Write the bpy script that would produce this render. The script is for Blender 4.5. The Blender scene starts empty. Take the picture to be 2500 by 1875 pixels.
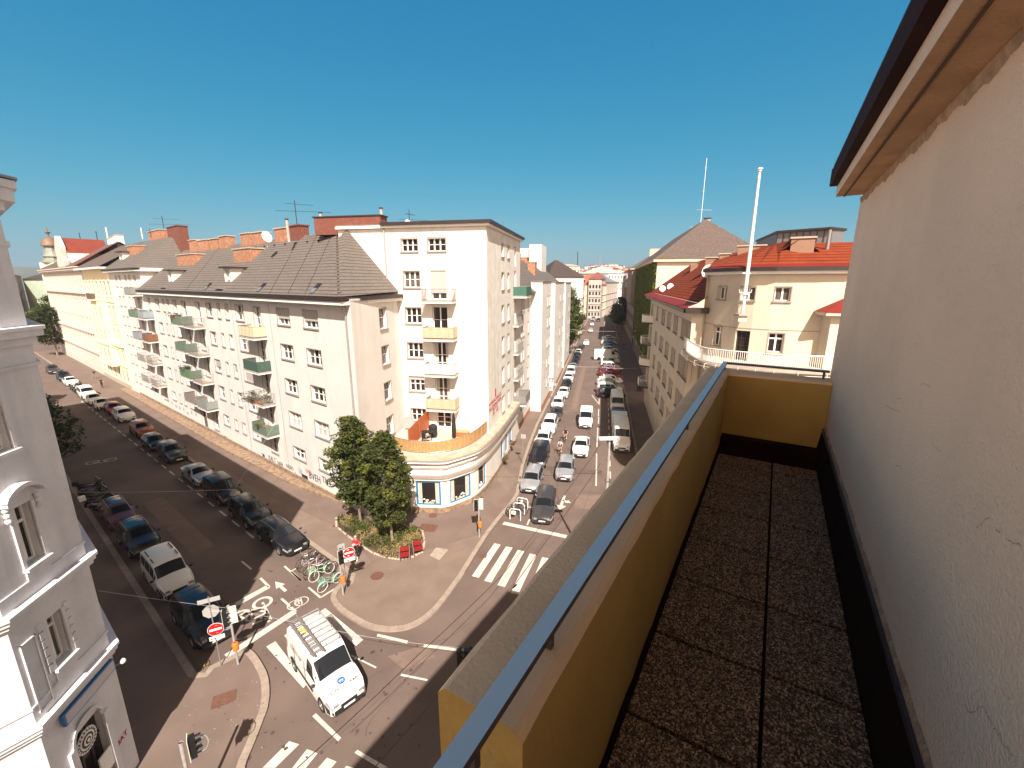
import bpy, math, random
from mathutils import Vector, Matrix
scene = bpy.context.scene
COL = scene.collection
random.seed(11)
PI = math.pi; R = math.radians

# ------------------------------------------------------------ camera, sky, sun, exposure
CAMH = 18.6; FPX = 1056.0; PITCH = R(13.3)
cam_d = bpy.data.cameras.new('camera'); cam = bpy.data.objects.new('camera', cam_d); COL.objects.link(cam)
cam.location = (0, 0, CAMH); cam.rotation_euler = (R(90) - PITCH, 0, 0)
cam_d.sensor_width = 36; cam_d.lens = FPX * 36 / 2500; cam_d.clip_start = .05; cam_d.clip_end = 9000
scene.camera = cam
scene.render.resolution_x = 1024; scene.render.resolution_y = 768
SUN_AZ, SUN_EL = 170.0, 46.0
FILL_TINT = (1.62, 1.24, .93)
SKYP = ((2.3, .072), (.72, 1.15), (.44, 2.15))
w = bpy.data.worlds.new('World'); scene.world = w; w.use_nodes = True
nt = w.node_tree; bg = nt.nodes['Background']
sky = nt.nodes.new('ShaderNodeTexSky'); sky.sky_type = 'NISHITA'; sky.sun_disc = False
sky.sun_elevation = R(SUN_EL); sky.sun_rotation = R(SUN_AZ); sky.air_density = 1.0; sky.dust_density = 1.6; sky.ozone_density = 2.5
sp_ = nt.nodes.new('ShaderNodeSeparateColor'); cb_ = nt.nodes.new('ShaderNodeCombineColor'); nt.links.new(sky.outputs[0], sp_.inputs[0])
gr_ = []
for i_, (e_, k_) in enumerate(SKYP):          # grade of the sky's own colour
    m1 = nt.nodes.new('ShaderNodeMath'); m1.operation = 'POWER'; m1.inputs[1].default_value = e_; nt.links.new(sp_.outputs[i_], m1.inputs[0])
    m2 = nt.nodes.new('ShaderNodeMath'); m2.operation = 'MULTIPLY'; m2.inputs[1].default_value = k_; nt.links.new(m1.outputs[0], m2.inputs[0]); gr_.append(m2.outputs[0])
m3 = nt.nodes.new('ShaderNodeMath'); m3.operation = 'MULTIPLY'; m3.inputs[1].default_value = 1.3; nt.links.new(gr_[1], m3.inputs[0])
m4 = nt.nodes.new('ShaderNodeMath'); m4.operation = 'MINIMUM'; nt.links.new(gr_[0], m4.inputs[0]); nt.links.new(m3.outputs[0], m4.inputs[1])
for i_, o_ in enumerate((m4.outputs[0], gr_[1], gr_[2])): nt.links.new(o_, cb_.inputs[i_])
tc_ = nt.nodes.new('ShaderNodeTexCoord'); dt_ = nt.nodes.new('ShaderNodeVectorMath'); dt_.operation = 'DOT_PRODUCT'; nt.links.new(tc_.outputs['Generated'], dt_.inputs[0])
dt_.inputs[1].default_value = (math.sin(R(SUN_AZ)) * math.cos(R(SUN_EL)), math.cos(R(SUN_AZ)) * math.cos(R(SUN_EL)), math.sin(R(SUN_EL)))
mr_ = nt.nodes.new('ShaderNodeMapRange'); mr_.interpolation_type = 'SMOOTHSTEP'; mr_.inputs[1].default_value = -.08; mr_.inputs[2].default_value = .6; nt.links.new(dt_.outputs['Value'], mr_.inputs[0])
bw_ = nt.nodes.new('ShaderNodeRGBToBW'); nt.links.new(sky.outputs[0], bw_.inputs[0]); vm_ = nt.nodes.new('ShaderNodeVectorMath'); vm_.operation = 'SCALE'; vm_.inputs[0].default_value = FILL_TINT; nt.links.new(bw_.outputs[0], vm_.inputs['Scale'])
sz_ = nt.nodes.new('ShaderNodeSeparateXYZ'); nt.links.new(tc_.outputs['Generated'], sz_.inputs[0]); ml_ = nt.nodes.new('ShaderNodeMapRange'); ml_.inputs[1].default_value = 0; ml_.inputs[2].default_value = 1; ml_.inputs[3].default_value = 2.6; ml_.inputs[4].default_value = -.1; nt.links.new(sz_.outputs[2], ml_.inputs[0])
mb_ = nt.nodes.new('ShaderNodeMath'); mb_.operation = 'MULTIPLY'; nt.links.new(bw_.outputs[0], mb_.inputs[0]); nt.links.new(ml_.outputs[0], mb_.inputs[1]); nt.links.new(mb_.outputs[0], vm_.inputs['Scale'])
mx_ = nt.nodes.new('ShaderNodeMix'); mx_.data_type = 'RGBA'; nt.links.new(mr_.outputs[0], mx_.inputs[0]); nt.links.new(cb_.outputs[0], mx_.inputs[6]); nt.links.new(vm_.outputs[0], mx_.inputs[7])   # warm fill added to the unseen sun-side sky, strongest low, lighting the balcony
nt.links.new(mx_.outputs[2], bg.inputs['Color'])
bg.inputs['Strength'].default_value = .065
sl = bpy.data.lights.new('sun', 'SUN'); so = bpy.data.objects.new('sun', sl); COL.objects.link(so)
sl.energy = 5.0; sl.angle = R(.5); sl.color = (1, .93, .84)
ld = Vector((math.sin(R(SUN_AZ - 180)) * math.cos(R(SUN_EL)), math.cos(R(SUN_AZ - 180)) * math.cos(R(SUN_EL)), -math.sin(R(SUN_EL))))
so.rotation_euler = ld.to_track_quat('-Z', 'Y').to_euler(); so.location = (0, -40, 80)
vs = scene.view_settings; vs.view_transform = 'Standard'; vs.look = 'None'; vs.gamma = 1; vs.exposure = 1.0

# ------------------------------------------------------------ survey helpers (metres; photograph rays met with real planes)
_c, _s = math.cos(PITCH), math.sin(PITCH)
def ray(x, y):
    u = (x - 1250) / FPX; v = (y - 937.5) / FPX
    return Vector((u, _c - v * _s, -_s - v * _c))
def G(x, y, z=0.0):
    r = ray(x, y); t = (z - CAMH) / r.z
    return Vector((r.x * t, r.y * t, z))
def AT(x, y, D):
    r = ray(x, y); t = D / r.y; return Vector((r.x * t, D, CAMH + r.z * t))
def vec(a): return Vector((math.sin(R(a)), math.cos(R(a)), 0))
class Fr:
    """vertical plane: direction az, offset to the right of it; outward side +1 = right, -1 = left"""
    def __init__(s, az, off, side):
        s.az = az; s.d = vec(az); s.n = Vector((s.d.y, -s.d.x, 0)); s.off = off; s.o = s.n * side
        s.rot = math.atan2(s.o.y, s.o.x) - PI / 2
    def p(s, t, out=0, z=0): v = s.d * t + s.n * s.off + s.o * out; return Vector((v.x, v.y, z))
    def hit(s, x, y):
        r = ray(x, y); t = s.off / r.dot(s.n); q = r * t; return q.dot(s.d), CAMH + q.z
    @staticmethod
    def thru(p, q, side):
        d = q - p; f = Fr(math.degrees(math.atan2(d.x, d.y)), 0, side); f.off = p.dot(f.n); return f
FA = Fr(-52.6, 18.0, -1)            # street facade of the long white house on the left street
def PA(a, r, z=0): v = FA.d * a + FA.n * r; return Vector((v.x, v.y, z))
FBd = vec(11.8); FBn = Vector((FBd.y, -FBd.x, 0))
def PB(b, n, z=0): v = FBd * b + FBn * n; return Vector((v.x, v.y, z))
FCd = vec(31.1); FCn = Vector((FCd.y, -FCd.x, 0))
def PC(c, n, z=0): v = FCd * c + FCn * n; return Vector((v.x, v.y, z))

# ------------------------------------------------------------ materials
MATS = {}
def M(name, col, rough=.8, var=0, scale=2.0, bump=0, bscale=25, metal=0, col2=None, spec=.5, rows=None, brick=None, transl=0, streak=0, coat=0, detail=4):
    if name in MATS: return MATS[name]
    m = bpy.data.materials.new(name); m.use_nodes = True; n = m.node_tree; L = n.links; P = n.nodes['Principled BSDF']
    P.inputs['Roughness'].default_value = rough; P.inputs['Metallic'].default_value = metal
    P.inputs['Specular IOR Level'].default_value = spec; P.inputs['Coat Weight'].default_value = coat
    P.inputs['Coat Roughness'].default_value = .05
    base = col if len(col) == 4 else (*col, 1); P.inputs['Base Color'].default_value = base
    geo = n.nodes.new('ShaderNodeNewGeometry'); out = None
    def noise(sc, det=detail, vecsock=None):
        t = n.nodes.new('ShaderNodeTexNoise'); t.inputs['Scale'].default_value = sc; t.inputs['Detail'].default_value = det
        L.new(vecsock or geo.outputs['Position'], t.inputs['Vector']); return t
    def mix(a, b, fac, mode='MIX'):
        x = n.nodes.new('ShaderNodeMix'); x.data_type = 'RGBA'; x.blend_type = mode
        for sock, v in ((x.inputs[6], a), (x.inputs[7], b), (x.inputs[0], fac)):
            if isinstance(v, (int, float)): sock.default_value = v
            elif isinstance(v, (tuple, list)): sock.default_value = v if len(v) == 4 else (*v, 1)
            else: L.new(v, sock)
        return x.outputs[2]
    def mth(op, a, b=None, c=None):
        x = n.nodes.new('ShaderNodeMath'); x.operation = op
        for i, v in enumerate((a, b, c)):
            if v is None: continue
            if isinstance(v, (int, float)): x.inputs[i].default_value = v
            else: L.new(v, x.inputs[i])
        return x.outputs[0]
    def ramp(f, a, b):
        x = n.nodes.new('ShaderNodeMapRange'); x.inputs[1].default_value = a; x.inputs[2].default_value = b; L.new(f, x.inputs[0]); return x.outputs[0]
    cur = base
    if var or col2:
        t = noise(scale); f = ramp(t.outputs[0], .35, .65)
        c2 = col2 or tuple(c * (1 - var) for c in base[:3])
        cur = mix(base, (*c2[:3], 1), f)
    if streak:
        mp = n.nodes.new('ShaderNodeMapping'); mp.inputs['Scale'].default_value = (1, 1, .12); L.new(geo.outputs['Position'], mp.inputs['Vector'])
        t = noise(1.6, 6, mp.outputs[0]); f = mth('MULTIPLY', ramp(t.outputs[0], .52, .72), streak)
        cur = mix(cur, tuple(c * .55 for c in base[:3]), f)
        t = noise(9, 5); f = mth('MULTIPLY', ramp(t.outputs[0], .6, .66), streak * .7)
        cur = mix(cur, tuple(c * .6 for c in base[:3]), f)
    if rows:                                        # tile courses: one step every «rows» metres of height
        sp = n.nodes.new('ShaderNodeSeparateXYZ'); L.new(geo.outputs['Position'], sp.inputs[0])
        fr = mth('FRACT', mth('DIVIDE', sp.outputs[2], rows))
        f = mth('LESS_THAN', fr, .24)
        cur = mix(cur, tuple(c * .22 for c in base[:3]), mth('MULTIPLY', f, .9))
        t = n.nodes.new('ShaderNodeTexWhiteNoise'); t.noise_dimensions = '4D'
        mp = n.nodes.new('ShaderNodeVectorMath'); mp.operation = 'SNAP'; mp.inputs[1].default_value = (.3, .3, 50); L.new(geo.outputs['Position'], mp.inputs[0])
        L.new(mp.outputs[0], t.inputs['Vector']); L.new(mth('FLOOR', mth('DIVIDE', sp.outputs[2], rows)), t.inputs['W'])
        cur = mix(cur, tuple(c * .62 for c in base[:3]), mth('MULTIPLY', t.outputs[0], .45))
        bp = n.nodes.new('ShaderNodeBump'); bp.inputs['Strength'].default_value = .6; bp.inputs['Distance'].default_value = .05
        L.new(fr, bp.inputs['Height']); L.new(bp.outputs[0], P.inputs['Normal'])
    if brick:
        sp = n.nodes.new('ShaderNodeSeparateXYZ'); L.new(geo.outputs['Position'], sp.inputs[0])
        cb = n.nodes.new('ShaderNodeCombineXYZ'); L.new(mth('ADD', mth('MULTIPLY', sp.outputs[0], .95), mth('MULTIPLY', sp.outputs[1], -.35)), cb.inputs[0]); L.new(sp.outputs[2], cb.inputs[1])
        bt = n.nodes.new('ShaderNodeTexBrick'); bt.inputs['Scale'].default_value = brick[0]; L.new(cb.outputs[0], bt.inputs['Vector'])
        bt.inputs['Color1'].default_value = (*base[:3], 1); bt.inputs['Color2'].default_value = (*(c * .6 for c in base[:3]), 1); bt.inputs['Mortar'].default_value = (*brick[1], 1)
        bt.inputs['Mortar Size'].default_value = .03
        cur = mix(bt.outputs[0], cur, .3)
        t = noise(3); cur = mix(cur, (.45, .36, .28), mth('MULTIPLY', ramp(t.outputs[0], .5, .62), brick[2]))
    if not isinstance(cur, tuple): L.new(cur, P.inputs['Base Color'])
    if bump and not rows:
        t = noise(bscale, 6); bp = n.nodes.new('ShaderNodeBump'); bp.inputs['Strength'].default_value = bump; bp.inputs['Distance'].default_value = .02
        L.new(t.outputs[0], bp.inputs['Height']); L.new(bp.outputs[0], P.inputs['Normal'])
    if transl:
        tr = n.nodes.new('ShaderNodeBsdfTranslucent'); tr.inputs[0].default_value = (base[0] * 1.6, base[1] * 1.7, base[2] * .6, 1)
        ms = n.nodes.new('ShaderNodeMixShader'); ms.inputs[0].default_value = transl
        L.new(P.outputs[0], ms.inputs[1]); L.new(tr.outputs[0], ms.inputs[2]); L.new(ms.outputs[0], n.nodes['Material Output'].inputs[0])
    MATS[name] = m; return m

white = M('white_render', (.67, .62, .575), .9, .09, .5, .4, 14, streak=.2)
white_old = M('white_render_weathered', (.70, .65, .59), .9, .16, 1.1, .4, 14, streak=.35)
white_trim = M('white_trim', (.80, .75, .68), .8, .06, 2)
sill_m = M('sill_render', (.30, .25, .215), .8, .15, 3)
cream = M('cream_render', (.60, .51, .40), .9, .1, .6, .4, 16, streak=.18)
yellow = M('yellow_render', (.80, .69, .47), .9, .08, .6, .2, 14, streak=.12)
ochre = M('ochre_render', (.55, .34, .095), .9, .12, 2.5, .35, 45)
beige_cap = M('beige_render', (.88, .62, .39), .9, .10, 3, .3, 70)
rough_beige = M('rough_beige_render', (.88, .645, .48), .95, .10, 1.2, .7, 90, streak=.1)
bluewhite = M('grey_white_render', (.70, .68, .69), .9, .12, .9, .3, 20, streak=.3)
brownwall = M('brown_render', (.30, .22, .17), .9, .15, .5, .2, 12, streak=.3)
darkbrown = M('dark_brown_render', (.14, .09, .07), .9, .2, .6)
paleyel = M('pale_green_render', (.46, .54, .42), .9, .1, .6)
peach = M('peach_render', (.75, .52, .36), .9, .1, .6)
redwall = M('red_painted_wall', (.55, .2, .13), .9, .4, .25, col2=(.62, .42, .33))
frame_w = M('white_frame', (.80, .76, .70), .45)
frame_b = M('blue_frame', (.02, .17, .34), .4)
frame_g = M('brown_grey_frame', (.30, .25, .22), .6)  # brown-grey frame colour for the side-face windows
frame_d = M('dark_brown_frame', (.045, .03, .025), .5)
glass = M('window_glass', (.022, .017, .016), .04, spec=.55)
glass2 = M('curtained_glass', (.12, .10, .085), .08, .5, 2.5, spec=.6)
curtain = M('curtain_cloth', (.55, .47, .40), .9, .25, 6)
blind = M('roller_blind', (.42, .38, .35), .7, .05, 3)
gtile = M('grey_roof_tiles', (.15, .122, .104), .75, .08, .8, rows=.26)
gtile2 = M('dark_roof_tiles', (.065, .042, .036), .8, .1, .6, rows=.26)
btile = M('brown_roof_tiles', (.145, .10, .082), .9, .3, 3, rows=.2, col2=(.09, .065, .055))
rtile = M('red_roof_tiles', (.26, .045, .014), .9, .2, .7, spec=.15, rows=.24)
rmetal = M('red_sheet_roof', (.20, .018, .012), .6, .15, 1.5, spec=.2)
dmetal = M('dark_gutter_metal', (.03, .018, .016), .45, .3, 3)
zinc = M('zinc_sheet', (.30, .28, .27), .4, .15, 2, metal=.5)
concrete = M('concrete', (.42, .35, .29), .9, .15, 2, .2, 20)
brick_o = M('orange_brick', (.34, .11, .045), .9, brick=(3.4, (.42, .3, .2), .3))
brick_r = M('red_brick', (.13, .024, .014), .9, brick=(4.2, (.3, .14, .1), .05))
stone = M('rubble_stone', (.33, .22, .14), .9, .5, 2.6, .6, 5, col2=(.17, .11, .075))
asph = M('asphalt', (.148, .102, .083), .9, .22, .35, .25, 60, detail=8)
asph2 = M('pavement_asphalt', (.18, .124, .10), .9, .2, .5, .25, 60, detail=8)
pale_pave = M('concrete_pavement', (.205, .142, .108), .9, .16, .7, .25, 50, detail=8)
kerb_m = M('granite_kerb', (.33, .255, .20), .85, .2, 3, .2, 30)
paint = M('road_paint', (.62, .54, .46), .8, .2, 2.2, detail=8)
dirt_m = M('soil', (.16, .11, .07), .95, .3, 3)
rust = M('rusty_iron_cover', (.16, .07, .045), .8, .3, 8)
steel = M('galvanised_steel', (.42, .40, .38), .4, .1, 6, metal=.6)
polem = M('grey_painted_pole', (.36, .33, .31), .5, .2, 6)
whitepole = M('white_painted_metal', (.78, .74, .68), .4)
black_p = M('black_plastic', (.012, .010, .010), .5)
blackrub = M('tyre_rubber', (.014, .012, .012), .8)
alu = M('brushed_aluminium', (.52, .52, .52), .3, metal=.9)
red_p = M('sign_red', (.55, .008, .012), .4)
white_p = M('sign_white', (.82, .80, .76), .4)
orange_p = M('orange_bin_plastic', (.85, .17, .03), .5)
signback = M('sign_back_grey', (.36, .34, .33), .5)
green_r = M('green_balcony_panel', (.13, .18, .13), .7, .15, 4)
grey_r = M('grey_balcony_panel', (.25, .26, .24), .7, .15, 4)
blue_r = M('bluish_balcony_glass', (.28, .32, .36), .3, .1, 3)
brown_r = M('brown_balcony_cloth', (.22, .09, .045), .8, .2, 4)
bamboo = M('bamboo_mat', (.47, .27, .105), .8, .35, 9, col2=(.33, .17, .06))
bamboo_p = M('pale_reed_mat', (.58, .42, .28), .8, .3, 12)
clothm = M('white_balcony_cloth', (.74, .70, .64), .8, .06, 2)
stripes = M('beige_striped_cloth', (.66, .50, .34), .8, .12, 3)
wood_o = M('orange_wood', (.55, .135, .035), .6, .25, 5)
deck = M('wood_deck', (.58, .49, .39), .8, .15, 4)
leaf = M('leaves', (.056, .070, .011), .6, .5, 1.3, col2=(.045, .055, .010), transl=.25)
leaf2 = M('dark_leaves', (.05, .06, .012), .6, .5, 1.3, col2=(.02, .028, .008), transl=.2)
leaf_y = M('bright_leaves', (.13, .14, .020), .6, .5, 1.2, col2=(.09, .10, .02), transl=.25)
ivy_m = M('ivy_leaves', (.16, .17, .022), .6, .5, .8, col2=(.06, .075, .012), transl=.25)
drygrass = M('dry_grass', (.36, .26, .11), .9, .4, 3, transl=.2)
bark = M('bark', (.26, .19, .14), .95, .3, 6, .5, 12)
skin = M('skin', (.48, .25, .16), .6)
hair_g = M('grey_hair', (.35, .32, .3), .8)
hair_d = M('dark_hair', (.03, .02, .015), .8)
def cloth(name, c): return M(name, c, .85, .12, 12)

# ------------------------------------------------------------ mesh helpers
class MB:
    def __init__(s): s.v = []; s.f = []; s.m = []; s.mats = []
    def mi(s, m):
        if m not in s.mats: s.mats.append(m)
        return s.mats.index(m)
    def face(s, pts, m):
        i = len(s.v); s.v += [tuple(p) for p in pts]; s.f.append(tuple(range(i, i + len(pts)))); s.m.append(s.mi(m))
    def grid(s, rows, m, closed=False):
        i = len(s.v); n = len(rows[0]); k = s.mi(m)
        for r in rows: s.v += [tuple(p) for p in r]
        for a in range(len(rows) - 1):
            for b in range(n if closed else n - 1):
                c = (b + 1) % n; s.f.append((i + a * n + b, i + a * n + c, i + (a + 1) * n + c, i + (a + 1) * n + b)); s.m.append(k)
    def box(s, c, d, m, rz=0, ax=None):
        hx, hy, hz = d[0] / 2, d[1] / 2, d[2] / 2; cs, sn = math.cos(rz), math.sin(rz); i = len(s.v); k = s.mi(m)
        for z in (-hz, hz):
            for x, y in ((-hx, -hy), (hx, -hy), (hx, hy), (-hx, hy)):
                s.v.append((c[0] + x * cs - y * sn, c[1] + x * sn + y * cs, c[2] + z))
        for f in ((0, 3, 2, 1), (4, 5, 6, 7), (0, 1, 5, 4), (1, 2, 6, 5), (2, 3, 7, 6), (3, 0, 4, 7)):
            s.f.append(tuple(i + q for q in f)); s.m.append(k)
    def prism(s, poly, z0, z1, m, top=True, bot=True, mtop=None):
        n = len(poly); i = len(s.v); k = s.mi(m)
        area = sum(poly[j][0] * poly[(j + 1) % n][1] - poly[(j + 1) % n][0] * poly[j][1] for j in range(n))
        if area < 0: poly = poly[::-1]
        s.v += [(p[0], p[1], z0) for p in poly] + [(p[0], p[1], z1) for p in poly]
        for j in range(n): s.f.append((i + j, i + (j + 1) % n, i + n + (j + 1) % n, i + n + j)); s.m.append(k)
        if top: s.f.append(tuple(i + n + j for j in range(n))); s.m.append(s.mi(mtop or m))
        if bot: s.f.append(tuple(i + n - 1 - j for j in range(n))); s.m.append(k)
    def tube(s, pts, r, m, n=8, caps=True, r1=None):
        pts = [Vector(p) for p in pts]; rows = []
        up = None
        for j, p in enumerate(pts):
            t = (pts[min(j + 1, len(pts) - 1)] - pts[max(j - 1, 0)]).normalized()
            if up is None: up = Vector((0, 0, 1)) if abs(t.z) < .9 else Vector((1, 0, 0))
            a = t.cross(up).normalized(); b = a.cross(t).normalized(); up = b
            q = j / max(1, len(pts) - 1); rr = r if r1 is None else r + (r1 - r) * q
            rows.append([p + a * rr * math.cos(2 * PI * k / n) + b * rr * math.sin(2 * PI * k / n) for k in range(n)])
        s.grid(rows, m, True)
        if caps: s.face(rows[0][::-1], m); s.face(rows[-1], m)
    def lathe(s, prof, m, c=(0, 0, 0), n=16):
        s.grid([[(c[0] + r * math.cos(2 * PI * k / n), c[1] + r * math.sin(2 * PI * k / n), c[2] + z) for k in range(n)] for r, z in prof], m, True)
    def ball(s, c, d, m, n=10, k=7):
        s.grid([[(c[0] + d[0] * math.sin(PI * a / k) * math.cos(2 * PI * b / n), c[1] + d[1] * math.sin(PI * a / k) * math.sin(2 * PI * b / n), c[2] + d[2] * math.cos(PI * a / k)) for b in range(n)] for a in range(k, -1, -1)], m, True)
    def mesh(s, name, smooth=None, local=None):
        me = bpy.data.meshes.new(name)
        v = s.v if local is None else [tuple(local @ Vector(p)) for p in s.v]
        me.from_pydata(v, [], s.f)
        for m in s.mats: me.materials.append(m)
        me.polygons.foreach_set('material_index', s.m)
        if smooth is not None:
            me.polygons.foreach_set('use_smooth', [True] * len(me.polygons))
            me.set_sharp_from_angle(angle=R(smooth))
        me.update(); return me
def link(name, me, parent=None, loc=(0, 0, 0), rz=0):
    o = bpy.data.objects.new(name, me); COL.objects.link(o); o.location = loc; o.rotation_euler = (0, 0, rz)
    if parent: o.parent = parent
    return o
def tag(o, label=None, cat=None, group=None, kind=None):
    if label: o['label'] = label
    if cat: o['category'] = cat
    if group: o['group'] = group
    if kind: o['kind'] = kind
    return o
def struct(name, mb, smooth=None): return tag(link(name, mb.mesh(name, smooth)), kind='structure')
def thing(name, label, cat, loc=(0, 0, 0), rz=0, group=None):
    return tag(link(name, None, None, loc, rz), label, cat, group)
def part(name, mb, parent, smooth=None, world=True):
    """mesh part; vertices given in world metres when the thing's empty has no rotation"""
    o = link(name, mb.mesh(name, smooth, Matrix.Translation(-Vector(parent_origin(parent))) if world else None), parent)
    return o
def parent_origin(p):
    v = Vector((0, 0, 0))
    while p: v += Vector(p.location); p = p.parent
    return v
def solo(name, mb, label, cat, base=None, smooth=None, group=None):
    base = Vector(base) if base is not None else Vector((0, 0, 0))
    return tag(link(name, mb.mesh(name, smooth, Matrix.Translation(-base)), None, base), label, cat, group)
def copy_tree(o, parent=None):
    c = o.copy(); COL.objects.link(c)
    if parent: c.parent = parent; c.matrix_parent_inverse = o.matrix_parent_inverse
    for ch in CH.get(o.name, []): 
        k = copy_tree(ch, c); CH.setdefault(c.name, []).append(k)
    return c
CH = {}
def reg(root):
    """remember children so that copy_tree is quick"""
    CH[root.name] = [o for o in COL.objects if o.parent == root]
    for o in CH[root.name]: reg(o)
    return root
def text_mesh(txt, size, m, ext=.004):
    cu = bpy.data.curves.new('t', 'FONT'); cu.body = txt; cu.size = size; cu.extrude = ext; cu.align_x = 'CENTER'; cu.align_y = 'CENTER'; cu.resolution_u = 2
    o = bpy.data.objects.new('t', cu); COL.objects.link(o)
    me = bpy.data.meshes.new_from_object(o.evaluated_get(bpy.context.evaluated_depsgraph_get())); me.materials.clear(); me.materials.append(m)
    bpy.data.objects.remove(o); return me
# ------------------------------------------------------------ windows and facades
WIN = {}
def win_meshes(kind, w, h, fm=None, trim=True, gm=None):
    fm = fm or frame_w; key = (kind, round(w, 1), round(h, 1), fm.name, trim, gm and gm.name)
    if key in WIN: return WIN[key]
    w = round(w, 1); h = round(h, 1)
    b = MB(); y = -.25; d = .06; t = {'far': .05, 'plain': .13, 'n': .055}.get(kind, .065)
    if kind == 'plain': y = -.1
    if kind == 'far': y = -.03
    def bar(x, z, sx, sz, yy=y, dd=d, mm=fm): b.box((x, yy, z), (sx, dd, sz), mm)
    bar(-w / 2 + t / 2, h / 2, t, h); bar(w / 2 - t / 2, h / 2, t, h); bar(0, t / 2, w - 2 * t, t); bar(0, h - t / 2, w - 2 * t, t)
    if kind == 'v2': bar(0, h / 2, .11, h - 2 * t, y + .01)
    if kind in ('c3', 'c2', 'door', 'cross'):
        n = 3 if kind == 'c3' else 2
        for k in range(1, n): bar(-w / 2 + w * k / n, h / 2, .11, h - 2 * t, y + .01)
        if kind == 'cross': bar(0, h * .72, w - 2 * t, .09, y + .005)
        elif kind == 'door':
            bar(0, h * .56, w - 2 * t, .045, y + .005); bar(0, h * .28, w - 2 * t, .06, y + .005)
        else: bar(0, h * .5, w - 2 * t, .045, y + .005)
    if kind == 'n': bar(0, h * .55, w - 2 * t, .04, y + .005)
    if kind == 'grid':
        for k in (1, 2): bar(-w / 2 + w * k / 3, h / 2, .03, h - 2 * t, y + .005)
        for k in (1, 2, 3): bar(0, h * k / 4, w - 2 * t, .03, y + .007)
    if trim:
        b.box((0, .035, -.055), (w + .2, .13, .11), sill_m); 
        for sx in (-1, 1): b.box((sx * (w / 2 + .035), .006, h / 2), (.07, .02, h), sill_m)
        b.box((0, .006, h + .035), (w + .14, .02, .07), sill_m)
    p = MB(); p.face([(-w / 2 + t, y - .02, t), (w / 2 - t, y - .02, t), (w / 2 - t, y - .02, h - t), (-w / 2 + t, y - .02, h - t)], gm or glass)
    WIN[key] = (b.mesh('window_frame'), p.mesh('window_pane')); return WIN[key]
BL = {}
def put_window(parent, fr, s0, s1, z0, z1, kind='c2', fm=None, trim=True, gm=None, blindf=0, name='window', cur=False, out=0):
    if kind == 'none': return
    w, h = abs(s1 - s0), z1 - z0
    a, g = win_meshes(kind, w, h, fm, trim, gm)
    loc = fr.p((s0 + s1) / 2, out, z0) - parent_origin(parent)
    o = link(name, a, parent, loc, fr.rot); link('pane', g, o)
    if blindf:
        k = (round(w, 1), round(h, 1), round(blindf, 2))
        if k not in BL:
            b = MB(); b.box((0, -.1, h * (1 - blindf / 2)), (w - .04, .03, h * blindf), blind); BL[k] = b.mesh('roller_blind')
        link('roller_blind', BL[k], o)
    if cur:
        k = ('c', round(w, 1), round(h, 1), kind); yc = -.114 if kind == 'plain' else -.264
        if k not in BL:
            b = MB()
            for sx in (-1, 1):
                b.grid([[(sx * (w / 2 - .07 - (.2) * w * q / 6), yc + .004 * math.sin(q * 2.5), z) for q in range(7)] for z in (.08, h - .08)], curtain)
            BL[k] = b.mesh('curtain')
        link('curtain', BL[k], o)
    return o
def facade(mb, fr, s0, s1, z0, z1, ops, m, rev=.32):
    ss = sorted({s0, s1, *[o[0] for o in ops], *[o[1] for o in ops]}); zs = sorted({z0, z1, *[o[2] for o in ops], *[o[3] for o in ops]})
    ss = [s for s in ss if s0 - 1e-6 <= s <= s1 + 1e-6]; zs = [z for z in zs if z0 - 1e-6 <= z <= z1 + 1e-6]
    for i in range(len(ss) - 1):
        run = None
        for j in range(len(zs) - 1):
            cs, cz = (ss[i] + ss[i + 1]) / 2, (zs[j] + zs[j + 1]) / 2
            hole = any(o[0] < cs < o[1] and o[2] < cz < o[3] for o in ops)
            if not hole and run is None: run = zs[j]
            if run is not None and (hole or j == len(zs) - 2):
                top = zs[j] if hole else zs[j + 1]
                mb.face([fr.p(ss[i], 0, run), fr.p(ss[i + 1], 0, run), fr.p(ss[i + 1], 0, top), fr.p(ss[i], 0, top)], m); run = None
    for a, b, c, d in [o[:4] for o in ops]:
        for q in (((a, c), (b, c)), ((b, c), (b, d)), ((b, d), (a, d)), ((a, d), (a, c))):
            (x0, y0), (x1, y1) = q
            mb.face([fr.p(x0, 0, y0), fr.p(x1, 0, y1), fr.p(x1, -rev, y1), fr.p(x0, -rev, y0)], m)
def windows(parent, fr, ops, **kw):
    rw = random.Random(len(ops))
    for o in ops:
        k = dict(kw)
        if 'gm' not in k and rw.random() < .35: k['gm'] = glass2
        if 'gm' not in k and rw.random() < .12 and len(o) < 6: k['blindf'] = rw.choice((.25, .5))
        if len(o) > 5: k.update(o[5])
        put_window(parent, fr, o[0], o[1], o[2], o[3], o[4] if len(o) > 4 else 'c2', **k)
def strip(mb, fr, s0, s1, z0, z1, out, m, inn=-.05):
    """horizontal moulding standing proud of the wall"""
    q = [fr.p(s0, inn, 0), fr.p(s1, inn, 0), fr.p(s1, out, 0), fr.p(s0, out, 0)]; mb.prism(q, z0, z1, m)
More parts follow.
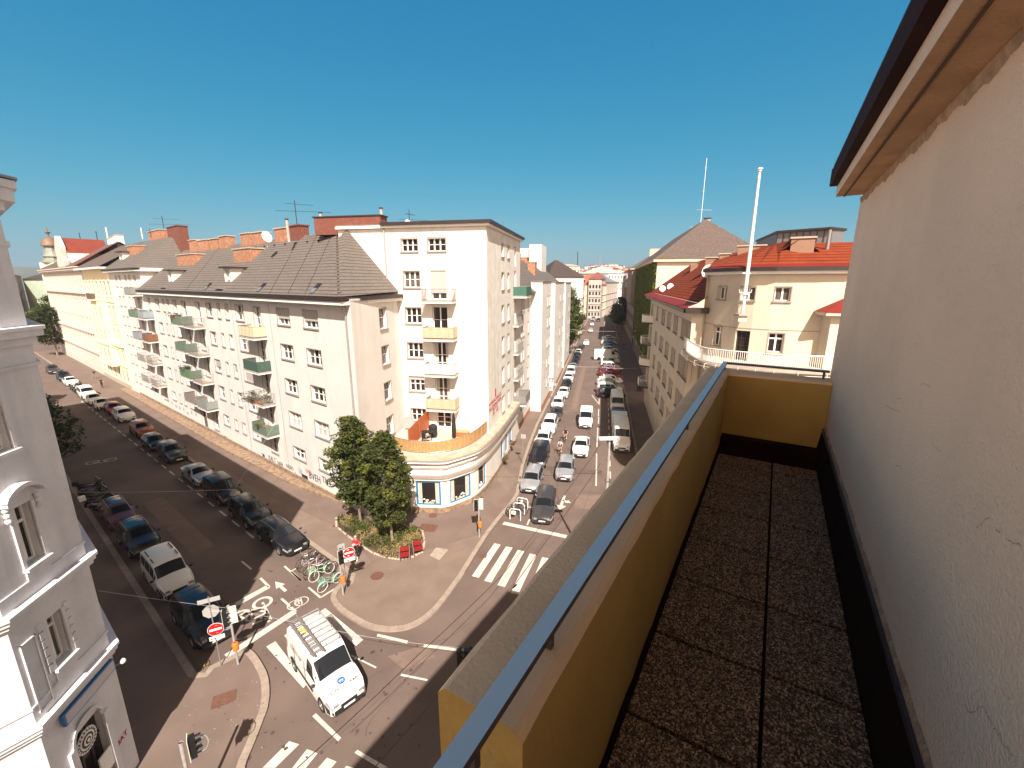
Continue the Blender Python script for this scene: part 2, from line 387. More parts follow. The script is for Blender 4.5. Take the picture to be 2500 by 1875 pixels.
def balcony(parent, fr, s0, s1, z, depth=1.15, style='bars', mats=None, h=1.0, side=True, slab=concrete, open_from=None):
    """slab with a railing (child) and whatever covers it (child)"""
    m = mats or green_r; b = MB()
    b.prism([fr.p(s0, -.02), fr.p(s1, -.02), fr.p(s1, depth), fr.p(s0, depth)], z - .16, z, white_trim)
    b.prism([fr.p(s0 - .03, 0), fr.p(s1 + .03, 0), fr.p(s1 + .03, depth + .03), fr.p(s0 - .03, depth + .03)], z, z + .05, slab)
    o = part('balcony', b, parent)
    r = MB(); d = depth - .05; zz = z + .05
    path = [fr.p(s0 + .03, 0, 0), fr.p(s0 + .03, d, 0), fr.p(s1 - .03, d, 0), fr.p(s1 - .03, 0, 0)]
    rm = M('dull_railing_iron', (.16, .15, .14), .6) if style != 'white' else whitepole
    for i in range(3):
        p, q = path[i], path[i + 1]; L = (q - p).length
        for k in range(int(L / .13) + 1):
            c = p.lerp(q, k * .13 / L); r.box((c.x, c.y, zz + h / 2), (.016, .016, h), rm, fr.rot)
        for hz in (.08, h):
            r.tube([p + Vector((0, 0, zz + hz)), q + Vector((0, 0, zz + hz))], .022, rm, 6)
    part('railing', r, o)
    if style in ('panel', 'cloth', 'bamboo', 'half'):
        c = MB(); e = d + .03
        def sheet(p, q):
            n = max(2, int((q - p).length / .25)); oo = Vector((0, 0, 0))
            wob = .02 if style in ('cloth', 'bamboo') else 0
            nrm = (q - p).normalized().cross(Vector((0, 0, 1)))
            c.grid([[p.lerp(q, k / n) + nrm * wob * math.sin(k * 2.1) + Vector((0, 0, zz + t)) for k in range(n + 1)] for t in (.1, h - .02)], m)
        a0 = s0 if open_from is None or style != 'half' else s0
        a1 = s1 if style != 'half' else (s0 + s1) / 2
        sheet(fr.p(a0, 0), fr.p(a0, e)); sheet(fr.p(a0, e), fr.p(a1, e))
        if style != 'half': sheet(fr.p(a1, e), fr.p(a1, 0))
        part('railing_panel', c, o)
    return o
def chimney(mb, c, rz, L, W, z0, z1, m=None, cap=True):
    m = m or brick_o; mb.box((c[0], c[1], (z0 + z1) / 2), (L, W, z1 - z0), m, rz)
    if cap: mb.box((c[0], c[1], z1 + .06), (L + .18, W + .18, .12), concrete if m is not brick_r else brick_r, rz)
rotA = math.atan2(FA.d.y, FA.d.x); rotB = math.atan2(FBd.y, FBd.x); rotC = math.atan2(FCd.y, FCd.x)
def dish(name, p, look, rad, label, group=None):
    """satellite dish: bowl, feed arm, mast"""
    t = thing(name, label, 'satellite dish', p, 0, group); look = Vector(look).normalized()
    q = look.to_track_quat('Z', 'Y').to_matrix().to_4x4(); b = MB(); n = 20
    b.grid([[q @ Vector((r * rad * math.cos(2 * PI * k / n), r * rad * 1.1 * math.sin(2 * PI * k / n), .18 * rad * r * r)) + Vector((0, 0, 1.0)) for k in range(n)] for r in (.02, .3, .6, .85, 1)], white_p, True)
    b.grid([[q @ Vector((r * rad * math.cos(2 * PI * k / n), r * rad * 1.1 * math.sin(2 * PI * k / n), .18 * rad * r * r - .02)) + Vector((0, 0, 1.0)) for k in range(n)] for r in (1, .6, .02)], white_p, True)
    part('reflector', b, t, 40, world=False)
    b = MB(); e = q @ Vector((0, -.2 * rad, rad * 1.0)) + Vector((0, 0, 1)); f = q @ Vector((0, -rad, .1)) + Vector((0, 0, 1))
    b.tube([f, e], .02, steel, 5); b.box(e, (.1, .1, .12), signback); part('feed_arm', b, t, world=False)
    b = MB(); b.tube([(0, 0, 0), (0, 0, 1.0)], .035, steel, 6); part('mast', b, t, world=False)
    return t
def antenna(name, p, h, arms, label, m=None, r=.035):
    t = thing(name, label, 'antenna', p); m = m or dmetal
    b = MB(); b.tube([(0, 0, 0), (0, 0, h)], r, m, 6); part('mast', b, t, world=False)
    for hz, L, az, k in arms:
        b = MB(); d = vec(az); e = Vector((d.y, -d.x, 0)); z = Vector((0, 0, hz))
        b.tube([z - d * L * .35, z + d * L * .65], .018, m, 5)
        for i in range(k):
            c = z + d * L * (-.33 + .96 * i / max(1, k - 1)); w = .38 - .2 * i / k; b.tube([c - e * w, c + e * w], .009, m, 4)
        part('aerial', b, t, world=False)
    return t
# ------------------------------------------------------------ long white house on the left street (and its taller section)
def hipquad(mb, pts, m): mb.face(pts, m)
def dormer(parent, a, zb, w=1.6, h=1.45, r0=17.4):
    """white box dormer standing on the street slope of the grey roof"""
    rr = lambda z: r0 + (z - 17.6) * 1.12
    b = MB(); f = Fr(-52.6, rr(zb) + .1, -1); rb = rr(zb + h) + .2
    facade(b, f, a - w / 2, a + w / 2, zb - .3, zb + h, [(a - .42, a + .42, zb + .1, zb + h - .2)], white)
    for s in (-1, 1):
        aa = a + s * w / 2; b.face([PA(aa, f.off, zb - .35), PA(aa, f.off, zb + h), PA(aa, rb + .4, zb + h), PA(aa, f.off + .3, zb - .35)], white)
    o = part('dormer', b, parent)
    b = MB(); b.prism([PA(a - w / 2 - .3, f.off - .35), PA(a + w / 2 + .3, f.off - .35), PA(a + w / 2 + .3, rb + .6), PA(a - w / 2 - .3, rb + .6)], zb + h, zb + h + .13, dmetal, mtop=gtile)
    b.prism([PA(a - w / 2 - .1, f.off - .05), PA(a + w / 2 + .1, f.off - .05), PA(a + w / 2 + .1, f.off - 1.1), PA(a - w / 2 - .1, f.off - 1.1)], zb - .62, zb - .5, zinc)
    part('dormer_roof', b, o)
    put_window(o, f, a - .42, a + .42, zb + .1, zb + h - .2, 'c2', trim=False)
H = thing('apartment_house', 'long white five storey apartment house with hipped grey tile roof and small balconies', 'building', PA(55, 23))
rows = [(14.85, 16.33), (11.8, 13.25), (8.65, 10.1), (5.45, 6.95), (2.3, 3.5)]
ops = []
for i, (z0, z1) in enumerate(rows):
    bl = {0: (.62, .6), 3: (0, 0)}.get(i, (0, 0))
    gm = curtain if i == 3 else None
    zz = .0 if i < 4 else .05
    ops += [(33.05, 35.3, z0 + .1, z1, 'c3', dict(blindf=bl[1], gm=gm)), (37.6, 39.85, z0 + .1, z1, 'c3', dict(blindf=bl[0], gm=gm))]
    dz = z0 - .95 if i < 4 else z0 - .6
    ops += [(43.1, 44.5, dz + .1, z1, 'door' if i < 4 else 'c2'), (46.8, 48.6, z0, z1, 'c2', dict(blindf=.97 if i == 2 else 0))]
    ops += [(50.35, 51.15, z0, z1, 'n'), (52.55, 53.2, z0, z1, 'n'), (54.75, 56.4, z0, z1, 'c2', dict(blindf=.6 if i == 2 else 0))]
    if i < 4: ops += [(58.35, 59.65, dz, z1, 'door'), (62.9, 64.4, dz, z1, 'door')]
    else: ops += [(58.35, 59.65, 1.0, z1, 'c2'), (62.2, 63.9, .2, 3.2, 'door', dict(fm=frame_d))]
    ops += [(66.2, 67.5, z0, z1, 'c2'), (69.05, 69.7, z0, z1, 'n'), (70.9, 71.5, z0, z1, 'n'), (73.2, 74.7, z0, z1, 'c2')]
    if i: ops += [(77.0, 78.2, dz, z1, 'door')]
    else: ops += [(77.1, 77.95, z0, z1, 'n')]
ops += [(37.7, 39.3, .35, .95, 'c2', dict(fm=frame_d, trim=False)), (46.5, 47.6, .35, .9, 'c2', dict(fm=frame_d, trim=False))]
A0, A1 = 28.4, 79.3
b = MB(); facade(b, FA, A0, A1, .0, 17.4, ops, white)
Q1 = PA(A0, 18); Q2 = PB(36.5, -18.1); FS = Fr.thru(Q1, Q2, 1)
s1_, s2_ = Q1.dot(FS.d), Q2.dot(FS.d); Ls = s2_ - s1_
side_ops = [(s1_ + Ls * .54, s1_ + Ls * .70, z0, z1, 'n') for z0, z1 in rows[:4]]
side_ops = [(a, c, z0 - .1, z1 + .1, k, dict(trim=True)) for a, c, z0, z1, k in side_ops]
facade(b, FS, s1_, s2_, 0, 17.4, side_ops, white)
b.face([PA(A1, 18), PA(A1, 30), PA(A1, 30, 17.4), PA(A1, 18, 17.4)], white)
b.face([PA(A0 + 8, 30), PA(A1, 30), PA(A1, 30, 17.4), PA(A0 + 8, 30, 17.4)], white)
part('wall', b, H)
windows(H, FA, ops); windows(H, FS, side_ops)
# plinth strip of rubble and dry grass at the foot of the wall
b = MB(); b.prism([PA(30.3, 17.96), PA(100, 17.96), PA(100, 16.75), PA(53, 16.6), PA(39, 17.0), PA(32, 17.85)], .1, .3, stone)
b.box(PA(62, 17.9, .38), (60, .1, .5), stone, rotA)
part('plinth', b, H)
# grey roof
ev = 17.35; er = 17.35; rz_, rr_ = 23.1, 23.6
E0 = PA(28.6, er, ev + .22); E1 = PA(79.3, er, ev + .22); R0 = PA(38.3, rr_, rz_); R1 = PA(79.3, rr_, rz_)
S1 = PB(36.5, -17.95, 17.75)
b = MB(); b.face([E0, E1, R1, R0], gtile); b.face([E0, R0, PB(36.62, -22.6, 23.2), S1], gtile)
b.face([PA(79.3, 29.9, ev), PA(38.3, 29.9, ev), R0, R1], gtile); 
def tubeline(mb, p, q, r, m): mb.tube([p, q], r, m, 6)
for k in range(22):
    c = E0.lerp(R0, k / 21.0); b.ball(c + Vector((0, 0, .04)), (.16, .16, .1), gtile, 6, 4)
for aa in (33.5, 36.2, 39.4, 60):     # lightning wires
    b.tube([PA(aa, er + .05, ev + .3), PA(aa + 5.5, rr_, rz_ + .05)], .012, dmetal, 4)
for k, aa in enumerate((40, 42, 44.2, 46.4, 48.7, 51, 53)): b.ball(PA(aa, 22.6, 22.35), (.12, .12, .08), dmetal, 6, 4)
RF = part('roof', b, H, 30)
b = MB(); 
b.prism([PA(28.5, 17.95), PA(79.4, 17.95), PA(79.4, er - .12), PA(28.35, er - .12)], ev - .38, ev - .12, white_trim)
b.prism([Q1, Q2, PB(36.48, -17.6), PA(28.35, er - .12)], ev - .38, ev - .12, white_trim)
b.prism([PA(28.45, 17.9), PA(79.4, 17.9), PA(79.4, er - .2), PA(28.2, er - .2)], ev - .12, ev + .18, dmetal)
b.prism([PA(28.4, 17.9), PB(36.45, -18.2), PB(36.45, -17.5), PA(28.2, er - .2)], ev - .12, ev + .18, dmetal)
part('gutter', b, H)
b = MB(); p0 = FA.p(28.75, .5, 17.3)
b.tube([p0, FA.p(28.75, .45, 16.9), FA.p(28.95, .12, 16.3), FA.p(28.95, .12, .3)], .065, polem, 8)
part('downpipe', b, H, 40)
for s_ in (49.5, 41.2): b = MB(); b.tube([FA.p(s_, .03, 17), FA.p(s_, .03, .4)], .018, polem, 5); part('lightning_rod_wire', b, H)
dormer(H, 50.7, 18.5); dormer(H, 68.6, 18.5)
for px, py in ((635, 685), (768, 685), (505, 690)):   # roof lights
    a, z = Fr(-52.6, 17.9, -1).hit(px, py); b = MB(); rr = lambda z: er + (z - ev - .22) * 1.12
    for z0, z1, m in ((17.72, 18.05, zinc), (18.05, 18.42, dmetal)):
        q = [PA(a - .3, rr(z0), z0 + .08), PA(a + .3, rr(z0), z0 + .08), PA(a + .3, rr(z1), z1 + .08), PA(a - .3, rr(z1), z1 + .08)]; b.face(q, m)
    part('skylight', b, RF)
FRg = Fr(-52.6, 23.6, -1)
for i, (x0, x1, ytop, m) in enumerate(((468, 487, 589, brick_o), (488, 519, 590, brick_o), (520, 541, 586, brick_o), (542, 566, 580, brick_o), (594, 623, 574, brick_o), (625, 652, 571, brick_o), (677, 709, 562, brick_o), (709, 746, 556, brick_r))):
    a0, zt = FRg.hit(x0, ytop); a1, _ = FRg.hit(x1, ytop); b = MB(); c = PA((a0 + a1) / 2, 23.6)
    chimney(b, c, rotA, abs(a0 - a1) * .78, 1.0, 22.2, zt, m); part('chimney', b, RF)
for (x0, x1, yt, yb) in ((427, 478, 623, 651), (564, 620, 609, 638)):   # brick stacks low on the slope
    f = Fr(-52.6, 21.0, -1); a0, zt = f.hit(x0, yt); a1, _ = f.hit(x1, yt); b = MB()
    chimney(b, PA((a0 + a1) / 2, 21.6), rotA, abs(a0 - a1) * .72, 1.5, 19.4, zt - .1, brick_o); part('chimney', b, RF)
# balconies: stack by the door column
bs = [(13.55, 'cloth', stripes), (10.35, 'panel', M('dark_green_panel', (.055, .10, .075), .6, .2, 5)), (7.15, 'bars', None), (4.05, 'panel', green_r)]
for z, st, m in bs: balcony(H, FA, 42.3, 45.4, z, 1.2, st, m)
for i, z in enumerate((13.6, 10.4, 7.15, 3.95)):
    balcony(H, FA, 61.3, 65.0, z, 1.2, 'panel' if i < 3 else 'panel', (green_r, green_r, M('moss_green_panel', (.10, .17, .09), .7), M('grey_brown_panel', (.25, .2, .17), .8, .2, 5))[i])
    balcony(H, FA, 57.5, 60.7, z - .05, 1.2, 'bars' if i < 3 else 'panel', grey_r)
    balcony(H, FA, 76.4, 79.0, z, 1.2, ('panel', 'panel', 'bars', 'bars')[i], (blue_r, brown_r, None, None)[i])
# taller section behind
H2 = thing('apartment_house', 'taller white six storey section with hipped grey roof beyond the long white house', 'building', PA(88, 23))
ops = []
for i, (z0, z1) in enumerate([(17.9, 19.45)] + rows):
    for j, a in enumerate((93.0, 90.7, 87.35, 85.2)): ops.append((a - .45, a + .45, z0, z1, 'n'))
    ops.append((82.0, 83.0, z0 - (.8 if i < 5 else 0), z1, 'door' if i < 5 else 'c2'))
b = MB(); facade(b, FA, 79.35, 97.3, 0, 20.1, ops, white)
b.face([PA(79.35, 18), PA(79.35, 30), PA(79.35, 30, 20.1), PA(79.35, 18, 20.1)], white); b.face([PA(97.3, 30), PA(79.35, 30), PA(79.35, 30, 20.1), PA(97.3, 30, 20.1)], white); part('wall', b, H2); windows(H2, FA, ops)
b = MB(); e0, e1, r0, r1 = PA(78.9, er, 20.5), PA(97.3, er, 20.5), PA(84, 23.6, 25.3), PA(97.3, 23.6, 25.3)
b.face([e0, e1, r1, r0], gtile); b.face([e0, r0, PA(78.9, 30, 20.5)], gtile); b.face([r0, r1, PA(97.3, 30, 20.5), PA(78.9, 30, 20.5)], gtile); RF2 = part('roof', b, H2)
b = MB(); b.prism([PA(78.9, 18), PA(97.3, 18), PA(97.3, er - .1), PA(78.9, er - .1)], 20.05, 20.25, white_trim); b.prism([PA(78.9, 18), PA(97.3, 18), PA(97.3, er - .2), PA(78.8, er - .2)], 20.25, 20.5, dmetal)
b.prism([PA(79.36, 18), PA(78.9, 18), PA(78.9, 30), PA(79.36, 30)], 20.05, 20.5, white_trim); part('gutter', b, H2)
for (x0, x1, yt, m, zb) in ((372, 403, 568, brick_o, 23.5), (419, 446, 558, brick_r, 20)):
    f = Fr(-52.6, 24.5, -1); a0, zt = f.hit(x0, yt); a1, _ = f.hit(x1, yt); b = MB(); chimney(b, PA((a0 + a1) / 2, 24.5), rotA, abs(a0 - a1), 1.3, zb, zt, m); part('chimney', b, RF2)
b = MB(); chimney(b, PA(92, 21.0), rotA, 4.2, 1.4, 21.2, 24.1, brick_o); part('chimney', b, RF2)
for i, z in enumerate((16.75, 13.6, 10.4, 7.15, 4.0)): balcony(H2, FA, 80.2, 83.9, z, 1.2, ('panel', 'panel', 'panel', 'bars', 'bars')[i], (grey_r, green_r, blue_r, None, None)[i])
b = MB(); f2 = Fr(-52.6, 19.4, -1)
facade(b, f2, 93.2, 95.4, 20.7, 23.2, [(93.7, 94.9, 21.2, 22.8)], white); b.face([PA(93.2, 19.4, 20.7), PA(93.2, 19.4, 23.2), PA(93.2, 22.5, 23.2)], white); b.prism([PA(92.9, 19), PA(95.7, 19), PA(95.7, 22.8), PA(92.9, 22.8)], 23.2, 23.35, dmetal); d = part('dormer', b, H2); put_window(d, f2, 93.7, 94.9, 21.2, 22.8, 'c2', trim=False)

# yellow house with a bay
Y = thing('apartment_house', 'pale yellow house with bay front and ornate mouldings in the middle of the left street', 'building', PA(107, 24))
ops = []
Yr = [(16.2, 18.6), (12.2, 14.5), (8.4, 10.6), (4.9, 6.9), (1.2, 3.4)]
cols = (98.9, 101.7, 104.3, 107.5, 110.7, 113.4, 116.2)
for z0, z1 in Yr:
    for a in cols: ops.append((a - .5, a + .5, z0, z1, 'far', dict(trim=False)))
b = MB(); facade(b, FA, 97.3, 117.6, 0, 20.7, ops, yellow)
for z0, z1, o in ((4.05, 4.35, .18), (7.6, 8.1, .35), (15.2, 15.5, .15), (11.5, 11.7, .1)): strip(b, FA, 97.3, 117.6, z0, z1, o, yellow)
for a in cols:
    for z0, z1 in Yr[:4]: strip(b, FA, a - .75, a + .75, z1 + .1, z1 + .3, .14, yellow); strip(b, FA, a - .7, a + .7, z0 - .15, z0 - .02, .14, yellow)
strip(b, FA, 97.3, 117.6, 0, .9, .06, concrete)
part('wall', b, Y); windows(Y, FA, ops)
b = MB(); f = Fr(-52.6, 17.1, -1); bo = [(a - .5, a + .5, z0, z1, 'far', dict(trim=False)) for a in (104.3, 107.5, 110.7) for z0, z1 in Yr[1:4]]
facade(b, f, 102.9, 112.2, 4.0, 15.4, bo, yellow)
for s in (102.9, 112.2): b.face([PA(s, 17.1, 4), PA(s, 18, 4), PA(s, 18, 15.4), PA(s, 17.1, 15.4)], yellow)
b.prism([PA(102.8, 18), PA(112.3, 18), PA(112.3, 17), PA(102.8, 17)], 15.4, 15.55, yellow); b.prism([PA(102.8, 18), PA(112.3, 18), PA(112.3, 16.9), PA(102.8, 16.9)], 7.6, 8.1, yellow); b.prism([PA(102.8, 18), PA(112.3, 18), PA(112.3, 16.9), PA(102.8, 16.9)], 3.8, 4.1, yellow)
bay = part('bay', b, Y); windows(bay, f, bo)
b = MB(); r = []
b.face([PA(97.3, 16.9, 21.0), PA(117.6, 16.9, 21.0), PA(117.6, 24.5, 25.6), PA(97.3, 24.5, 25.6)], btile); b.face([PA(97.3, 31, 20), PA(117.6, 31, 20), PA(117.6, 24.5, 25.6), PA(97.3, 24.5, 25.6)], btile)
b.prism([PA(97.3, 18), PA(117.6, 18), PA(117.6, 16.8), PA(97.3, 16.8)], 20.7, 20.98, white_trim)
part('roof', b, Y); balcony(Y, f, 105.3, 109.7, 15.55, .5, 'panel', M('iron_balustrade', (.12, .07, .05), .6))

# ornate white house with red roof, gable and corner tower
W = thing('ornate_house', 'white ornate house with red roof, curved gable and domed tower on the left street', 'building', PA(142, 24))
ops = []; Wr = [(17.4, 19.2), (13.0, 15.3), (9.4, 11.6), (5.9, 8.0), (1.6, 3.4)]
for i in range(19):
    a = 119 + i * 2.55
    for z0, z1 in Wr: ops.append((a - .45, a + .45, z0, z1, 'far', dict(trim=False)))
b = MB(); wm = M('ornate_stucco', (.56, .49, .43), .9, .1, 1)  # darker stucco as the house's own colour
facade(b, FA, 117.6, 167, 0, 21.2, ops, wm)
for z0, z1, o, m in ((4.4, 4.75, .35, wm), (8.5, 8.9, .45, wm), (16.3, 16.75, .5, wm), (20.6, 21.0, .4, wm)): strip(b, FA, 117.6, 167, z0, z1, o, m)
for i in range(19):
    a = 119 + i * 2.55
    for z0, z1 in Wr[1:4]: strip(b, FA, a - .7, a + .7, z1 + .12, z1 + .35, .28, wm)
    for q in (-1.27, ): strip(b, FA, a + q - .16, a + q + .16, 4.8, 16.2, .22, wm)
    if i < 18: strip(b, FA, a + 1.0, a + 1.6, 16.75, 17.1, .45, wm)
for i in range(40): strip(b, FA, 118 + i * 1.22, 118.5 + i * 1.22, 20.9, 21.3, .75, wm)
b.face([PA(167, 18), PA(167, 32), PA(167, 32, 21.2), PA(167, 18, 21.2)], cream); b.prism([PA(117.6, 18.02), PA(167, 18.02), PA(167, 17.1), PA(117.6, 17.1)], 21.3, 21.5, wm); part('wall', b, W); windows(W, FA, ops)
b = MB(); b.face([PA(117.6, 17.1, 21.5), PA(167, 17.1, 21.5), PA(162, 24.5, 26), PA(117.6, 24.5, 26.4)], btile); b.face([PA(117.6, 17.1, 21.52), PA(119.6, 17.1, 21.6), PA(119.6, 24.5, 26.6), PA(117.6, 24.5, 26.6)], M('dark_red_tiles', (.19, .04, .025), .85, .2, 1, spec=.2))
b.face([PA(117.6, 31, 21.5), PA(167, 31, 21.5), PA(162, 24.5, 26), PA(117.6, 24.5, 26.4)], btile); b.face([PA(167, 17.1, 21.5), PA(167, 31, 21.5), PA(162, 24.5, 26)], btile)
part('roof', b, W)
b = MB(); gp = [(137.2, 21.4), (137.4, 22.8), (136.3, 23.3), (136.6, 25.5), (134.9, 27), (133.3, 27.9), (131.7, 27), (130, 25.5), (130.3, 23.3), (129.2, 22.8), (129.4, 21.4)]
b.grid([[PA(a, r, z) for a, z in gp] for r in (17.4, 18.2)], wm, True); b.face([PA(a, 17.4, z) for a, z in gp], wm)
b.face([PA(a, 18.2, z) for a, z in gp], wm); part('gable', b, W)
b = MB(); GR = M('dark_red_tiles', (.19, .04, .025), .85, .2, 1, spec=.2); b.face([PA(137, 18.2, 24.4), PA(133.3, 18.2, 27.6), PA(133.3, 25, 27.6), PA(137, 25, 24.4)], GR); b.face([PA(129.6, 18.2, 24.4), PA(133.3, 18.2, 27.6), PA(133.3, 25, 27.6), PA(129.6, 25, 24.4)], GR)
b.face([PA(129.6, 18.2, 21.5), PA(129.6, 18.2, 24.4), PA(129.6, 25, 24.4)], white); part('gable_roof', b, W)
for i, a in enumerate((126, 123.4, 120.6)):
    b = MB(); chimney(b, PA(a, 25), rotA, 2.2, 1.2, 24, 27.4 + i * .2, white_trim); part('chimney', b, W)
T = AT(107, 655, 100); tp = PA(165.5, 20.5); b = MB()
b.prism([tp + Vector((x, y, 0)) for x, y in ((-2, -2), (2, -2), (2, 2), (-2, 2))], 18, 23.4, wm); tw = part('tower', b, W)
b = MB(); cop = M('weathered_zinc', (.22, .23, .19), .6, .2, 1); dom = M('copper_dome', (.20, .12, .07), .6, .3, 1)
SC = lambda L: [(r * .6, 23.3 + (z - 23.3) * .66) for r, z in L]
b.lathe(SC([(4.2, 23.3), (4.3, 23.6), (3.4, 24.2), (3.0, 25.6), (3.6, 25.7), (3.0, 26.2), (2.4, 28), (2.2, 29.5), (3.2, 29.8)]), cop, (tp.x, tp.y, 0), 8)
b.lathe(SC([(3.2, 29.8), (3.1, 30.3), (2.7, 31.3), (1.9, 32.3), (.9, 32.9), (.3, 33.2), (.25, 34.2), (.8, 34.6), (.9, 34.9), (.2, 35.3), (.1, 37.2)]), dom, (tp.x, tp.y, 0), 10); part('dome', b, tw, 35)
# ------------------------------------------------------------ tall corner block with the rounded shop and terrace
def put_text(parent, txt, c, o, size, m, name='lettering', up=Vector((0, 0, 1)), off=.02, sx=1):
    me = text_mesh(txt, size, m); o = Vector(o).normalized(); r = up.cross(o).normalized(); u = o.cross(r)
    ob = link(name, me, parent); mt = Matrix((r * sx, u, o)).transposed().to_4x4(); mt.translation = Vector(c) + o * off - parent_origin(parent)
    ob.matrix_local = mt; return ob
FT = Fr(101.8, -36.5, 1); FR = Fr(11.8, -9.8, 1)
TB = thing('corner_block', 'tall weathered white seven storey corner block with red lettering above the rounded corner shop', 'building', PB(43, -15))
ops = [(-17.45, -15.95, 21.15, 22.2, 'c3'), (-15.0, -13.4, 21.15, 22.2, 'c3')]
R6 = [(18.1, 19.5), (14.95, 16.4), (11.8, 13.25), (8.65, 10.1), (5.75, 7.0)]
for i, (z0, z1) in enumerate(R6):
    ops.append((-17.4, -15.9, z0, z1, 'c3'))
    ops.append((-14.85, -13.45, (17.1, 13.85, 10.7, 7.5, 5.25)[i], z1 + .05, 'door', dict(blindf=.78 if i == 0 else 0, trim=False, cur=i in (2, 3))))
b = MB(); facade(b, FT, -23.4, -9.8, 3.0, 23.1, ops, white)
rops = []
for i, (z0, z1) in enumerate([(20.95, 22.1), (17.85, 19.5), (14.6, 16.3), (11.4, 13.2), (8.3, 10.1), (5.3, 7.0)]):
    rops += [(41.9, 43.0, z0, z1, 'n'), (44.6, 45.55, z0, z1, 'n'), (48.2, 49.2, z0 - (.8 if i else .7), z1 + .25, 'door', dict(trim=False))]
facade(b, FR, 36.5, 51.5, 0, 23.1, rops, white_old)
b.face([PB(51.5, -9.8), PB(51.5, -23.4), PB(51.5, -23.4, 23.1), PB(51.5, -9.8, 23.1)], white); b.face([PB(36.5, -23.4, 15), PB(51.5, -23.4, 15), PB(51.5, -23.4, 23.1), PB(36.5, -23.4, 23.1)], white)
part('wall', b, TB); windows(TB, FT, ops); windows(TB, FR, rops, fm=frame_g)
b = MB(); q = [PB(36.2, -9.5), PB(36.2, -23.5), PB(51.6, -23.5), PB(51.6, -9.5)]; b.prism(q, 23.1, 23.3, white_trim)
q = [PB(36.0, -9.3), PB(36.0, -19.1), PB(51.8, -19.1), PB(51.8, -9.3)]; b.prism(q, 23.3, 23.55, dmetal, mtop=zinc)
b.prism([PB(36.3, -19.1), PB(36.3, -23.5), PB(51.8, -23.5), PB(51.8, -19.1)], 23.3, 23.42, zinc); TR = part('roof', b, TB)
f_ = Fr(101.8, -37.6, 1); (n0, zt_), (n1, _) = f_.hit(777, 549), f_.hit(937, 537); b = MB(); nc = (n0 + n1) / 2; b.box(PB(37.6, nc, 23.5), (1.2, abs(n1 - n0), 1.5), brick_r, rotB); b.box(PB(37.6, nc, 24.28), (1.35, abs(n1 - n0) + .2, .1), dmetal, rotB); part('chimney', b, TR)
for n_, h in ((-14.2, 24.1), (-11, 24.0)): b = MB(); b.box(PB(44, n_, (23.4 + h) / 2), (1, .9 if h > 24 else .3, h - 23.4), brick_r if h > 24 else concrete, rotB); part('chimney', b, TR)
for px, y0, y1, n0 in ((782, 521, 547, 0), (930, 510, 540, 0), (700, 537, 575, 0)):
    f = Fr(101.8, -38, 1); s, z1 = f.hit(px, y0); _, z0 = f.hit(px, y1); b = MB(); b.tube([f.p(s, 0, z0 - .6), f.p(s, 0, z1)], .13, concrete, 8); b.tube([f.p(s, 0, z1), f.p(s, 0, z1 + .12)], .17, dmetal, 8); part('flue_pipe', b, TR)
b = MB(); s = -18.95; b.tube([FT.p(s, .12, 23.3), FT.p(s, .12, 17.9)], .07, polem, 8); part('downpipe', b, TB, 40)
for i, (z, st, m) in enumerate(((16.95, 'bars', None), (13.7, 'bamboo', bamboo_p), (10.5, 'cloth', clothm), (7.3, 'bamboo', bamboo_p))):
    balcony(TB, FT, -15.35, -12.55, z, 1.2, st, m)
for i, (z, st, m) in enumerate(((17.0, 'panel', M('green_metal_panel', (.035, .12, .08), .5)), (13.8, 'bars', None), (10.6, 'bars', None), (7.6, 'bars', None), (4.6, 'panel', M('dark_grey_panel', (.20, .18, .17), .6)))):
    balcony(TB, FR, 47.6, 50.9, z, .6 if 0 < i < 4 else 1.5, st, m)
lm = M('red_lettering', (.42, .04, .03), .7)
for t, (cx, cy), sz in (('WOHNHAUSANLAGE', (450, 690), .52), ('DER GEMEINDE WIEN', (450, 800), .52), ('ERBAUT I. D. J.', (450, 880), .34), ('1951 - 1952', (455, 965), .5)):
    s, z = FR.hit(1160 + cx / 9.21, 900 + cy / 9.21); put_text(TB, t, FR.p(s, 0, z), FR.o, sz, lm, sx=.95)
s, z = FR.hit(1160 + 455 / 9.21, 900 + 530 / 9.21); b = MB(); b.box(FR.p(s, .02, z), (.35, .03, .75), lm, FR.rot); part('emblem', b, TB)
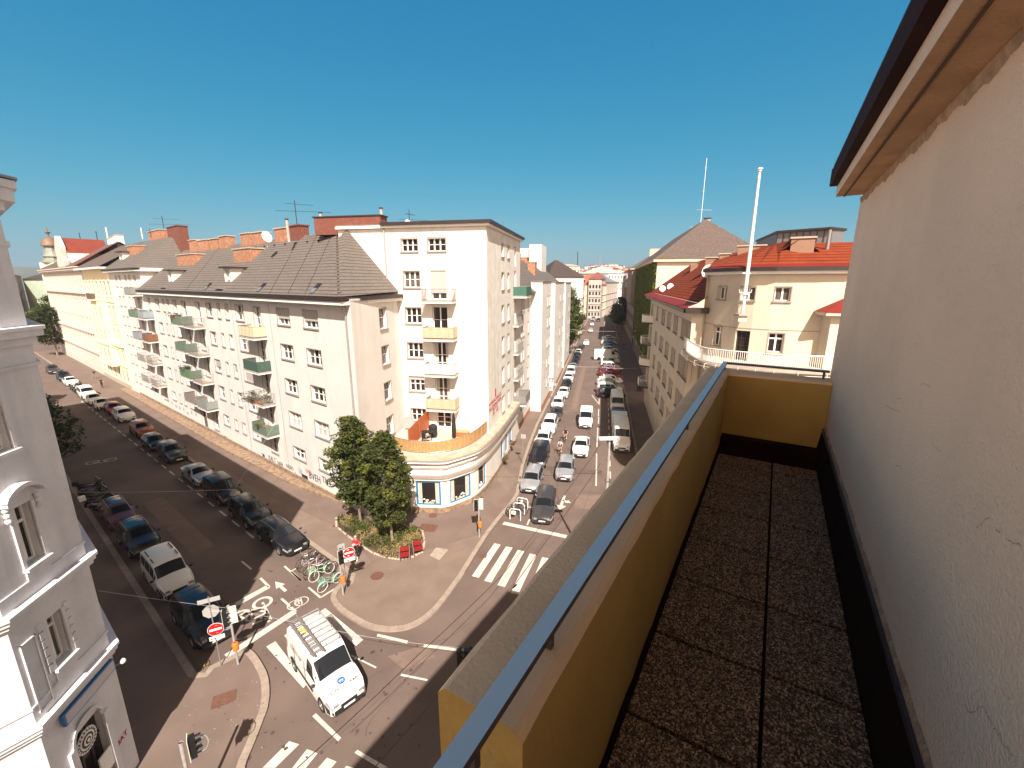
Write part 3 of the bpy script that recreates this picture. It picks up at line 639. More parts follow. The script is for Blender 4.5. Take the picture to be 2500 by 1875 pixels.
# rounded shop
bx = [(1005, 1252.6), (1018, 1253), (1079, 1254.5), (1100, 1250.5), (1151, 1230), (1168, 1218), (1187, 1198), (1203, 1175), (1216, 1155.5)]
sp = [PB(31.4, -18.6), PB(30.4, -15.4)] + [G(*q) for q in bx] + [PB(47.5, -9.45)]
kinds = [None, None, None, 'w', None, 'w', None, 'w', None, None, 'b']
SH = thing('corner_shop', 'white rounded ground floor shop with blue window frames and rubble base under the roof terrace', 'shop', PB(34, -13))
b = MB(); st = MB()
for i in range(len(sp) - 1):
    p, q = sp[i], sp[i + 1]; f = Fr.thru(p, q, 1); s0, s1 = p.dot(f.d), q.dot(f.d)
    if kinds[i] == 'w':
        o = [(s0 + .02, s1 - .02, .75, 2.85)]; facade(b, f, s0, s1, .0, 4.2, o, white)
        a = win_meshes('frame', s1 - s0 - .04, 2.1, frame_b, False); 
        wo = put_window(SH, f, s0 + .02, s1 - .02, .75, 2.85, 'plain', frame_b, False, cur=True); dm = MB(); rnd_ = random.Random(i)
        for k in range(7): cc = f.p(s0 + (s1 - s0) * rnd_.uniform(.3, .7), -.09, rnd_.uniform(.95, 1.3)); dm.ball(cc, (.09, .02, .07), clothm, 6, 4)
        dm.box(f.p((s0 + s1) / 2, -.09, .93), ((s1 - s0) * .4, .03, .1), M('yellow_table', (.6, .42, .16), .6), f.rot); part('window_display', dm, SH)
    elif kinds[i] == 'b':
        o = [(s0 + 1.2 + k * 2.0, s0 + 2.2 + k * 2.0, .9, 2.85, 'plain', dict(fm=frame_b, trim=False)) for k in range(3)]; facade(b, f, s0, s1, 0, 4.2, o, white); windows(SH, f, o)
    else: facade(b, f, s0, s1, 0, 4.2, [], white)
    st.prism([f.p(s0, -.1), f.p(s1, -.1), f.p(s1, .06), f.p(s0, .06)], .1, .55, stone)
part('wall', b, SH); part('stone_base', st, SH)
def offset_poly(P, o):
    out = []
    for i, p in enumerate(P):
        a = P[max(i - 1, 0)]; c = P[min(i + 1, len(P) - 1)]; d = (c - a).normalized(); out.append(p + Vector((d.y, -d.x, 0)) * o)
    return out
def smooth_poly(P, k=4):
    out = []
    for i in range(len(P) - 1):
        p0, p1, p2, p3 = P[max(i - 1, 0)], P[i], P[i + 1], P[min(i + 2, len(P) - 1)]
        for j in range(k):
            t = j / k; out.append(.5 * ((2 * p1) + (p2 - p0) * t + (2 * p0 - 5 * p1 + 4 * p2 - p3) * t * t + (3 * p1 - p0 - 3 * p2 + p3) * t ** 3))
    return out + [P[-1]]
SP = smooth_poly(sp, 3)
def ring(mb, P, o0, o1, z0, z1, m):
    a, c = offset_poly(P, o0), offset_poly(P, o1)
    Z = lambda L, z: [Vector((p.x, p.y, z)) for p in L]
    mb.grid([Z(a, z0), Z(c, z0), Z(c, z1), Z(a, z1)], m, False)
b = MB()
for o, z0, z1, m in ((.14, 3.0, 3.2, white_trim), (.26, 3.2, 3.42, sill_m), (.12, 4.0, 4.16, white_trim), (.24, 4.16, 4.42, white_trim), (.36, 4.42, 4.6, sill_m), (.5, 4.6, 4.78, white_trim), (.56, 4.78, 4.9, sill_m)): ring(b, SP, -.1, o, z0, z1, m)
part('cornice', b, SH, 40)
b = MB(); top = offset_poly(SP, .5); b.prism(top + [PB(47.5, -10), PB(36.45, -10), PB(36.45, -18.4)], 4.8, 5.05, M('stone_terrace_edge', (.55, .42, .31), .9, .3, 1.5), mtop=M('stone_terrace_edge', (.55, .42, .31)))
fen = smooth_poly([PB(31.2, -17.4), Vector((-8.41, 32.83, 0)), Vector((-7.3, 32.55, 0)), Vector((-6.2, 32.47, 0)), Vector((-4.62, 33.13, 0)), Vector((-3.34, 34.68, 0)), PB(36.35, -9.95)], 4)
b.prism(fen + [PB(36.4, -9.9), PB(36.4, -18)], 5.05, 5.2, deck); part('terrace_deck', b, SH)
b = MB(); rows_ = []
for z in (5.25, 6.2): rows_.append([Vector((p.x, p.y, z)) for p in fen])
b.grid(rows_, bamboo); b.grid([[p + Vector((0, 0, 0)) for p in r] for r in [[Vector((q.x, q.y, z)) for q in offset_poly(fen, -.03)] for z in (5.25, 6.2)]], bamboo)
b.tube([Vector((p.x, p.y, 6.22)) for p in fen], .03, steel, 6); b.tube([Vector((p.x, p.y, 5.3)) for p in offset_poly(fen, .03)], .02, steel, 5)
for p in offset_poly(fen, .04)[::1]: b.tube([p + Vector((0, 0, 5.05)), p + Vector((0, 0, 6.25))], .012, bamboo_p, 5)
solo('bamboo_fence', b, 'curved bamboo matting fence round the roof terrace above the corner shop', 'fence', (fen[0].x, fen[0].y, 5.05))
# things on the terrace
p0, p1 = Vector((-8.35, 33.0, 0)), PB(36.35, -15.6); d = (p1 - p0); n_ = 15; b = MB(); rz = math.atan2(d.y, d.x); L = d.length
for k in range(n_):
    c = p0 + d * .5; b.box((c.x, c.y, 5.3 + k * .115 + .05), (L, .03, .095), wood_o, rz)
for t in (0, .5, 1): c = p0 + d * t; b.box((c.x, c.y, 6.1), (.08, .08, 1.85), wood_o, rz)
solo('privacy_screen', b, 'orange slatted wooden privacy screen dividing the roof terrace', 'screen', (p0.x, p0.y, 5.2))
c = G(1109, 1073, 5.2); b = MB(); b.lathe([(.03, .05), (.16, .3), (.2, .9), (.17, 1.5), (.1, 2.2), (.03, 2.5)], M('black_cover', (.015, .012, .012), .8), c, 9)
solo('closed_parasol', b, 'closed parasol in a black cover standing on the roof terrace', 'parasol', c, 30)
c = G(1058, 1066, 5.2); b = MB(); blk = MATS['black_cover']; b.prism([c + Vector((x, y, 0)) for x, y in ((-.35, -.3), (.3, -.3), (.32, .3), (-.35, .3))], 5.2, 6.0, blk); b.ball(c + Vector((0, 0, .85)), (.4, .36, .35), blk)
solo('barbecue', b, 'barbecue wrapped in a black cover beside the orange screen on the terrace', 'barbecue', c, 40)
c = G(1044, 1073, 5.2); b = MB(); b.box(c + Vector((0, 0, .72)), (.95, .8, .05), blk, .3)
for x in (-.4, .4):
    for y in (-.3, .3): b.box(c + Vector((x, y, .35)), (.05, .05, .7), blk)
solo('terrace_table', b, 'low black table on the roof terrace in front of the covered barbecue', 'table', c)
def armchair(c, rz, lab, g=None):
    t = thing('armchair', lab, 'chair', c, rz, g); m1 = M('grey_metal_chair', (.42, .37, .36), .5)
    b = MB(); b.box((0, 0, .42), (.5, .5, .04), blk); part('seat', b, t, world=False)
    b = MB(); b.box((0, .25, .68), (.5, .04, .45), blk); part('backrest', b, t, world=False)
    for x in (-.27, .27):
        for y in (-.24, .26): b = MB(); b.tube([(x, y, 0), (x, y, .64 if y < 0 else .9)], .018, m1, 5); part('leg', b, t, world=False)
        b = MB(); b.box((x, 0, .65), (.05, .55, .03), m1); part('armrest', b, t, world=False)
armchair(G(1040, 1080, 5.2), 2.6, 'grey armchair with black mesh seat on the terrace')
c = G(1128, 1066, 5.2); b = MB(); b.box(c + Vector((0, .1, .22)), (1.2, .6, .44), wood_o, -.2); b.box(c + Vector((0, .1, .46)), (1.3, .7, .05), M('peach_wood', (.6, .3, .14), .6), -.2); solo('storage_box', b, 'low wooden storage box on the terrace behind the parasol', 'box', c)
c = PB(35.7, -11.3, 5.2); b = MB()
for z in (.35, .65, .95): b.tube([c - FBn * 1.1 + Vector((0, 0, z)), c + FBn * 1.0 + Vector((0, 0, z))], .012, steel, 4)
for t in (-1.1, -.4, .3, 1.0): b.tube([c + FBn * t, c + FBn * t + Vector((0, 0, 1.0))], .015, steel, 5)
solo('drying_rack', b, 'thin metal drying rack against the white wall of the terrace', 'rack', c)
c = G(1000, 1045, 5.4); b = MB(); b.box(c + Vector((0, 0, .55)), (.9, .06, 1.1), M('grey_mesh', (.33, .31, .3), .7), .2); solo('mesh_panel', b, 'grey mesh panel leaning on the terrace left of the orange screen', 'panel', c)

# ------------------------------------------------------------ white residential row along the right-hand street, left side
WB = thing('apartment_house', 'white apartment row with projecting bays and grey roof behind the tall corner block', 'building', PB(80, -15))
b = MB(); segs = [(51.5, 60.2, -9.9, 17.2), (60.2, 70, -8.3, 18.6), (70, 73, -9.9, 17.4), (73, 89, -7.95, 18.5), (89, 94, -9.9, 17.4), (94, 108.5, -8.0, 18.4)]
allw = []
for s0, s1, n_, zt in segs:
    f = Fr(11.8, n_, 1); o = []
    if s0 == 51.5: cs = ((53.2, .7), (54.7, .7), (58.2, .8))
    elif s1 - s0 > 9: cs = ((s1 - 1.3, .9),) + (((s0 + s1) / 2 + 1, .9),)
    else: cs = (((s0 + s1) / 2, .9),)
    for c_, w_ in cs:
        for k in range(5): o.append((c_ - w_ / 2, c_ + w_ / 2, 2.4 + 3.15 * k, 3.9 + 3.15 * k, 'n'))
    facade(b, f, s0, s1, .1, zt, o, white); allw.append((f, o))
    f2 = Fr(101.8, -s0, 1); e0 = -9.9 if n_ > -9.5 else None
    if n_ > -9.5: b.face([PB(s0, -9.9), PB(s0, n_), PB(s0, n_, zt), PB(s0, -9.9, zt)], white); b.face([PB(s1, -9.9), PB(s1, n_), PB(s1, n_, zt), PB(s1, -9.9, zt)], white)
b.face([PB(108.5, -9.9), PB(108.5, -22), PB(108.5, -22, 18.4), PB(108.5, -9.9, 18.4)], white)
for s0, s1, n_, zt in segs:
    if n_ > -9.5: b.prism([PB(s0 - .1, -9.8), PB(s0 - .1, n_ + .12), PB(s1 + .1, n_ + .12), PB(s1 + .1, -9.8)], zt, zt + .12, zinc)
    b.prism([PB(s0 + .1, -9.95), PB(s0 + .1, n_ + .06), PB(s1 - .1, n_ + .06), PB(s1 - .1, -9.95)], .1, .8, brick_o)
part('wall', b, WB)
for f, o in allw: windows(WB, f, o, fm=frame_g)
b = MB(); b.face([PB(51.5, -9.3, 17.3), PB(108.5, -9.3, 17.3), PB(108.5, -15.8, 22.6), PB(51.5, -15.8, 22.6)], gtile); b.face([PB(51.5, -22, 17.3), PB(108.5, -22, 17.3), PB(108.5, -15.8, 22.6), PB(51.5, -15.8, 22.6)], gtile); b.face([PB(108.5, -9.3, 17.3), PB(108.5, -22, 17.3), PB(108.5, -15.8, 22.6)], gtile)
b.prism([PB(51.5, -10), PB(60.2, -10), PB(60.2, -9.2), PB(51.5, -9.2)], 17.1, 17.35, dmetal); rb = part('roof', b, WB)
for bb, L, z0, z1 in ((63, 4.5, 19, 22.4), (79, 3.5, 19, 21.9), (56, 4, 21, 24), (68, 5, 21.5, 23.8), (88, 4, 21, 23.2)):
    b = MB(); chimney(b, PB(bb, -12.8 if z0 < 20 else -15.8), rotB, L * .6, 1.3, z0, z1); part('chimney', b, rb)
b = MB(); b.prism([PB(96, -16.2), PB(104, -16.2), PB(104, -13.6), PB(96, -13.6)], 0, 26.4, white, mtop=zinc); b.prism([PB(97, -23), PB(104, -23), PB(104, -16.2), PB(97, -16.2)], 0, 25.7, white, mtop=gtile)
solo('stair_tower', b, 'white windowless stair tower rising behind the grey roof of the row', 'building', PB(100, -15))
def text_plane_done(): pass

# ------------------------------------------------------------ right-hand side: cream house with red roofs and rounded balcony
CR = thing('cream_house', 'cream corner house with red tile roof, rounded front, long white balustrade and flagpole bracket', 'building', PB(45, 14))
FC = Fr(11.8, 6.93, -1)
def HX(x, y): return FC.hit(1560 + x / 6.913, 620 + y / 6.913)
cols = []
for x0, x1, y in ((810, 880, 1250), (778, 800, 1240), (720, 768, 1220), (590, 655, 1160), (483, 540, 1110), (385, 440, 1050), (300, 330, 1000)):
    a, c = HX(x0, y)[0], HX(x1, y)[0]; cols.append((min(a, c), max(a, c)))
cols += [(c + 68.5 - 58, d + 68.5 - 58) for c, d in ()]
ops = [(a, c, 13.75 - 3.15 * k, 15.35 - 3.15 * k, 'c2', dict(gm=glass)) for a, c in cols for k in range(4)] + [(65.2, 67.2, 13.0 - 3.15 * k, 15.35 - 3.15 * k, 'door') for k in range(4)]
b = MB(); facade(b, FC, 37.2, 69.0, .1, 16.2, ops, cream); strip(b, FC, 37.2, 69, 15.42, 15.47, .02, sill_m)
jp = [(1720, 788.5), (1743, 793), (1764, 796), (1797, 800.8), (1834, 803.5), (1877, 806), (1919, 807.6), (1990, 810.2), (2046, 812), (2130, 813)]
cp = [G(x, y, 15.4) for x, y in jp]; cp = [Vector((p.x, p.y, 0)) for p in cp]
cp = [PB(37.2, 6.93), Vector((15.1, 34.5, 0))] + cp
kind = [None, None, None, 'a', None, 'd', None, 'w', None, None, None]
cw = []
for i in range(len(cp) - 1):
    p, q = cp[i], cp[i + 1]; f = Fr.thru(p, q, 1); s0, s1 = p.dot(f.d), q.dot(f.d); o = []; W_ = s1 - s0
    if kind[i] == 'a': o = [(s0 + .03, s1 - .03, 13.9, 15.3, 'cross'), (s0 + .1, s1 + 0, 17.35, 18.25, 'v2')]
    if kind[i] == 'd': o = [(s0 + .03, s1 - .03, 13.12, 15.25, 'grid', dict(fm=frame_d, trim=False)), (s0 + .05, s1 - .05, 17.35, 18.25, 'v2')]
    if kind[i] == 'w': o = [(s0 + .03, s1 - .03, 13.9, 15.25, 'cross'), (s0 + .05, s1 - .02, 17.35, 18.25, 'v2')]
    facade(b, f, s0, s1, .1, 16.2 if i == 0 else 19.15, o, cream); cw.append((f, o))
    if i > 1: strip(b, f, s0, s1, 15.40, 15.45, .02, sill_m)
side = cp[2]; b.face([side + Vector((0, 0, 15.5)), side + Vector((4.5, 9.5, 15.5)), side + Vector((4.5, 9.5, 19.2)), side + Vector((0, 0, 19.2))], cream)
part('wall', b, CR); windows(CR, FC, ops)
for f, o in cw: windows(CR, f, o)
# roofs
b = MB(); b.face([PB(36.6, 6.2, 16.55), PB(74, 6.2, 16.55), PB(74, 7.3, 16.95), PB(36.9, 7.3, 16.95)], rmetal); b.prism([PB(36.6, 6.2), PB(69.3, 6.2), PB(69.3, 6.95), PB(37, 6.95)], 16.2, 16.5, dmetal)
b.face([PB(37, 7.3, 16.97), PB(74, 7.3, 16.97), PB(74, 13.6, 21.65), PB(36, 13.6, 21.65)], rtile); b.face([PB(36, 20, 17), PB(74, 20, 17), PB(74, 13.6, 21.65), PB(36, 13.6, 21.65)], rtile)
cq = [cp[1]] + cp[2:]; eo = offset_poly(cq, .55); Z = lambda L, z: [Vector((p.x, p.y, z)) for p in L]
inn = [PB(b_, 13.6) for b_ in (60, 54, 49.5, 46.5, 44, 42, 40.5, 39.3)] + [Vector((23.2, 36.2, 0)), Vector((25, 35.6, 0)), Vector((28, 34.8, 0))]
b.grid([Z(offset_poly(cq, -.1), 19.1), Z(offset_poly(cq, .45), 19.1), Z(offset_poly(cq, .45), 19.3)], white_trim)
b.grid([Z(offset_poly(cq, .45), 19.3), Z(offset_poly(cq, .62), 19.3), Z(offset_poly(cq, .62), 19.55)], dmetal)
b.grid([Z(offset_poly(cq, .62), 19.55), Z(offset_poly(cq, .1), 19.72)], rmetal)
b.grid([Z(offset_poly(cq, .1), 19.72), Z(inn, 21.6)], rtile); b.grid([Z(inn, 21.6), Z([p + Vector((6, 1.5, 0)) for p in inn], 18)], rtile)
CRR = part('roof', b, CR)
b = MB(); b.prism([PB(36.6, 6.3), PB(36.2, 6.3), Vector((15.3, 34.0, 0)), Vector((15.4, 34.6, 0)), PB(37.2, 6.95)], 16.2, 16.6, dmetal, mtop=rmetal); part('gutter', b, CR)
for (x0, x1, yt, D, L, zb) in ((1943, 2003, 582, 32.5, 3.4, 19.8), (1808, 1882, 601, 41, 3.0, 20.6), (1764, 1792, 621, 45, 1.4, 20), (1729, 1760, 630, 48, 1.8, 20), (1692, 1710, 640, 60, 1.6, 19.6)):
    p = AT((x0 + x1) / 2, yt, D); b = MB(); wd = (x1 - x0) / 1085 * D
    chimney(b, (p.x, p.y + .6), -.5, wd * .8, 1.5, zb, p.z, M('brown_brick', (.22, .09, .045), .9, brick=(3.4, (.5, .4, .3), .05))); part('chimney', b, CRR)
p = AT(2027, 560, 33); b = MB(); b.tube([(p.x, p.y, 19.9), (p.x, p.y, p.z)], .12, zinc, 10); b.tube([(p.x, p.y, p.z + .05), (p.x, p.y, p.z + .12)], .22, dmetal, 8); b.tube([(p.x, p.y, 19.8), (p.x, p.y, 20.1)], .2, rmetal, 8); part('flue_pipe', b, CRR, 40)
# porch at the right
pp, pq = cp[-3], cp[-1]; f = Fr.thru(pp, pq, 1); s0 = pp.dot(f.d) + .25; b = MB()
b.prism([f.p(s0, 0), f.p(s0 + 4, 0), f.p(s0 + 4, 1.0), f.p(s0 + .1, 1.0)], 13.1, 16.55, cream); b.prism([f.p(s0 - .45, 0), f.p(s0 + 4, 0), f.p(s0 + 4, 1.5), f.p(s0 - .45, 1.5)], 16.55, 16.75, cream)
b.face([f.p(s0 - .5, 1.55, 16.75), f.p(s0 + 4, 1.55, 16.75), f.p(s0 + 4, 0, 17.9), f.p(s0 + 1.6, 0, 17.9)], rmetal); b.face([f.p(s0 - .5, 1.55, 16.75), f.p(s0 - .5, 0, 16.75), f.p(s0 + 1.6, 0, 17.9)], rmetal); part('porch', b, CR)
# long balustraded balcony
rp = [(1672, 822), (1690, 836), (1719, 848), (1755, 853.5), (1791, 857), (1850, 862), (1920, 866.5), (2022, 870.5), (2120, 873)]
rail = [G(x, y, 14.1) for x, y in rp]; rail = smooth_poly([Vector((p.x, p.y, 0)) for p in rail], 3)
b = MB(); b.prism(offset_poly(rail, .1) + [cp[-1], cp[-3], cp[7], cp[5], cp[3]], 12.95, 13.12, concrete); bal = part('balcony', b, CR)
b = MB(); b.tube(Z(rail, 14.1), .035, whitepole, 6); b.tube(Z(rail, 13.22), .02, whitepole, 5)
acc = 0
for i in range(len(rail) - 1):
    p, q = rail[i], rail[i + 1]; L = (q - p).length; n_ = max(1, int(L / .11))
    for k in range(n_): c = p.lerp(q, k / n_); b.box((c.x, c.y, 13.64), (.026, .026, .9), whitepole)
part('balustrade', b, bal)
b = MB(); orr = offset_poly(rail, .1)
for i in range(1, len(orr), 2):
    c = orr[i]; d = (orr[i] - rail[i]).normalized(); b.tube([Vector((c.x, c.y, 13.05)), Vector((c.x, c.y, 13.05)) + d * .16, Vector((c.x, c.y, 12.75)) + d * .2, Vector((c.x, c.y, 12.65)) + d * .05], .018, whitepole, 5)
b.tube(Z(offset_poly(rail, .3), 12.85), .015, whitepole, 5); part('clothes_hooks', b, bal)
# rounded balconies on the street side
for k in range(4):
    z = 12.9 - 3.15 * k; b = MB(); o = []
    for j in range(9): t = j / 8; o.append(FC.p(64.6 + 3.9 * t, 1.25 * min(1, math.sin(PI * t) * 1.6)))
    b.prism(o, z - .18, z, dmetal); bb_ = part('balcony', b, CR); b = MB(); b.tube(Z(o, z + 1), .03, whitepole, 5)
    for i in range(len(o) - 1):
        for q in range(5): c = o[i].lerp(o[i + 1], q / 5); b.box((c.x, c.y, z + .5), (.025, .025, 1), whitepole)
    if k % 2 == 0: b.grid([Z(o[:4], z + .05), Z(o[:4], z + .95)], whitepole)
    part('railing', b, bb_)
# penthouse behind
b = MB(); A_ = AT(1898, 569, 43); B_ = AT(2062, 564, 41); b.prism([A_, AT(2030, 567, 40), B_, B_ + Vector((2, 8, 0)), A_ + Vector((3, 9, 0))], 14, A_.z, M('grey_metal_cladding', (.22, .21, .21), .5, .1, 3, metal=.4)); 
for k in range(9): c = A_.lerp(AT(2030, 567, 40), k / 8); b.box((c.x, c.y - .03, A_.z - 1.2), (.06, .06, 2.3), dmetal)
b.prism([A_ + Vector((-.2, -.2, 0)), AT(2030, 567, 39.7), B_ + Vector((.2, 0, 0)), B_ + Vector((2, 8.3, 0)), A_ + Vector((3, 9.3, 0))], A_.z, A_.z + .18, dmetal)
solo('penthouse', b, 'grey metal clad rooftop penthouse behind the red tile roof', 'building', (A_.x, A_.y, 14))
# flagpole
p = AT(1813, 765, 29.9); t = thing('flagpole', 'tall white flagpole standing on a wall bracket of the cream house', 'flagpole', (p.x, p.y, 0))
dz = Vector((0, 0, 1)); b0 = p.z + .0; top = AT(1855, 420, 29.9).z
b = MB(); b.tube([(0, 0, b0), (0, 0, b0 + 1.3)], .10, whitepole, 10); b.tube([(0, 0, b0 + 1.3), (0, 0, b0 + 5)], .125, whitepole, 10, r1=.115); b.tube([(0, 0, b0 + 5), (0, 0, top)], .105, whitepole, 10, r1=.075); part('pole', b, t, 40, world=False)
b = MB(); b.lathe([(.08, 0), (.13, .06), (.10, .12), (.17, .16), (.17, .22), (.06, .27), (0, .28)], whitepole, (0, 0, top), 12); b.ball((0, 0, top - .35), (.11, .11, .07), whitepole); part('finial', b, t, 40, world=False)
b = MB(); b.box((0, .1, b0 - .08), (.75, .75, .12), concrete); b.prism([(-.3, -.1), (.3, -.1), (.3, .5), (-.3, .5)], b0 - .55, b0 - .14, cream); part('bracket', b, t, world=False)
b = MB()
for sx in (-1, 1): b.tube([(0, 0, b0 + 1.35), (sx * .4, 0, b0 + 1.4), (sx * .42, 0, b0 + 1.6)], .025, whitepole, 6)
b.tube([(-.35, 0, b0 + 2.65), (.95, .2, b0 + 2.65)], .05, whitepole, 6); b.tube([(0, 0, b0 + 2.65), (.1, 1.2, b0 + 2.65)], .04, whitepole, 6); b.lathe([(.1, -.1), (.2, -.05), (.2, .05), (.1, .1)], whitepole, (0, 0, b0 + 1.3), 10); part('cleat_arm', b, t, 40, world=False)

# ------------------------------------------------------------ ivy house and the brown row beyond
IV = thing('ivy_house', 'brown house covered in green ivy with a steep brown hipped roof and cream fire wall', 'building', PB(100, 16))
b = MB(); fi = Fr(11.8, 8.6, -1); o = [(a - .5, a + .5, z, z + 1.7, 'far', dict(trim=False)) for a in (85, 90, 95, 100, 105, 110, 115, 120) for z in (4.8, 8.6, 12.4, 16.2)]
facade(b, fi, 80, 127, .1, 21.9, o, brownwall); b.face([PB(80, 8.6), PB(80, 24), PB(80, 24, 21.9), PB(80, 8.6, 21.9)], cream); b.face([PB(127, 8.6), PB(127, 24), PB(127, 24, 21.9), PB(127, 8.6, 21.9)], cream)
b.prism([PB(80, 8.7), PB(127, 8.7), PB(127, 8.35), PB(80, 8.35)], 3.6, 3.95, beige_cap); part('wall', b, IV); windows(IV, fi, o)
b = MB(); e = [PB(79.4, 7.9, 22.3), PB(127, 7.9, 22.3), PB(127, 26.5, 22.3), PB(79.4, 26.5, 22.3)]; r0, r1 = PB(88, 17.3, 29.6), PB(127, 17.3, 29.6)
b.face([e[0], e[1], r1, r0], btile); b.face([e[0], r0, e[3]], btile); b.face([e[3], r0, r1, e[2]], btile); b.prism([PB(79.4, 7.9), PB(127, 7.9), PB(127, 26.5), PB(79.4, 26.5)], 21.9, 22.25, peach); ivr = part('roof', b, IV)
p = AT(1727, 535, 88); b = MB(); b.box((p.x, p.y, p.z - 2), (.9, .9, 4), concrete, rotB); b.box((p.x, p.y, p.z + .15), (1.3, 1.3, .1), dmetal, rotB); part('chimney', b, ivr)
BR = thing('brown_house', 'brown plastered house with a projecting upper storey beyond the ivy house', 'building', PB(145, 16))
b = MB(); f = Fr(11.8, 8.4, -1); o = [(a - .6, a + .6, z, z + 2, 'far', dict(trim=False)) for a in range(130, 166, 5) for z in (1.2, 5.4, 9.2)]
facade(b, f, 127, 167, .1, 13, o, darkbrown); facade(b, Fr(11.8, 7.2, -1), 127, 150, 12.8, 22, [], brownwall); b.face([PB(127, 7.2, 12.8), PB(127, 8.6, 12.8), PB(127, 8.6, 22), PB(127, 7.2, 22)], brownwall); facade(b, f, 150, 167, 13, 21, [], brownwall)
b.prism([PB(127, 7.2), PB(150, 7.2), PB(150, 8.5), PB(127, 8.5)], 12.5, 12.8, brownwall); part('wall', b, BR); windows(BR, f, o)
b = MB(); b.face([PB(126.5, 6.6, 22.1), PB(168, 6.6, 22.1), PB(168, 16, 28), PB(134, 16, 28)], btile); b.face([PB(126.5, 6.6, 22.1), PB(134, 16, 28), PB(126.5, 25, 22.1)], btile); b.prism([PB(126.5, 6.6), PB(168, 6.6), PB(168, 25), PB(126.5, 25)], 21.9, 22.1, peach); rr2 = part('roof', b, BR)
p = AT(1602, 608, 133); b = MB(); chimney(b, (p.x, p.y), rotB, 1.2, 3.6, 22, p.z, peach); part('chimney', b, rr2)
for i, (b0_, b1_, n_, zt, m, lab) in enumerate(((167, 196, 8.7, 19.5, brownwall, 'shaded grey brown house with a bay window far down the right-hand street'), (196, 232, 8.9, 21.5, M('grey_pink_render', (.36, .29, .25), .9, .1, .8), 'greyish pink house with a light roof at the far right of the street'))):
    t = thing('apartment_house', lab, 'building', PB((b0_ + b1_) / 2, 16)); b = MB(); f = Fr(11.8, n_, -1)
    o = [(a - .6, a + .6, z, z + 2, 'far', dict(trim=False)) for a in range(int(b0_) + 3, int(b1_) - 1, 4) for z in (1.4, 5.6, 9.4, 13.2, 16.4) if z + 2 < zt]
    facade(b, f, b0_, b1_, .1, zt, o, m); b.face([PB(b0_, n_), PB(b0_, 24), PB(b0_, 24, zt), PB(b0_, n_, zt)], m); b.face([PB(b1_, n_), PB(b1_, 24), PB(b1_, 24, zt), PB(b1_, n_, zt)], m)
    for z in (4.6, 8.6, 12.4): strip(b, f, b0_, b1_, z, z + .3, .25, m)
    b.prism([f.p(b0_ + 8, 0), f.p(b0_ + 12, 0), f.p(b0_ + 11.4, 1.2), f.p(b0_ + 8.6, 1.2)], 5, zt - 3, m)
    part('wall', b, t); windows(t, f, o); b = MB(); b.face([PB(b0_, n_ - .7, zt), PB(b1_, n_ - .7, zt), PB(b1_, 16, zt + 4), PB(b0_, 16, zt + 4)], zinc); b.face([PB(b0_, 24, zt), PB(b1_, 24, zt), PB(b1_, 16, zt + 4), PB(b0_, 16, zt + 4)], zinc); part('roof', b, t)
# ------------------------------------------------------------ grey-white ornate house on the left (cut corner)
FL = Fr(-9.4, -12.385, 1); L1, L2 = FL.p(12.46), FL.p(15.45); FLL = Fr(37.4, 0, 1); FLL.off = L1.dot(FLL.n); sL = L1.dot(FLL.d)
rL = L2.dot(FA.n); aL = L2.dot(FA.d)
LB = thing('ornate_corner_house', 'grey white ornate house with cut corner and blue shop sign, nearest on the left', 'building', (L1.x - 5, L1.y, 0))
b = MB(); ops = [(13.44, 14.06, 6.75, 8.4, 'cross', dict(trim=False)), (13.44, 14.06, 10.35, 12.2, 'cross', dict(trim=False)), (13.42, 14.02, 13.9, 15.9, 'cross', dict(trim=False))]
arch = [(13.25, 14.45, 0.1, 4.0, 'none')]
facade(b, FL, 12.46, 15.45, 0, 20.9, ops + arch, bluewhite, .3); facade(b, FLL, sL - 9, sL, 0, 20.9, [(sL - 5 + 0, sL - 4.2, z, z + 1.8, 'cross', dict(trim=False)) for z in (6.7, 10.4, 13.9)], bluewhite)
facade(b, Fr(-52.6, rL, 1), aL, 48, 0, 20.9, [], bluewhite)
b.face([PA(48, rL), PA(48, rL - 14), PA(48, rL - 14, 20.9), PA(48, rL, 20.9)], bluewhite)
part('wall', b, LB); windows(LB, FL, ops); windows(LB, FLL, [(sL - 5, sL - 4.2, z, z + 1.8, 'cross', dict(trim=False)) for z in (6.7, 10.4, 13.9)])
def Lring(mb, z0, z1, o, m, ends=True):
    c1 = L1 + (FL.n + FLL.n).normalized() * o * 1.03; c2 = L2 + (FL.n + FA.n).normalized() * o * 1.12
    P = [FLL.p(sL - 9, o), c1, c2, PA(48, rL + o)]; Q = [FLL.p(sL - 9, -.05), L1 - FL.n * .05, L2 - FL.n * .05, PA(48, rL - .05)]
    mb.prism(P + Q[::-1], z0, z1, m)
b = MB()
for z0, z1, o in ((5.3, 5.45, .10), (5.45, 5.6, .18), (5.6, 5.7, .24), (6.2, 6.28, .05), (9.05, 9.2, .12), (9.2, 9.34, .2), (9.34, 9.44, .26), (9.85, 9.93, .05), (16.1, 16.2, .08), (16.75, 17.0, .12), (17.0, 17.2, .28), (17.2, 17.3, .34)): Lring(b, z0, z1, o, bluewhite)
for z0, z1, o in ((19.6, 19.75, .06), (20.6, 20.85, .14), (20.85, 21.2, .36), (21.2, 21.42, .44)): Lring(b, z0, z1, o, bluewhite)
for (a, c, z0, z1) in ((12.62, 13.12, 5.9, 8.3),):      # raised panel frame left of the window
    for q in ((a, a + .05, z0, z1), (c - .05, c, z0, z1), (a, c, z0, z0 + .05), (a, c, z1 - .05, z1)): strip(b, FL, q[0], q[1], q[2], q[3], .05, bluewhite)
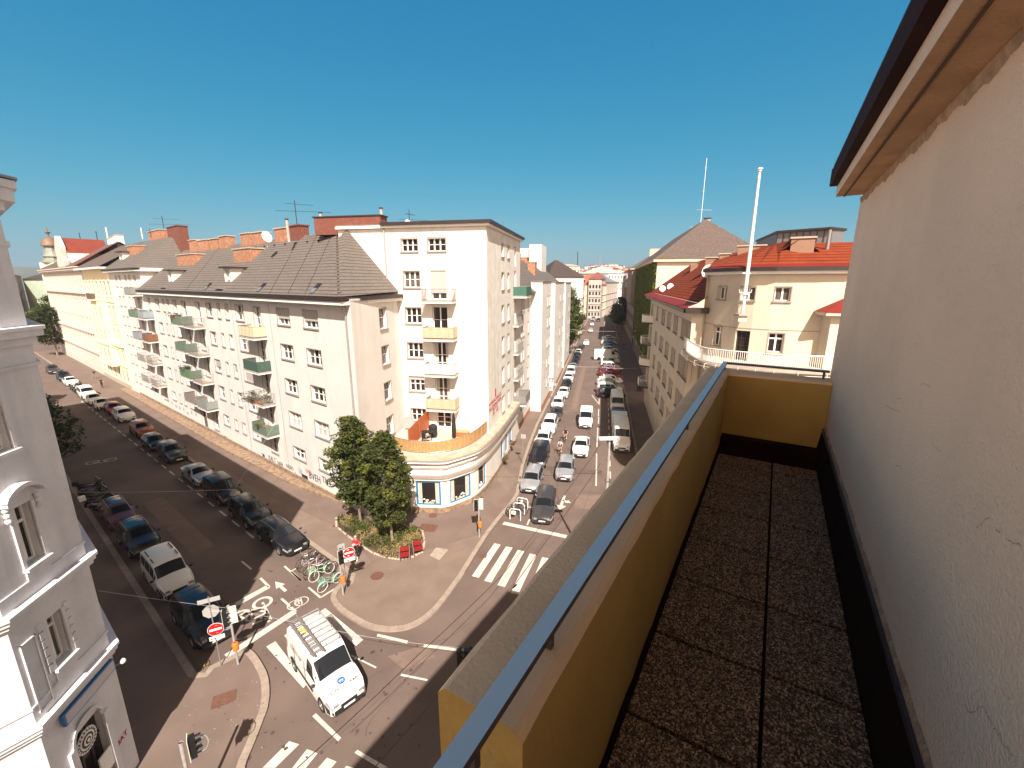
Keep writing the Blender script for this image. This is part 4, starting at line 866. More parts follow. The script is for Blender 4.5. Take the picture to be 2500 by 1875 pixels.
for w0, w1, z0, z1 in ((13.44, 14.06, 6.75, 8.4), (13.44, 14.06, 10.35, 12.2), (13.42, 14.02, 13.9, 15.9)):
    strip(b, FL, w0 - .12, w1 + .12, z0 - .12, z0 - .02, .16, bluewhite); strip(b, FL, w0 - .08, w1 + .08, z0 - .5, z0 - .14, .05, bluewhite); strip(b, FL, w0 - .1, w0, z0, z1, .05, bluewhite); strip(b, FL, w1, w1 + .1, z0, z1, .05, bluewhite)
for k in range(6):
    for s in (13.2, 14.16): strip(b, FL, s, s + .16, 6.75 + k * .3, 6.75 + k * .3 + .24, .06, bluewhite)
hood = []                                            # curved hood over the second floor window
for j in range(13):
    t = j / 12; x = 13.12 + 1.26 * t; hood.append((x, 12.45 + .32 * math.sin(PI * t) ** .7 + (.0 if 0 < j < 12 else -.03)))
for j in range(12):
    (x0, z0), (x1, z1) = hood[j], hood[j + 1]; q = []
    for o in (-.02, .28): q.append([FL.p(x0, o, z0), FL.p(x1, o, z1), FL.p(x1, o, z1 + .12), FL.p(x0, o, z0 + .12)])
    b.face(q[1], bluewhite); b.face([q[0][3], q[0][2], q[1][2], q[1][3]], bluewhite); b.face([q[0][0], q[0][1], q[1][1], q[1][0]], bluewhite)
for s in (13.2, 14.2):
    for k in range(3): b.ball(FL.p(s + .04, .08, 12.3 - k * .17), (.08, .08, .09), bluewhite, 8, 5)
part('moulding', b, LB)
b = MB(); b.prism([L1 - FL.n * .0 + FLL.n * .75 - FLL.d * 9, L1 + (FL.n + FLL.n).normalized() * .5, L2 + (FL.n + FA.n).normalized() * .55, PA(48, rL + .42), PA(48, rL - 14), FLL.p(sL - 9, -14)], 21.45, 21.52, zinc)
b.face([L1 + (FL.n + FLL.n).normalized() * .4 + Vector((0, 0, 21.53)), PA(48, rL + .4, 21.53), PA(48, rL - 7, 25), PA(24, rL - 7, 25)], rmetal); part('roof', b, LB)
b = MB()                                             # arched entrance
ar = [(13.25, .1), (13.25, 3.7)] + [(13.85 - .6 * math.cos(PI * k / 12), 3.7 + .62 * math.sin(PI * k / 12)) for k in range(1, 12)] + [(14.45, 3.7), (14.45, .1)]
b.face([FL.p(s, -.22, z) for s, z in ar], glass)
full = [(13.25, 4.0)] + [(13.85 - .6 * math.cos(PI * k / 12), min(4.32, 3.7 + .62 * math.sin(PI * k / 12))) for k in range(0, 13)] + [(14.45, 4.0)]
for j in range(2, len(ar) - 2):
    (x0, z0), (x1, z1) = ar[j - 1], ar[j]
    for o0, o1, r0, r1 in ((.0, .1, 1.0, 1.16),):
        s = lambda x, z, k: (13.85 + (x - 13.85) * k, 3.7 + (z - 3.7) * k)
        a0, a1, c0, c1 = s(x0, z0, 1), s(x1, z1, 1), s(x0, z0, 1.18), s(x1, z1, 1.18)
        b.face([FL.p(*[a0[0], .1, a0[1]]), FL.p(a1[0], .1, a1[1]), FL.p(c1[0], .1, c1[1]), FL.p(c0[0], .1, c0[1])], bluewhite); b.face([FL.p(a0[0], .1, a0[1]), FL.p(a1[0], .1, a1[1]), FL.p(a1[0], -.22, a1[1]), FL.p(a0[0], -.22, a0[1])], bluewhite)
for s in (13.65, 14.05): b.box(FL.p(s, -.2, 2.1), (.05, .05, 4.0), frame_d, FL.rot)
b.box(FL.p(13.85, -.2, 3.0), (1.2, .05, .06), frame_d, FL.rot)
for s0, s1 in ((13.02, 13.25), (14.45, 14.68)): strip(b, FL, s0, s1, .1, 3.7, .1, bluewhite)
part('arched_entrance', b, LB)
b = MB(); c = FL.p(13.72, .02, 3.45); u, n3 = FL.d, FL.n
for r, m, o in ((.42, white_p, 0), (.38, frame_d, .01), (.30, white_p, .02), (.24, frame_d, .03), (.17, white_p, .04), (.11, frame_d, .05), (.06, white_p, .06)):
    b.face([c + n3 * o + u * r * math.cos(2 * PI * k / 24) + Vector((0, 0, r * math.sin(2 * PI * k / 24))) for k in range(24)], m)
for k in range(20):
    t = 2 * PI * k / 20; b.box(c + n3 * .02 + u * .36 * math.cos(t) + Vector((0, 0, .36 * math.sin(t))), (.05, .02, .05), white_p, FL.rot)
part('round_emblem', b, LB)
b = MB(); strip(b, FL, 13.07, 15.25, 4.80, 5.24, .17, M('blue_sign_case', (.03, .17, .42), .4), .05); strip(b, FL, 13.12, 15.2, 4.84, 5.19, .18, M('lilac_sign_face', (.5, .47, .5), .4), .1)
sg = part('shop_sign', b, LB)
b = MB(); b.prism([FL.p(13.9, .0), FL.p(14.7, .0), FL.p(14.7, .05), FL.p(13.9, .05)], 1.5, 2.3, white_p); part('notice_board', b, LB)
put_text(LB, 'BAT', FL.p(14.98, 0, 1.9), FL.n, .3, lm, 'graffiti')
b = MB(); c = FL.p(15.5, .25, 4.85); b.tube([FL.p(15.45, 0, 4.7), c], .02, steel, 6); b.ball(c, (.1, .1, .1), white_p); part('wall_lamp', b, LB)
NB = thing('apartment_house', 'plain house in the row right behind the grey white ornate house', 'building', PA(62, rL - 7))
b = MB(); b.prism([PA(48.2, rL), PA(79, rL), PA(79, rL - 13), PA(48.2, rL - 13)], 0, 20.4, bluewhite); b.prism([PA(48.2, rL), PA(79, rL), PA(79, rL + .6), PA(48.2, rL + .6)], 20.2, 20.4, bluewhite)
part('wall', b, NB); b = MB(); b.prism([PA(55, rL - .8), PA(57.2, rL - .8), PA(57.2, rL - 2.4), PA(55, rL - 2.4)], 20.4, 22.0, brick_o); part('chimney', b, NB)

# ------------------------------------------------------------ the house with the balcony the picture is taken from
OH = thing('balcony_house', 'beige rendered house with a long narrow balcony, in the foreground on the right', 'building', PC(2.5, 4))
WN, CE = .57, 5.55
b = MB(); b.prism([PC(-30, -.6), PC(5.5, -.6), PC(5.5, 9), PC(-30, 9)], 0, 16.6, cream); part('lower_storeys', b, OH)
b = MB(); n_ = 28                                    # rendered wall with a slightly uneven face
b.grid([[PC(-5 + (CE + 5) * i / n_, WN, z) for i in range(n_ + 1)] for z in (16.84, 17.7, 18.5, 19.4)], rough_beige); b.face([PC(CE, WN, 14), PC(CE, 9, 14), PC(CE, 9, 19.5), PC(CE, WN, 19.5)], rough_beige)
b.prism([PC(-30, WN + .1), PC(CE, WN + .1), PC(CE, 9), PC(-30, 9)], 16.6, 19.5, rough_beige); b.prism([PC(-30, WN), PC(-5, WN), PC(-5, 2), PC(-30, 2)], 16.6, 19.5, rough_beige)
part('wall', b, OH)
FW = Fr(31.1, WN, -1)
def wallpx(L, sc, ox, oy): return [FW.hit(ox + x / sc, oy + y / sc) for x, y in L]
b = MB(); crk = M('plaster_crack', (.12, .075, .055), .95); rnd = random.Random(3)
for L, sc, ox, oy in ((((1215, 1255), (1240, 1290), (1275, 1300), (1305, 1270), (1345, 1262), (1385, 1350), (1440, 1460), (1490, 1530), (1535, 1610)), 2.655, 1900, 1250), (((1290, 105), (1330, 80), (1350, 45), (1385, 40)), 2.655, 1900, 1250), (((1410, 95), (1430, 125), (1450, 135)), 2.655, 1900, 1250), (((1485, 180), (1500, 186), (1540, 210), (1580, 212)), 2.655, 1900, 1250), (((828, 460), (830, 485)), 2.655, 1900, 1250), (((1550, 850), (1575, 900), (1570, 940)), 2.655, 1900, 1250), (((1820, 590), (1810, 640), (1850, 645), (1870, 690)), 3.687, 1700, 800), (((2020, 520), (2045, 505), (2090, 525), (2110, 540)), 3.687, 1700, 800), (((1800, 1230), (1835, 1250), (1860, 1275)), 3.687, 1700, 800), (((1710, 700), (1760, 730), (1800, 742), (1850, 762)), 3.687, 1700, 800), (((1750, 1150), (1742, 1180)), 3.687, 1700, 800), (((1960, 130), (1990, 145)), 3.687, 1700, 800), (((2212, 1120), (2150, 1080), (2120, 1000), (2135, 960)), 3.687, 1700, 800)):
    P = []
    Q = wallpx(L, sc, ox, oy)
    for (c0, z0), (c1, z1) in zip(Q, Q[1:]):
        for k in range(6): t_ = k / 6; P.append((c0 + (c1 - c0) * t_ + rnd.gauss(0, .0016), z0 + (z1 - z0) * t_ + rnd.gauss(0, .0025)))
    P.append(Q[-1])
    for i in range(len(P) - 1):
        w_ = rnd.uniform(.0003, .0009); b.face([PC(P[i][0], WN - .003, P[i][1] - w_), PC(P[i + 1][0], WN - .003, P[i + 1][1] - w_), PC(P[i + 1][0] + w_, WN - .003, P[i + 1][1] + w_), PC(P[i][0] + w_, WN - .003, P[i][1] + w_)], crk)
part('crack', b, OH)
b = MB(); stn = M('crumbling_plaster', (.50, .33, .21), .98, .35, 14, .9, 60)
for z0, z1, up in ((19.379, 19.345, .035), (17.146, 17.165, .015)):
    N = 420; b.grid([[PC(-2 + 7.5 * i / N, WN - (.012 if k < 2 else .001), z0 if k == 0 else (z0 + z1) / 2 if k == 1 else z1 + (up if z1 > z0 else -up) * (.35 + .3 * math.sin(i * .13) + .25 * math.sin(i * .41 + 1) + rnd.random() * .35)) for i in range(N + 1)] for k in range(3)], stn)
part('plaster_edge', b, OH)
sof = M('brown_soffit_render', (.56, .33, .17), .95, .25, 4, .5, 50)
b = MB(); 
b.prism([PC(-6, .355), PC(5.33, .355), PC(5.33, WN + .12), PC(-6, WN + .12)], 19.38, 19.52, sof)
b.face([PC(5.33, .41, 19.374), PC(-6, .41, 19.374), PC(-6, .425, 19.374), PC(5.33, .425, 19.374)], M('soffit_crack', (.10, .06, .04), .95))
b.face([PC(-6, .353, 19.383), PC(5.332, .353, 19.383), PC(5.332, .353, 19.5), PC(-6, .353, 19.5)], rough_beige); part('eave_soffit', b, OH)
b = MB(); b.prism([PC(-6, .295), PC(5.30, .295), PC(5.30, .352), PC(-6, .352)], 19.47, 19.62, M('dark_gutter', (.03, .008, .007), .9, .4, 2, spec=.15)); b.prism([PC(-30, .30), PC(5.34, .30), PC(5.34, 9), PC(-30, 9)], 19.55, 19.64, dmetal); b.box(PC(5.31, .335, 19.55), (.02, .09, .15), dmetal, rotC); 
b.face([PC(-30, .30, 19.65), PC(5.3, .30, 19.65), PC(2, 7, 21.6), PC(-30, 7, 21.6)], gtile); part('gutter', b, OH)
# parapet
def rounded_wall(mb, p, q, n0, n1, z0, z1, m, mtop, horiz=True, r=.025, seg=36):
    prof = [(n0, z0), (n0, z1 - r), (n0 + (r * .3 if n1 > n0 else -r * .3), z1 - r * .3), (n0 + (r if n1 > n0 else -r), z1), (n1 - (r if n1 > n0 else -r), z1), (n1 - (r * .3 if n1 > n0 else -r * .3), z1 - r * .3), (n1, z1 - r), (n1, z0)]
    rows_ = []
    for i in range(seg + 1):
        t = p + (q - p) * i / seg; jt = lambda a: .0018 * math.sin(t * 17 + a * 5) + .0015 * math.sin(t * 61 + a * 3) + .001 * math.sin(t * 143 + a)
        rows_.append([(PC(t, n + jt(k), z + jt(k + 3) * .4) if horiz else PC(n + jt(k), t, z + jt(k + 3) * .4)) for k, (n, z) in enumerate(prof)])
    for k in range(len(prof) - 1): mb.grid([[r_[k], r_[k + 1]] for r_ in rows_], mtop if 1 <= k <= 5 else m)
    mb.face(rows_[0], m); mb.face(rows_[-1], m)
b = MB(); rounded_wall(b, .655, 5.49, -.61, -.368, 16.3, 17.625, ochre, beige_cap); rounded_wall(b, -.60, WN - .003, 5.50, 5.225, 16.3, 17.62, ochre, beige_cap, False, seg=14)
part('parapet', b, OH, 50)
b = MB(); tl = M('exposed_aggregate_tile', (.20, .135, .085), .85, bump=.5, bscale=130); n = tl.node_tree; P_ = n.nodes['Principled BSDF']; vo = n.nodes.new('ShaderNodeTexVoronoi'); vo.inputs['Scale'].default_value = 150; ge = n.nodes.new('ShaderNodeNewGeometry'); n.links.new(ge.outputs['Position'], vo.inputs['Vector'])
cr_ = n.nodes.new('ShaderNodeValToRGB'); n.links.new(vo.outputs['Color'], cr_.inputs[0]); el = cr_.color_ramp.elements; el[0].color = (.035, .018, .010, 1); el[0].position = .3; el[1].color = (.62, .42, .26, 1); el[1].position = .9; e_ = el.new(.62); e_.color = (.20, .125, .075, 1); n.links.new(cr_.outputs[0], P_.inputs['Base Color'])
memb = M('bitumen_membrane', (.022, .010, .009), .9, .3, 5, .3, 30, spec=.1)
b.prism([PC(-2, -.368), PC(5.225, -.368), PC(5.225, WN), PC(-2, WN)], 16.62, 16.825, memb)
cs = [4.77, 4.492] + [4.492 - .5 * k for k in range(1, 14)]
for i in range(len(cs) - 1):
    for n0, n1 in ((-.335, .140), (.156, .508)):
        j = random.uniform(-.003, .003)
        b.prism([PC(cs[i] - .011, n0), PC(cs[i + 1] + .011, n0), PC(cs[i + 1] + .011, n1), PC(cs[i] - .011, n1)], 16.81, 16.85 + j, tl)
part('tiled_floor', b, OH)
b = MB(); b.face([PC(-2, .512, 16.83), PC(5.22, .512, 16.83), PC(5.22, .548, 17.125), PC(-2, .548, 17.125)], memb); b.prism([PC(-2, .545), PC(5.22, .545), PC(5.22, .575), PC(-2, .575)], 17.12, 17.145, M('black_strip', (.04, .035, .045), .35)); b.prism([PC(5.1, -.36), PC(5.22, -.36), PC(5.22, .55), PC(5.1, .55)], 16.83, 16.93, memb); part('flashing', b, OH)
rail_m = M('blue_grey_rail', (.50, .68, .84), .4, spec=.8); rail_s = M('rail_side', (.10, .075, .07), .5)
b = MB(); zr = 17.715
b.prism([PC(-.6, -.448), PC(5.42, -.448), PC(5.42, -.400), PC(-.6, -.400)], zr - .022, zr, rail_s, mtop=rail_m); b.prism([PC(5.372, -.399), PC(5.42, -.399), PC(5.42, .545), PC(5.372, .545)], zr - .023, zr - .001, rail_s, mtop=rail_m)
for cc, nn in ((5.395, .50), (5.395, -.424), (3.0, -.424), (.9, -.424), (.55, -.424)): b.box(PC(cc, nn, zr - .05), (.02, .02, .09), rail_s, rotC)
b.box(PC(.50, -.36, 17.50), (.12, .16, .05), rail_m, rotC); part('handrail', b, OH)

# ------------------------------------------------------------ far houses
def fhouse(label, P, Q, depth, zt, wm, rm, rh, nc, rows_, name='apartment_house', side=1, group=None, hip=True, gr=0):
    f = Fr.thru(P, Q, side); s0, s1 = P.dot(f.d), Q.dot(f.d); c = (P + Q) / 2 - f.o * depth / 2
    t = thing(name, label, 'building', (c.x, c.y, gr), group=group); b = MB(); o = []
    for k in range(nc):
        a = s0 + (s1 - s0) * (k + .5) / nc
        for z in rows_: o.append((a - .55, a + .55, z, z + 1.9, 'far', dict(trim=False)))
    facade(b, f, s0, s1, gr, zt, o, wm); X = lambda s, o_, z: f.p(s, -o_, z)
    b.face([X(s0, 0, gr), X(s0, depth, gr), X(s0, depth, zt), X(s0, 0, zt)], wm); b.face([X(s1, 0, gr), X(s1, depth, gr), X(s1, depth, zt), X(s1, 0, zt)], wm); b.face([X(s0, depth, gr), X(s1, depth, gr), X(s1, depth, zt), X(s0, depth, zt)], wm)
    part('wall', b, t); 
    if nc:
        windows(t, f, o)
        for z in rows_[1:]: b = MB(); strip(b, f, s0 - .1, s1 + .1, z - 1.0, z - .75, .3, wm); part('string_course', b, t)
    b = MB(); e = .5; h = min((s1 - s0) / 2 - .5, depth / 2) if hip else 0
    A_, B_, C_, D_ = X(s0 - e, -e, zt), X(s1 + e, -e, zt), X(s1 + e, depth + e, zt), X(s0 - e, depth + e, zt); r0, r1 = X(s0 + h, depth / 2, zt + rh), X(s1 - h, depth / 2, zt + rh)
    for q in ([A_, B_, r1, r0], [B_, C_, r1], [C_, D_, r0, r1], [D_, A_, r0], [A_, B_, C_, D_]): b.face(q, rm)
    part('roof', b, t); return t
def pt(x, D): v = AT(x, 700, D); return Vector((v.x, v.y, 0))
rw = (1.5, 5.5, 9.2, 12.9)
fhouse('white house with a dark brown roof beyond the street trees', pt(1338, 152), pt(1424, 156), 18, 20.2, white, gtile2, 6, 0, [])
f5 = Fr.thru(pt(1338, 150.5), pt(1424, 154.5), 1); 
t = thing('balcony_awning', 'grey balcony with awning on the white house with the dark roof', 'balcony', (pt(1398, 151).x, pt(1398, 151).y, 0)); b = MB(); c = pt(1398, 150.8); b.box((c.x, c.y, 15), (2.4, 2, .3), white_trim); b.box((c.x, c.y - .9, 15.9), (2.4, .1, 1.6), grey_r); part('slab', b, t); b = MB(); b.box((c.x, c.y, 18.3), (2.2, 1.5, .3), grey_r); part('awning', b, t)
fhouse('narrow house with a weathered red painted side', PB(172, -9.6), PB(208, -9.0), 14, 19.5, redwall, M('pale_green_roof', (.35, .42, .38), .6, .1, 1), 4.5, 7, rw)
fhouse('pinkish corner house with a dull red roof closing the right-hand street', pt(1437, 228), pt(1468, 226), 18, 20, M('pale_pink_render', (.50, .42, .37), .9, .1, .5), M('dull_red_roof', (.25, .07, .05), .7, .2, .5), 3.5, 4, (1.2, 4.6, 8.2, 11.8, 15.2))
fhouse('narrow yellow house with an orange red roof at the bend of the right-hand street', pt(1468, 228), pt(1481, 246), 16, 17.2, yellow, M('orange_roof', (.42, .10, .05), .8, .2, .6), 5.5, 2, (1.2, 5.2, 9.2, 12.8))
fhouse('pale pink house with string courses at the bend of the far street', pt(1481, 247), pt(1509, 300), 18, 18.4, M('pale_pink_render', (.5, .42, .37)), zinc, 5, 6, rw)
fhouse('light grey house with sloping roof behind the bend', pt(1483, 290), pt(1520, 300), 24, 24, white, M('pale_green_roof', (.35, .42, .38)), 5, 5, (13, 17, 20.5))
fhouse('distant beige block with roof terraces', pt(1384, 260), pt(1414, 262), 25, 27.5, M('beige_render', (.62, .48, .32), .9, .1, .4), concrete, 1.5, 4, (20, 23.5), hip=False)
fhouse('low beige wing beside the distant beige block', pt(1340, 255), pt(1390, 262), 20, 24.5, M('beige_render', (.62, .48, .32)), zinc, 3, 6, (17, 20.5))
antenna('rooftop_antenna', (pt(1408, 268).x, pt(1408, 268).y, 28), 8, (), 'thin mast on the distant beige block', r=.25)
# left end of the left street
gm_ = fhouse('pale green house side beyond the trees at the end of the left street', pt(60, 165), pt(108, 150), 20, 19.6, paleyel, gtile2, 4, 0, [])
fhouse('peach and grey houses at the far left end of the left street', pt(28, 150), pt(57, 170), 20, 20.5, peach, gtile2, 4.5, 5, (4, 8, 12, 16))
fhouse('low house with a sloping dark roof at the far left', pt(0, 140), pt(30, 150), 20, 19, brownwall, gtile2, 5, 4, (4, 8, 12))

# hill with the town on it, hills at the left, one object each
def hill(name, xs, D0, D1, zf, m):
    b = MB(); rows_ = []
    for D in [D0 + (D1 - D0) * k / 12 for k in range(13)]:
        rows_.append([Vector((AT(x, 690, D).x, D, zf(x, (D - D0) / (D1 - D0)))) for x in xs])
    b.grid(rows_, m); return struct(name, b, 60)
hm = M('wooded_hill', (.035, .05, .03), .95, .5, .01, col2=(.06, .07, .04))
hill('hill', [-400 + 50 * k for k in range(40)], 1150, 1850, lambda x, t: -6 + (28 + 40 * math.exp(-((x - 100) / 160) ** 2) + 7 * math.sin(x * .03) + 7 * math.sin(x * .011 + 1)) * math.sin(min(t, .7) / .7 * PI / 2), hm)
hill('town_hill', [1330 + 12 * k for k in range(24)], 420, 1100, lambda x, t: -3 + 47 * t ** .8 * math.exp(-((x - 1480) / 120) ** 2), M('hill_ground', (.30, .30, .22), .9, .3, .02))
b = MB(); random.seed(5); rm_ = [MATS['red_sheet_roof'], zinc, gtile2, MATS['orange_roof']]
for k in range(300):
    x = random.uniform(1400, 1560); t = random.random() ** .8; D = 430 + 660 * t; z = -3 + 47 * t ** .8 * math.exp(-((x - 1480) / 120) ** 2)
    c = AT(x, 690, D); sx, sy, sz = random.uniform(8, 17), random.uniform(8, 14), random.uniform(10, 19); m = random.choice((white, white, white, cream, MATS['pale_pink_render'], paleyel)); rz = random.uniform(-.4, .4)
    b.box((c.x, D, z + sz / 2 - 2), (sx, sy, sz), m, rz); b.box((c.x, D, z + sz - 1.2), (sx * .8, sy * .7, 2), random.choice(rm_), rz)
o = link('distant_town', b.mesh('distant_town')); tag(o, 'pale houses crowded on the far hillside at the end of the right-hand street', 'townscape', kind='stuff')
p = AT(1463, 655, 1000); b = MB(); b.lathe([(4, -30), (4, 6), (2, 8), (1.6, 14), (.8, 30)], M('tower_concrete', (.16, .17, .2), .8), p, 8); solo('tower', b, 'thin distant tower on the skyline above the end of the right-hand street', 'tower', p)

# ------------------------------------------------------------ rooftop dishes and aerials
def onfr(x, y, D): return AT(x, y, D)
for x, y, D, r, lk, lab in ((650, 576, 44, .5, (.85, -.45, .3), 'white satellite dish on the ridge of the long grey roof'), (868, 541, 42, .5, (.9, -.5, .35), 'white satellite dish seen edge-on on the tall block, left of its flue'), (996, 545, 44, .42, (.8, -.55, .3), 'white satellite dish on the middle of the tall block roof'),
                          (1618, 703, 60, .40, (-.35, -.9, .3), 'left one of two white satellite dishes on the red roof slope'), (1637, 698, 58, .40, (-.3, -.9, .3), 'right one of two white satellite dishes on the red roof slope'), (1730, 660, 43, .6, (-.75, -.7, .3), 'white satellite dish at the eave of the upper red roof')):
    p = onfr(x, y, D); dish('satellite_dish', (p.x, p.y, p.z - 1.1), lk, r, lab)
for x, y0, y1, D, arms, lab, r in ((726, 489, 556, 47, ((.98, 2.6, 60, 6), (.72, 5.2, 75, 12)), 'tall television aerial on the red chimney of the long grey roof', .04), (404, 527, 580, 75, ((.95, 3.5, 60, 6), (.7, 6, 80, 12)), 'television aerial on the roof behind the taller white section', .05), (368, 558, 575, 76, ((.95, 1.2, 60, 4),), 'short aerial left of the brick chimneys', .04), (348, 556, 580, 90, (), 'short white pole on the far roofs', .09),
                                   (1000, 512, 545, 46, ((.5, 2.8, 70, 8), (.9, 1.2, 30, 5)), 'pale aerial above the dish on the tall block', .03), (1708, 386, 572, 95, ((.12, 6, 100, 8), (.35, 3.5, 80, 8), (.9, .6, 0, 2), (.6, .6, 0, 2)), 'very tall radio mast with aerials behind the ivy house roof', .05),
                                   (198, 568, 592, 130, (), 'thin pole above the red roof of the ornate house', .1), (238, 564, 585, 128, ((.95, 1, 0, 3),), 'aerial above the far white chimneys', .1), (264, 555, 584, 124, (), 'white flue pipe above the far white chimneys', .18), (2015 - 40, 556, 575, 42, ((.9, .6, 90, 3),), 'short aerial on the metal clad penthouse', .03)):
    top = AT(x, y0, D); bot = AT(x, y1, D); h = top.z - bot.z; antenna('rooftop_antenna', (bot.x, bot.y, bot.z - .3), h + .3, tuple((a * h, L, az, k) for a, L, az, k in arms), lab, r=r, m=(whitepole if 'short white' in lab or 'white flue' in lab or 'radio' in lab else None))
# ------------------------------------------------------------ ground, pavements, markings
b = MB(); b.face([(-4000, -1500, -.03), (4000, -1500, -.03), (4000, 6000, -.03), (-4000, 6000, -.03)], M('ground', (.16, .13, .10), .95, .3, .01)); struct('ground', b)
b = MB(); b.face([PA(-40, -30), PA(-40, 60), PA(260, 60), PA(260, -60)], asph); 
struct('road', b)
b = MB(); b.face([PB(20, -12, .004), PB(20, 6, .004), PB(260, 6, .004), PB(260, -9.5, .004)], asph); struct('road', b)
def c5(x, y, z=0): return G(350 + x / 2.765, 1400 + y / 2.765, z)
corner = [(1265, 170), (1275, 205), (1300, 240), (1345, 280), (1400, 315), (1450, 345), (1500, 370), (1575, 390), (1650, 398), (1720, 394), (1780, 383), (1840, 360), (1900, 325), (1950, 285), (1990, 245), (2040, 185), (2080, 130), (2130, 60), (2170, 0)]
k1 = [PA(175, 13.4), PA(60, 13.3), PA(30, 13.2), c5(1400, 30), c5(1330, 75), c5(1285, 120)] + [c5(*q) for q in corner] + [G(1193, 1306), G(1230, 1258), G(1267, 1208), PB(41, -7.3), PB(55, -7.8), PB(75, -7.65), PB(240, -7.4)]
k2 = [PA(96, 4.8), PA(60, 4.7), PA(27, 4.4)] + [c5(*q) for q in ((372, 683), (450, 640), (550, 590), (640, 545), (700, 524), (735, 532), (775, 575), (815, 640), (838, 690), (850, 750), (853, 830), (840, 920), (815, 990), (770, 1110), (720, 1230), (690, 1313))] + [G(590, 1960), G(560, 2100)]
def pave(name, poly, m, z=.12): b = MB(); b.prism([Vector((p.x, p.y, 0)) for p in poly], -.02, z, m); return struct(name, b)
pave('sidewalk', k1 + [PB(240, -30), PB(60, -30), PA(175, 30)], asph2)
pave('sidewalk', k2 + [PA(5, -25), PA(96, -25)], asph2)
pave('sidewalk', [PB(29, 4.3), PB(80, 4.2), PB(125, 4.7), PB(240, 5.4), PB(240, 40), PB(29, 40)], asph2)
pave('sidewalk', [PC(-30, -3.4), PC(8, -3.4), PC(10, 0), PC(10, 20), PC(-30, 20)], asph2)
def kerb(P, w=.3, side=1, z=.128):
    b = MB(); P = smooth_poly([Vector((p.x, p.y, 0)) for p in P], 2); a, c = P, offset_poly(P, w * side)
    Z = lambda L, h: [Vector((p.x, p.y, h)) for p in L]
    b.grid([Z(a, 0), Z(a, z), Z(c, z), Z(c, .1)], kerb_m)
    acc = 0
    for i in range(len(P) - 1):
        L = (P[i + 1] - P[i]).length; acc += L
        if L < 3 or True:
            n_ = max(1, int(L / 1.0)) if L < 40 else 40
            for j in range(n_):
                p = P[i].lerp(P[i + 1], j / n_); q = a[i].lerp(a[i + 1], j / n_); r = c[i].lerp(c[i + 1], j / n_); d = (P[i + 1] - P[i]).normalized() * .008
                b.face([q - d + Vector((0, 0, z + .003)), q + d + Vector((0, 0, z + .003)), r + d + Vector((0, 0, z + .003)), r - d + Vector((0, 0, z + .003))], M('kerb_joint', (.2, .15, .12), .9))
    return struct('kerb', b)
kerb(k1, .32, -1); kerb(k2, .32, 1); kerb([PB(29, 4.3), PB(80, 4.2), PB(125, 4.7), PB(240, 5.4)], .25, 1)
# pale concrete bands and asphalt seams on the corner pavement
def sheet(name, pts, m, z): b = MB(); b.face([Vector((p.x, p.y, z)) for p in pts], m); return struct(name, b)
def c2g(x, y): return G(150 + x / 3.16, 1000 + y / 3.16)
def c4g(x, y): return G(650 + x / 3.687, 1000 + y / 3.687)
k1s = smooth_poly(k1, 2)
sheet('paving', [PA(95, 13.75), PA(60, 13.65), PA(30, 13.55), PA(25.5, 13.5), c4g(960, 1390), c4g(640, 1060), PA(31, 15.4), PA(39.4, 14.75), PA(60, 14.5), PA(95, 14.3)], pale_pave, .125)
sheet('paving', [c4g(960, 1390), PA(25.5, 13.5)] + [p for p in [offset_poly(k1, -.36)[i] for i in range(5, 25)]] + [c4g(2010, 1115), c4g(1430, 1275)], pale_pave, .125)
sheet('paving', [c4g(1530, 1255), c4g(1640, 1275), c4g(1560, 1370), c4g(1470, 1330)], M('pale_slab', (.36, .29, .23), .9, .2, 4), .130)
sheet('paving', [G(1190, 1140), G(1215, 1128), G(1262, 1175), G(1238, 1205)], pale_pave, .1295)
def line(mb, p, q, w, z=.008, m=paint):
    p, q = Vector(p), Vector(q); d = (q - p).normalized(); n = Vector((d.y, -d.x, 0)) * w / 2; mb.face([Vector((v.x, v.y, z)) for v in (p - n, q - n, q + n, p + n)], m)
b = MB()
for p, q in ((c4g(960, 1390), c4g(1320, 1150)), (c4g(800, 1525), c4g(960, 1390)), (c4g(640, 1060), c4g(0, 760)), (c4g(1400, 1290), c4g(2010, 1110)), (c4g(270, 1095), c4g(640, 1100)), (G(1285, 1090), G(1305, 1040)), (G(1305, 1040), G(1345, 985)), (G(1280, 1105), G(1310, 1010))): line(b, p, q, .03, .131, dirt_m)
struct('pavement_joint', b)
# manhole covers and grates
for i, (x, y, r, sq, lab) in enumerate(((921, 1410, .42, 0, 'round rusty manhole cover on the corner pavement near the kerb'), (1057, 1262, .35, 0, 'round manhole cover close to the shop base'), (1045, 1292, .9, 1, 'large rectangular metal cover on the pavement in front of the shop'), (548, 1712, .62, 1, 'square metal cover on the pavement island at the lower left'), (1178, 1357, .38, 1, 'square rusty drain grate beside the zebra crossing'), (820, 1287, .3, 1, 'small metal grate beside the planted bed'))):
    c = G(x, y); b = MB(); z = .135 if 'grate beside the zebra' not in lab else .01
    if sq: rz = {2: -.15, 3: .45, 4: rotB - PI / 2}.get(i, .3); b.box((c.x, c.y, z), (r * 1.5, r * 1.1, .012), rust, rz)
    else: b.lathe([(0, z), (r, z), (r, z - .03)], rust, (c.x, c.y, 0), 20)
    solo('manhole_cover' if not sq else 'metal_cover', b, lab, 'manhole cover' if not sq else 'cover', (c.x, c.y, 0), group=None)
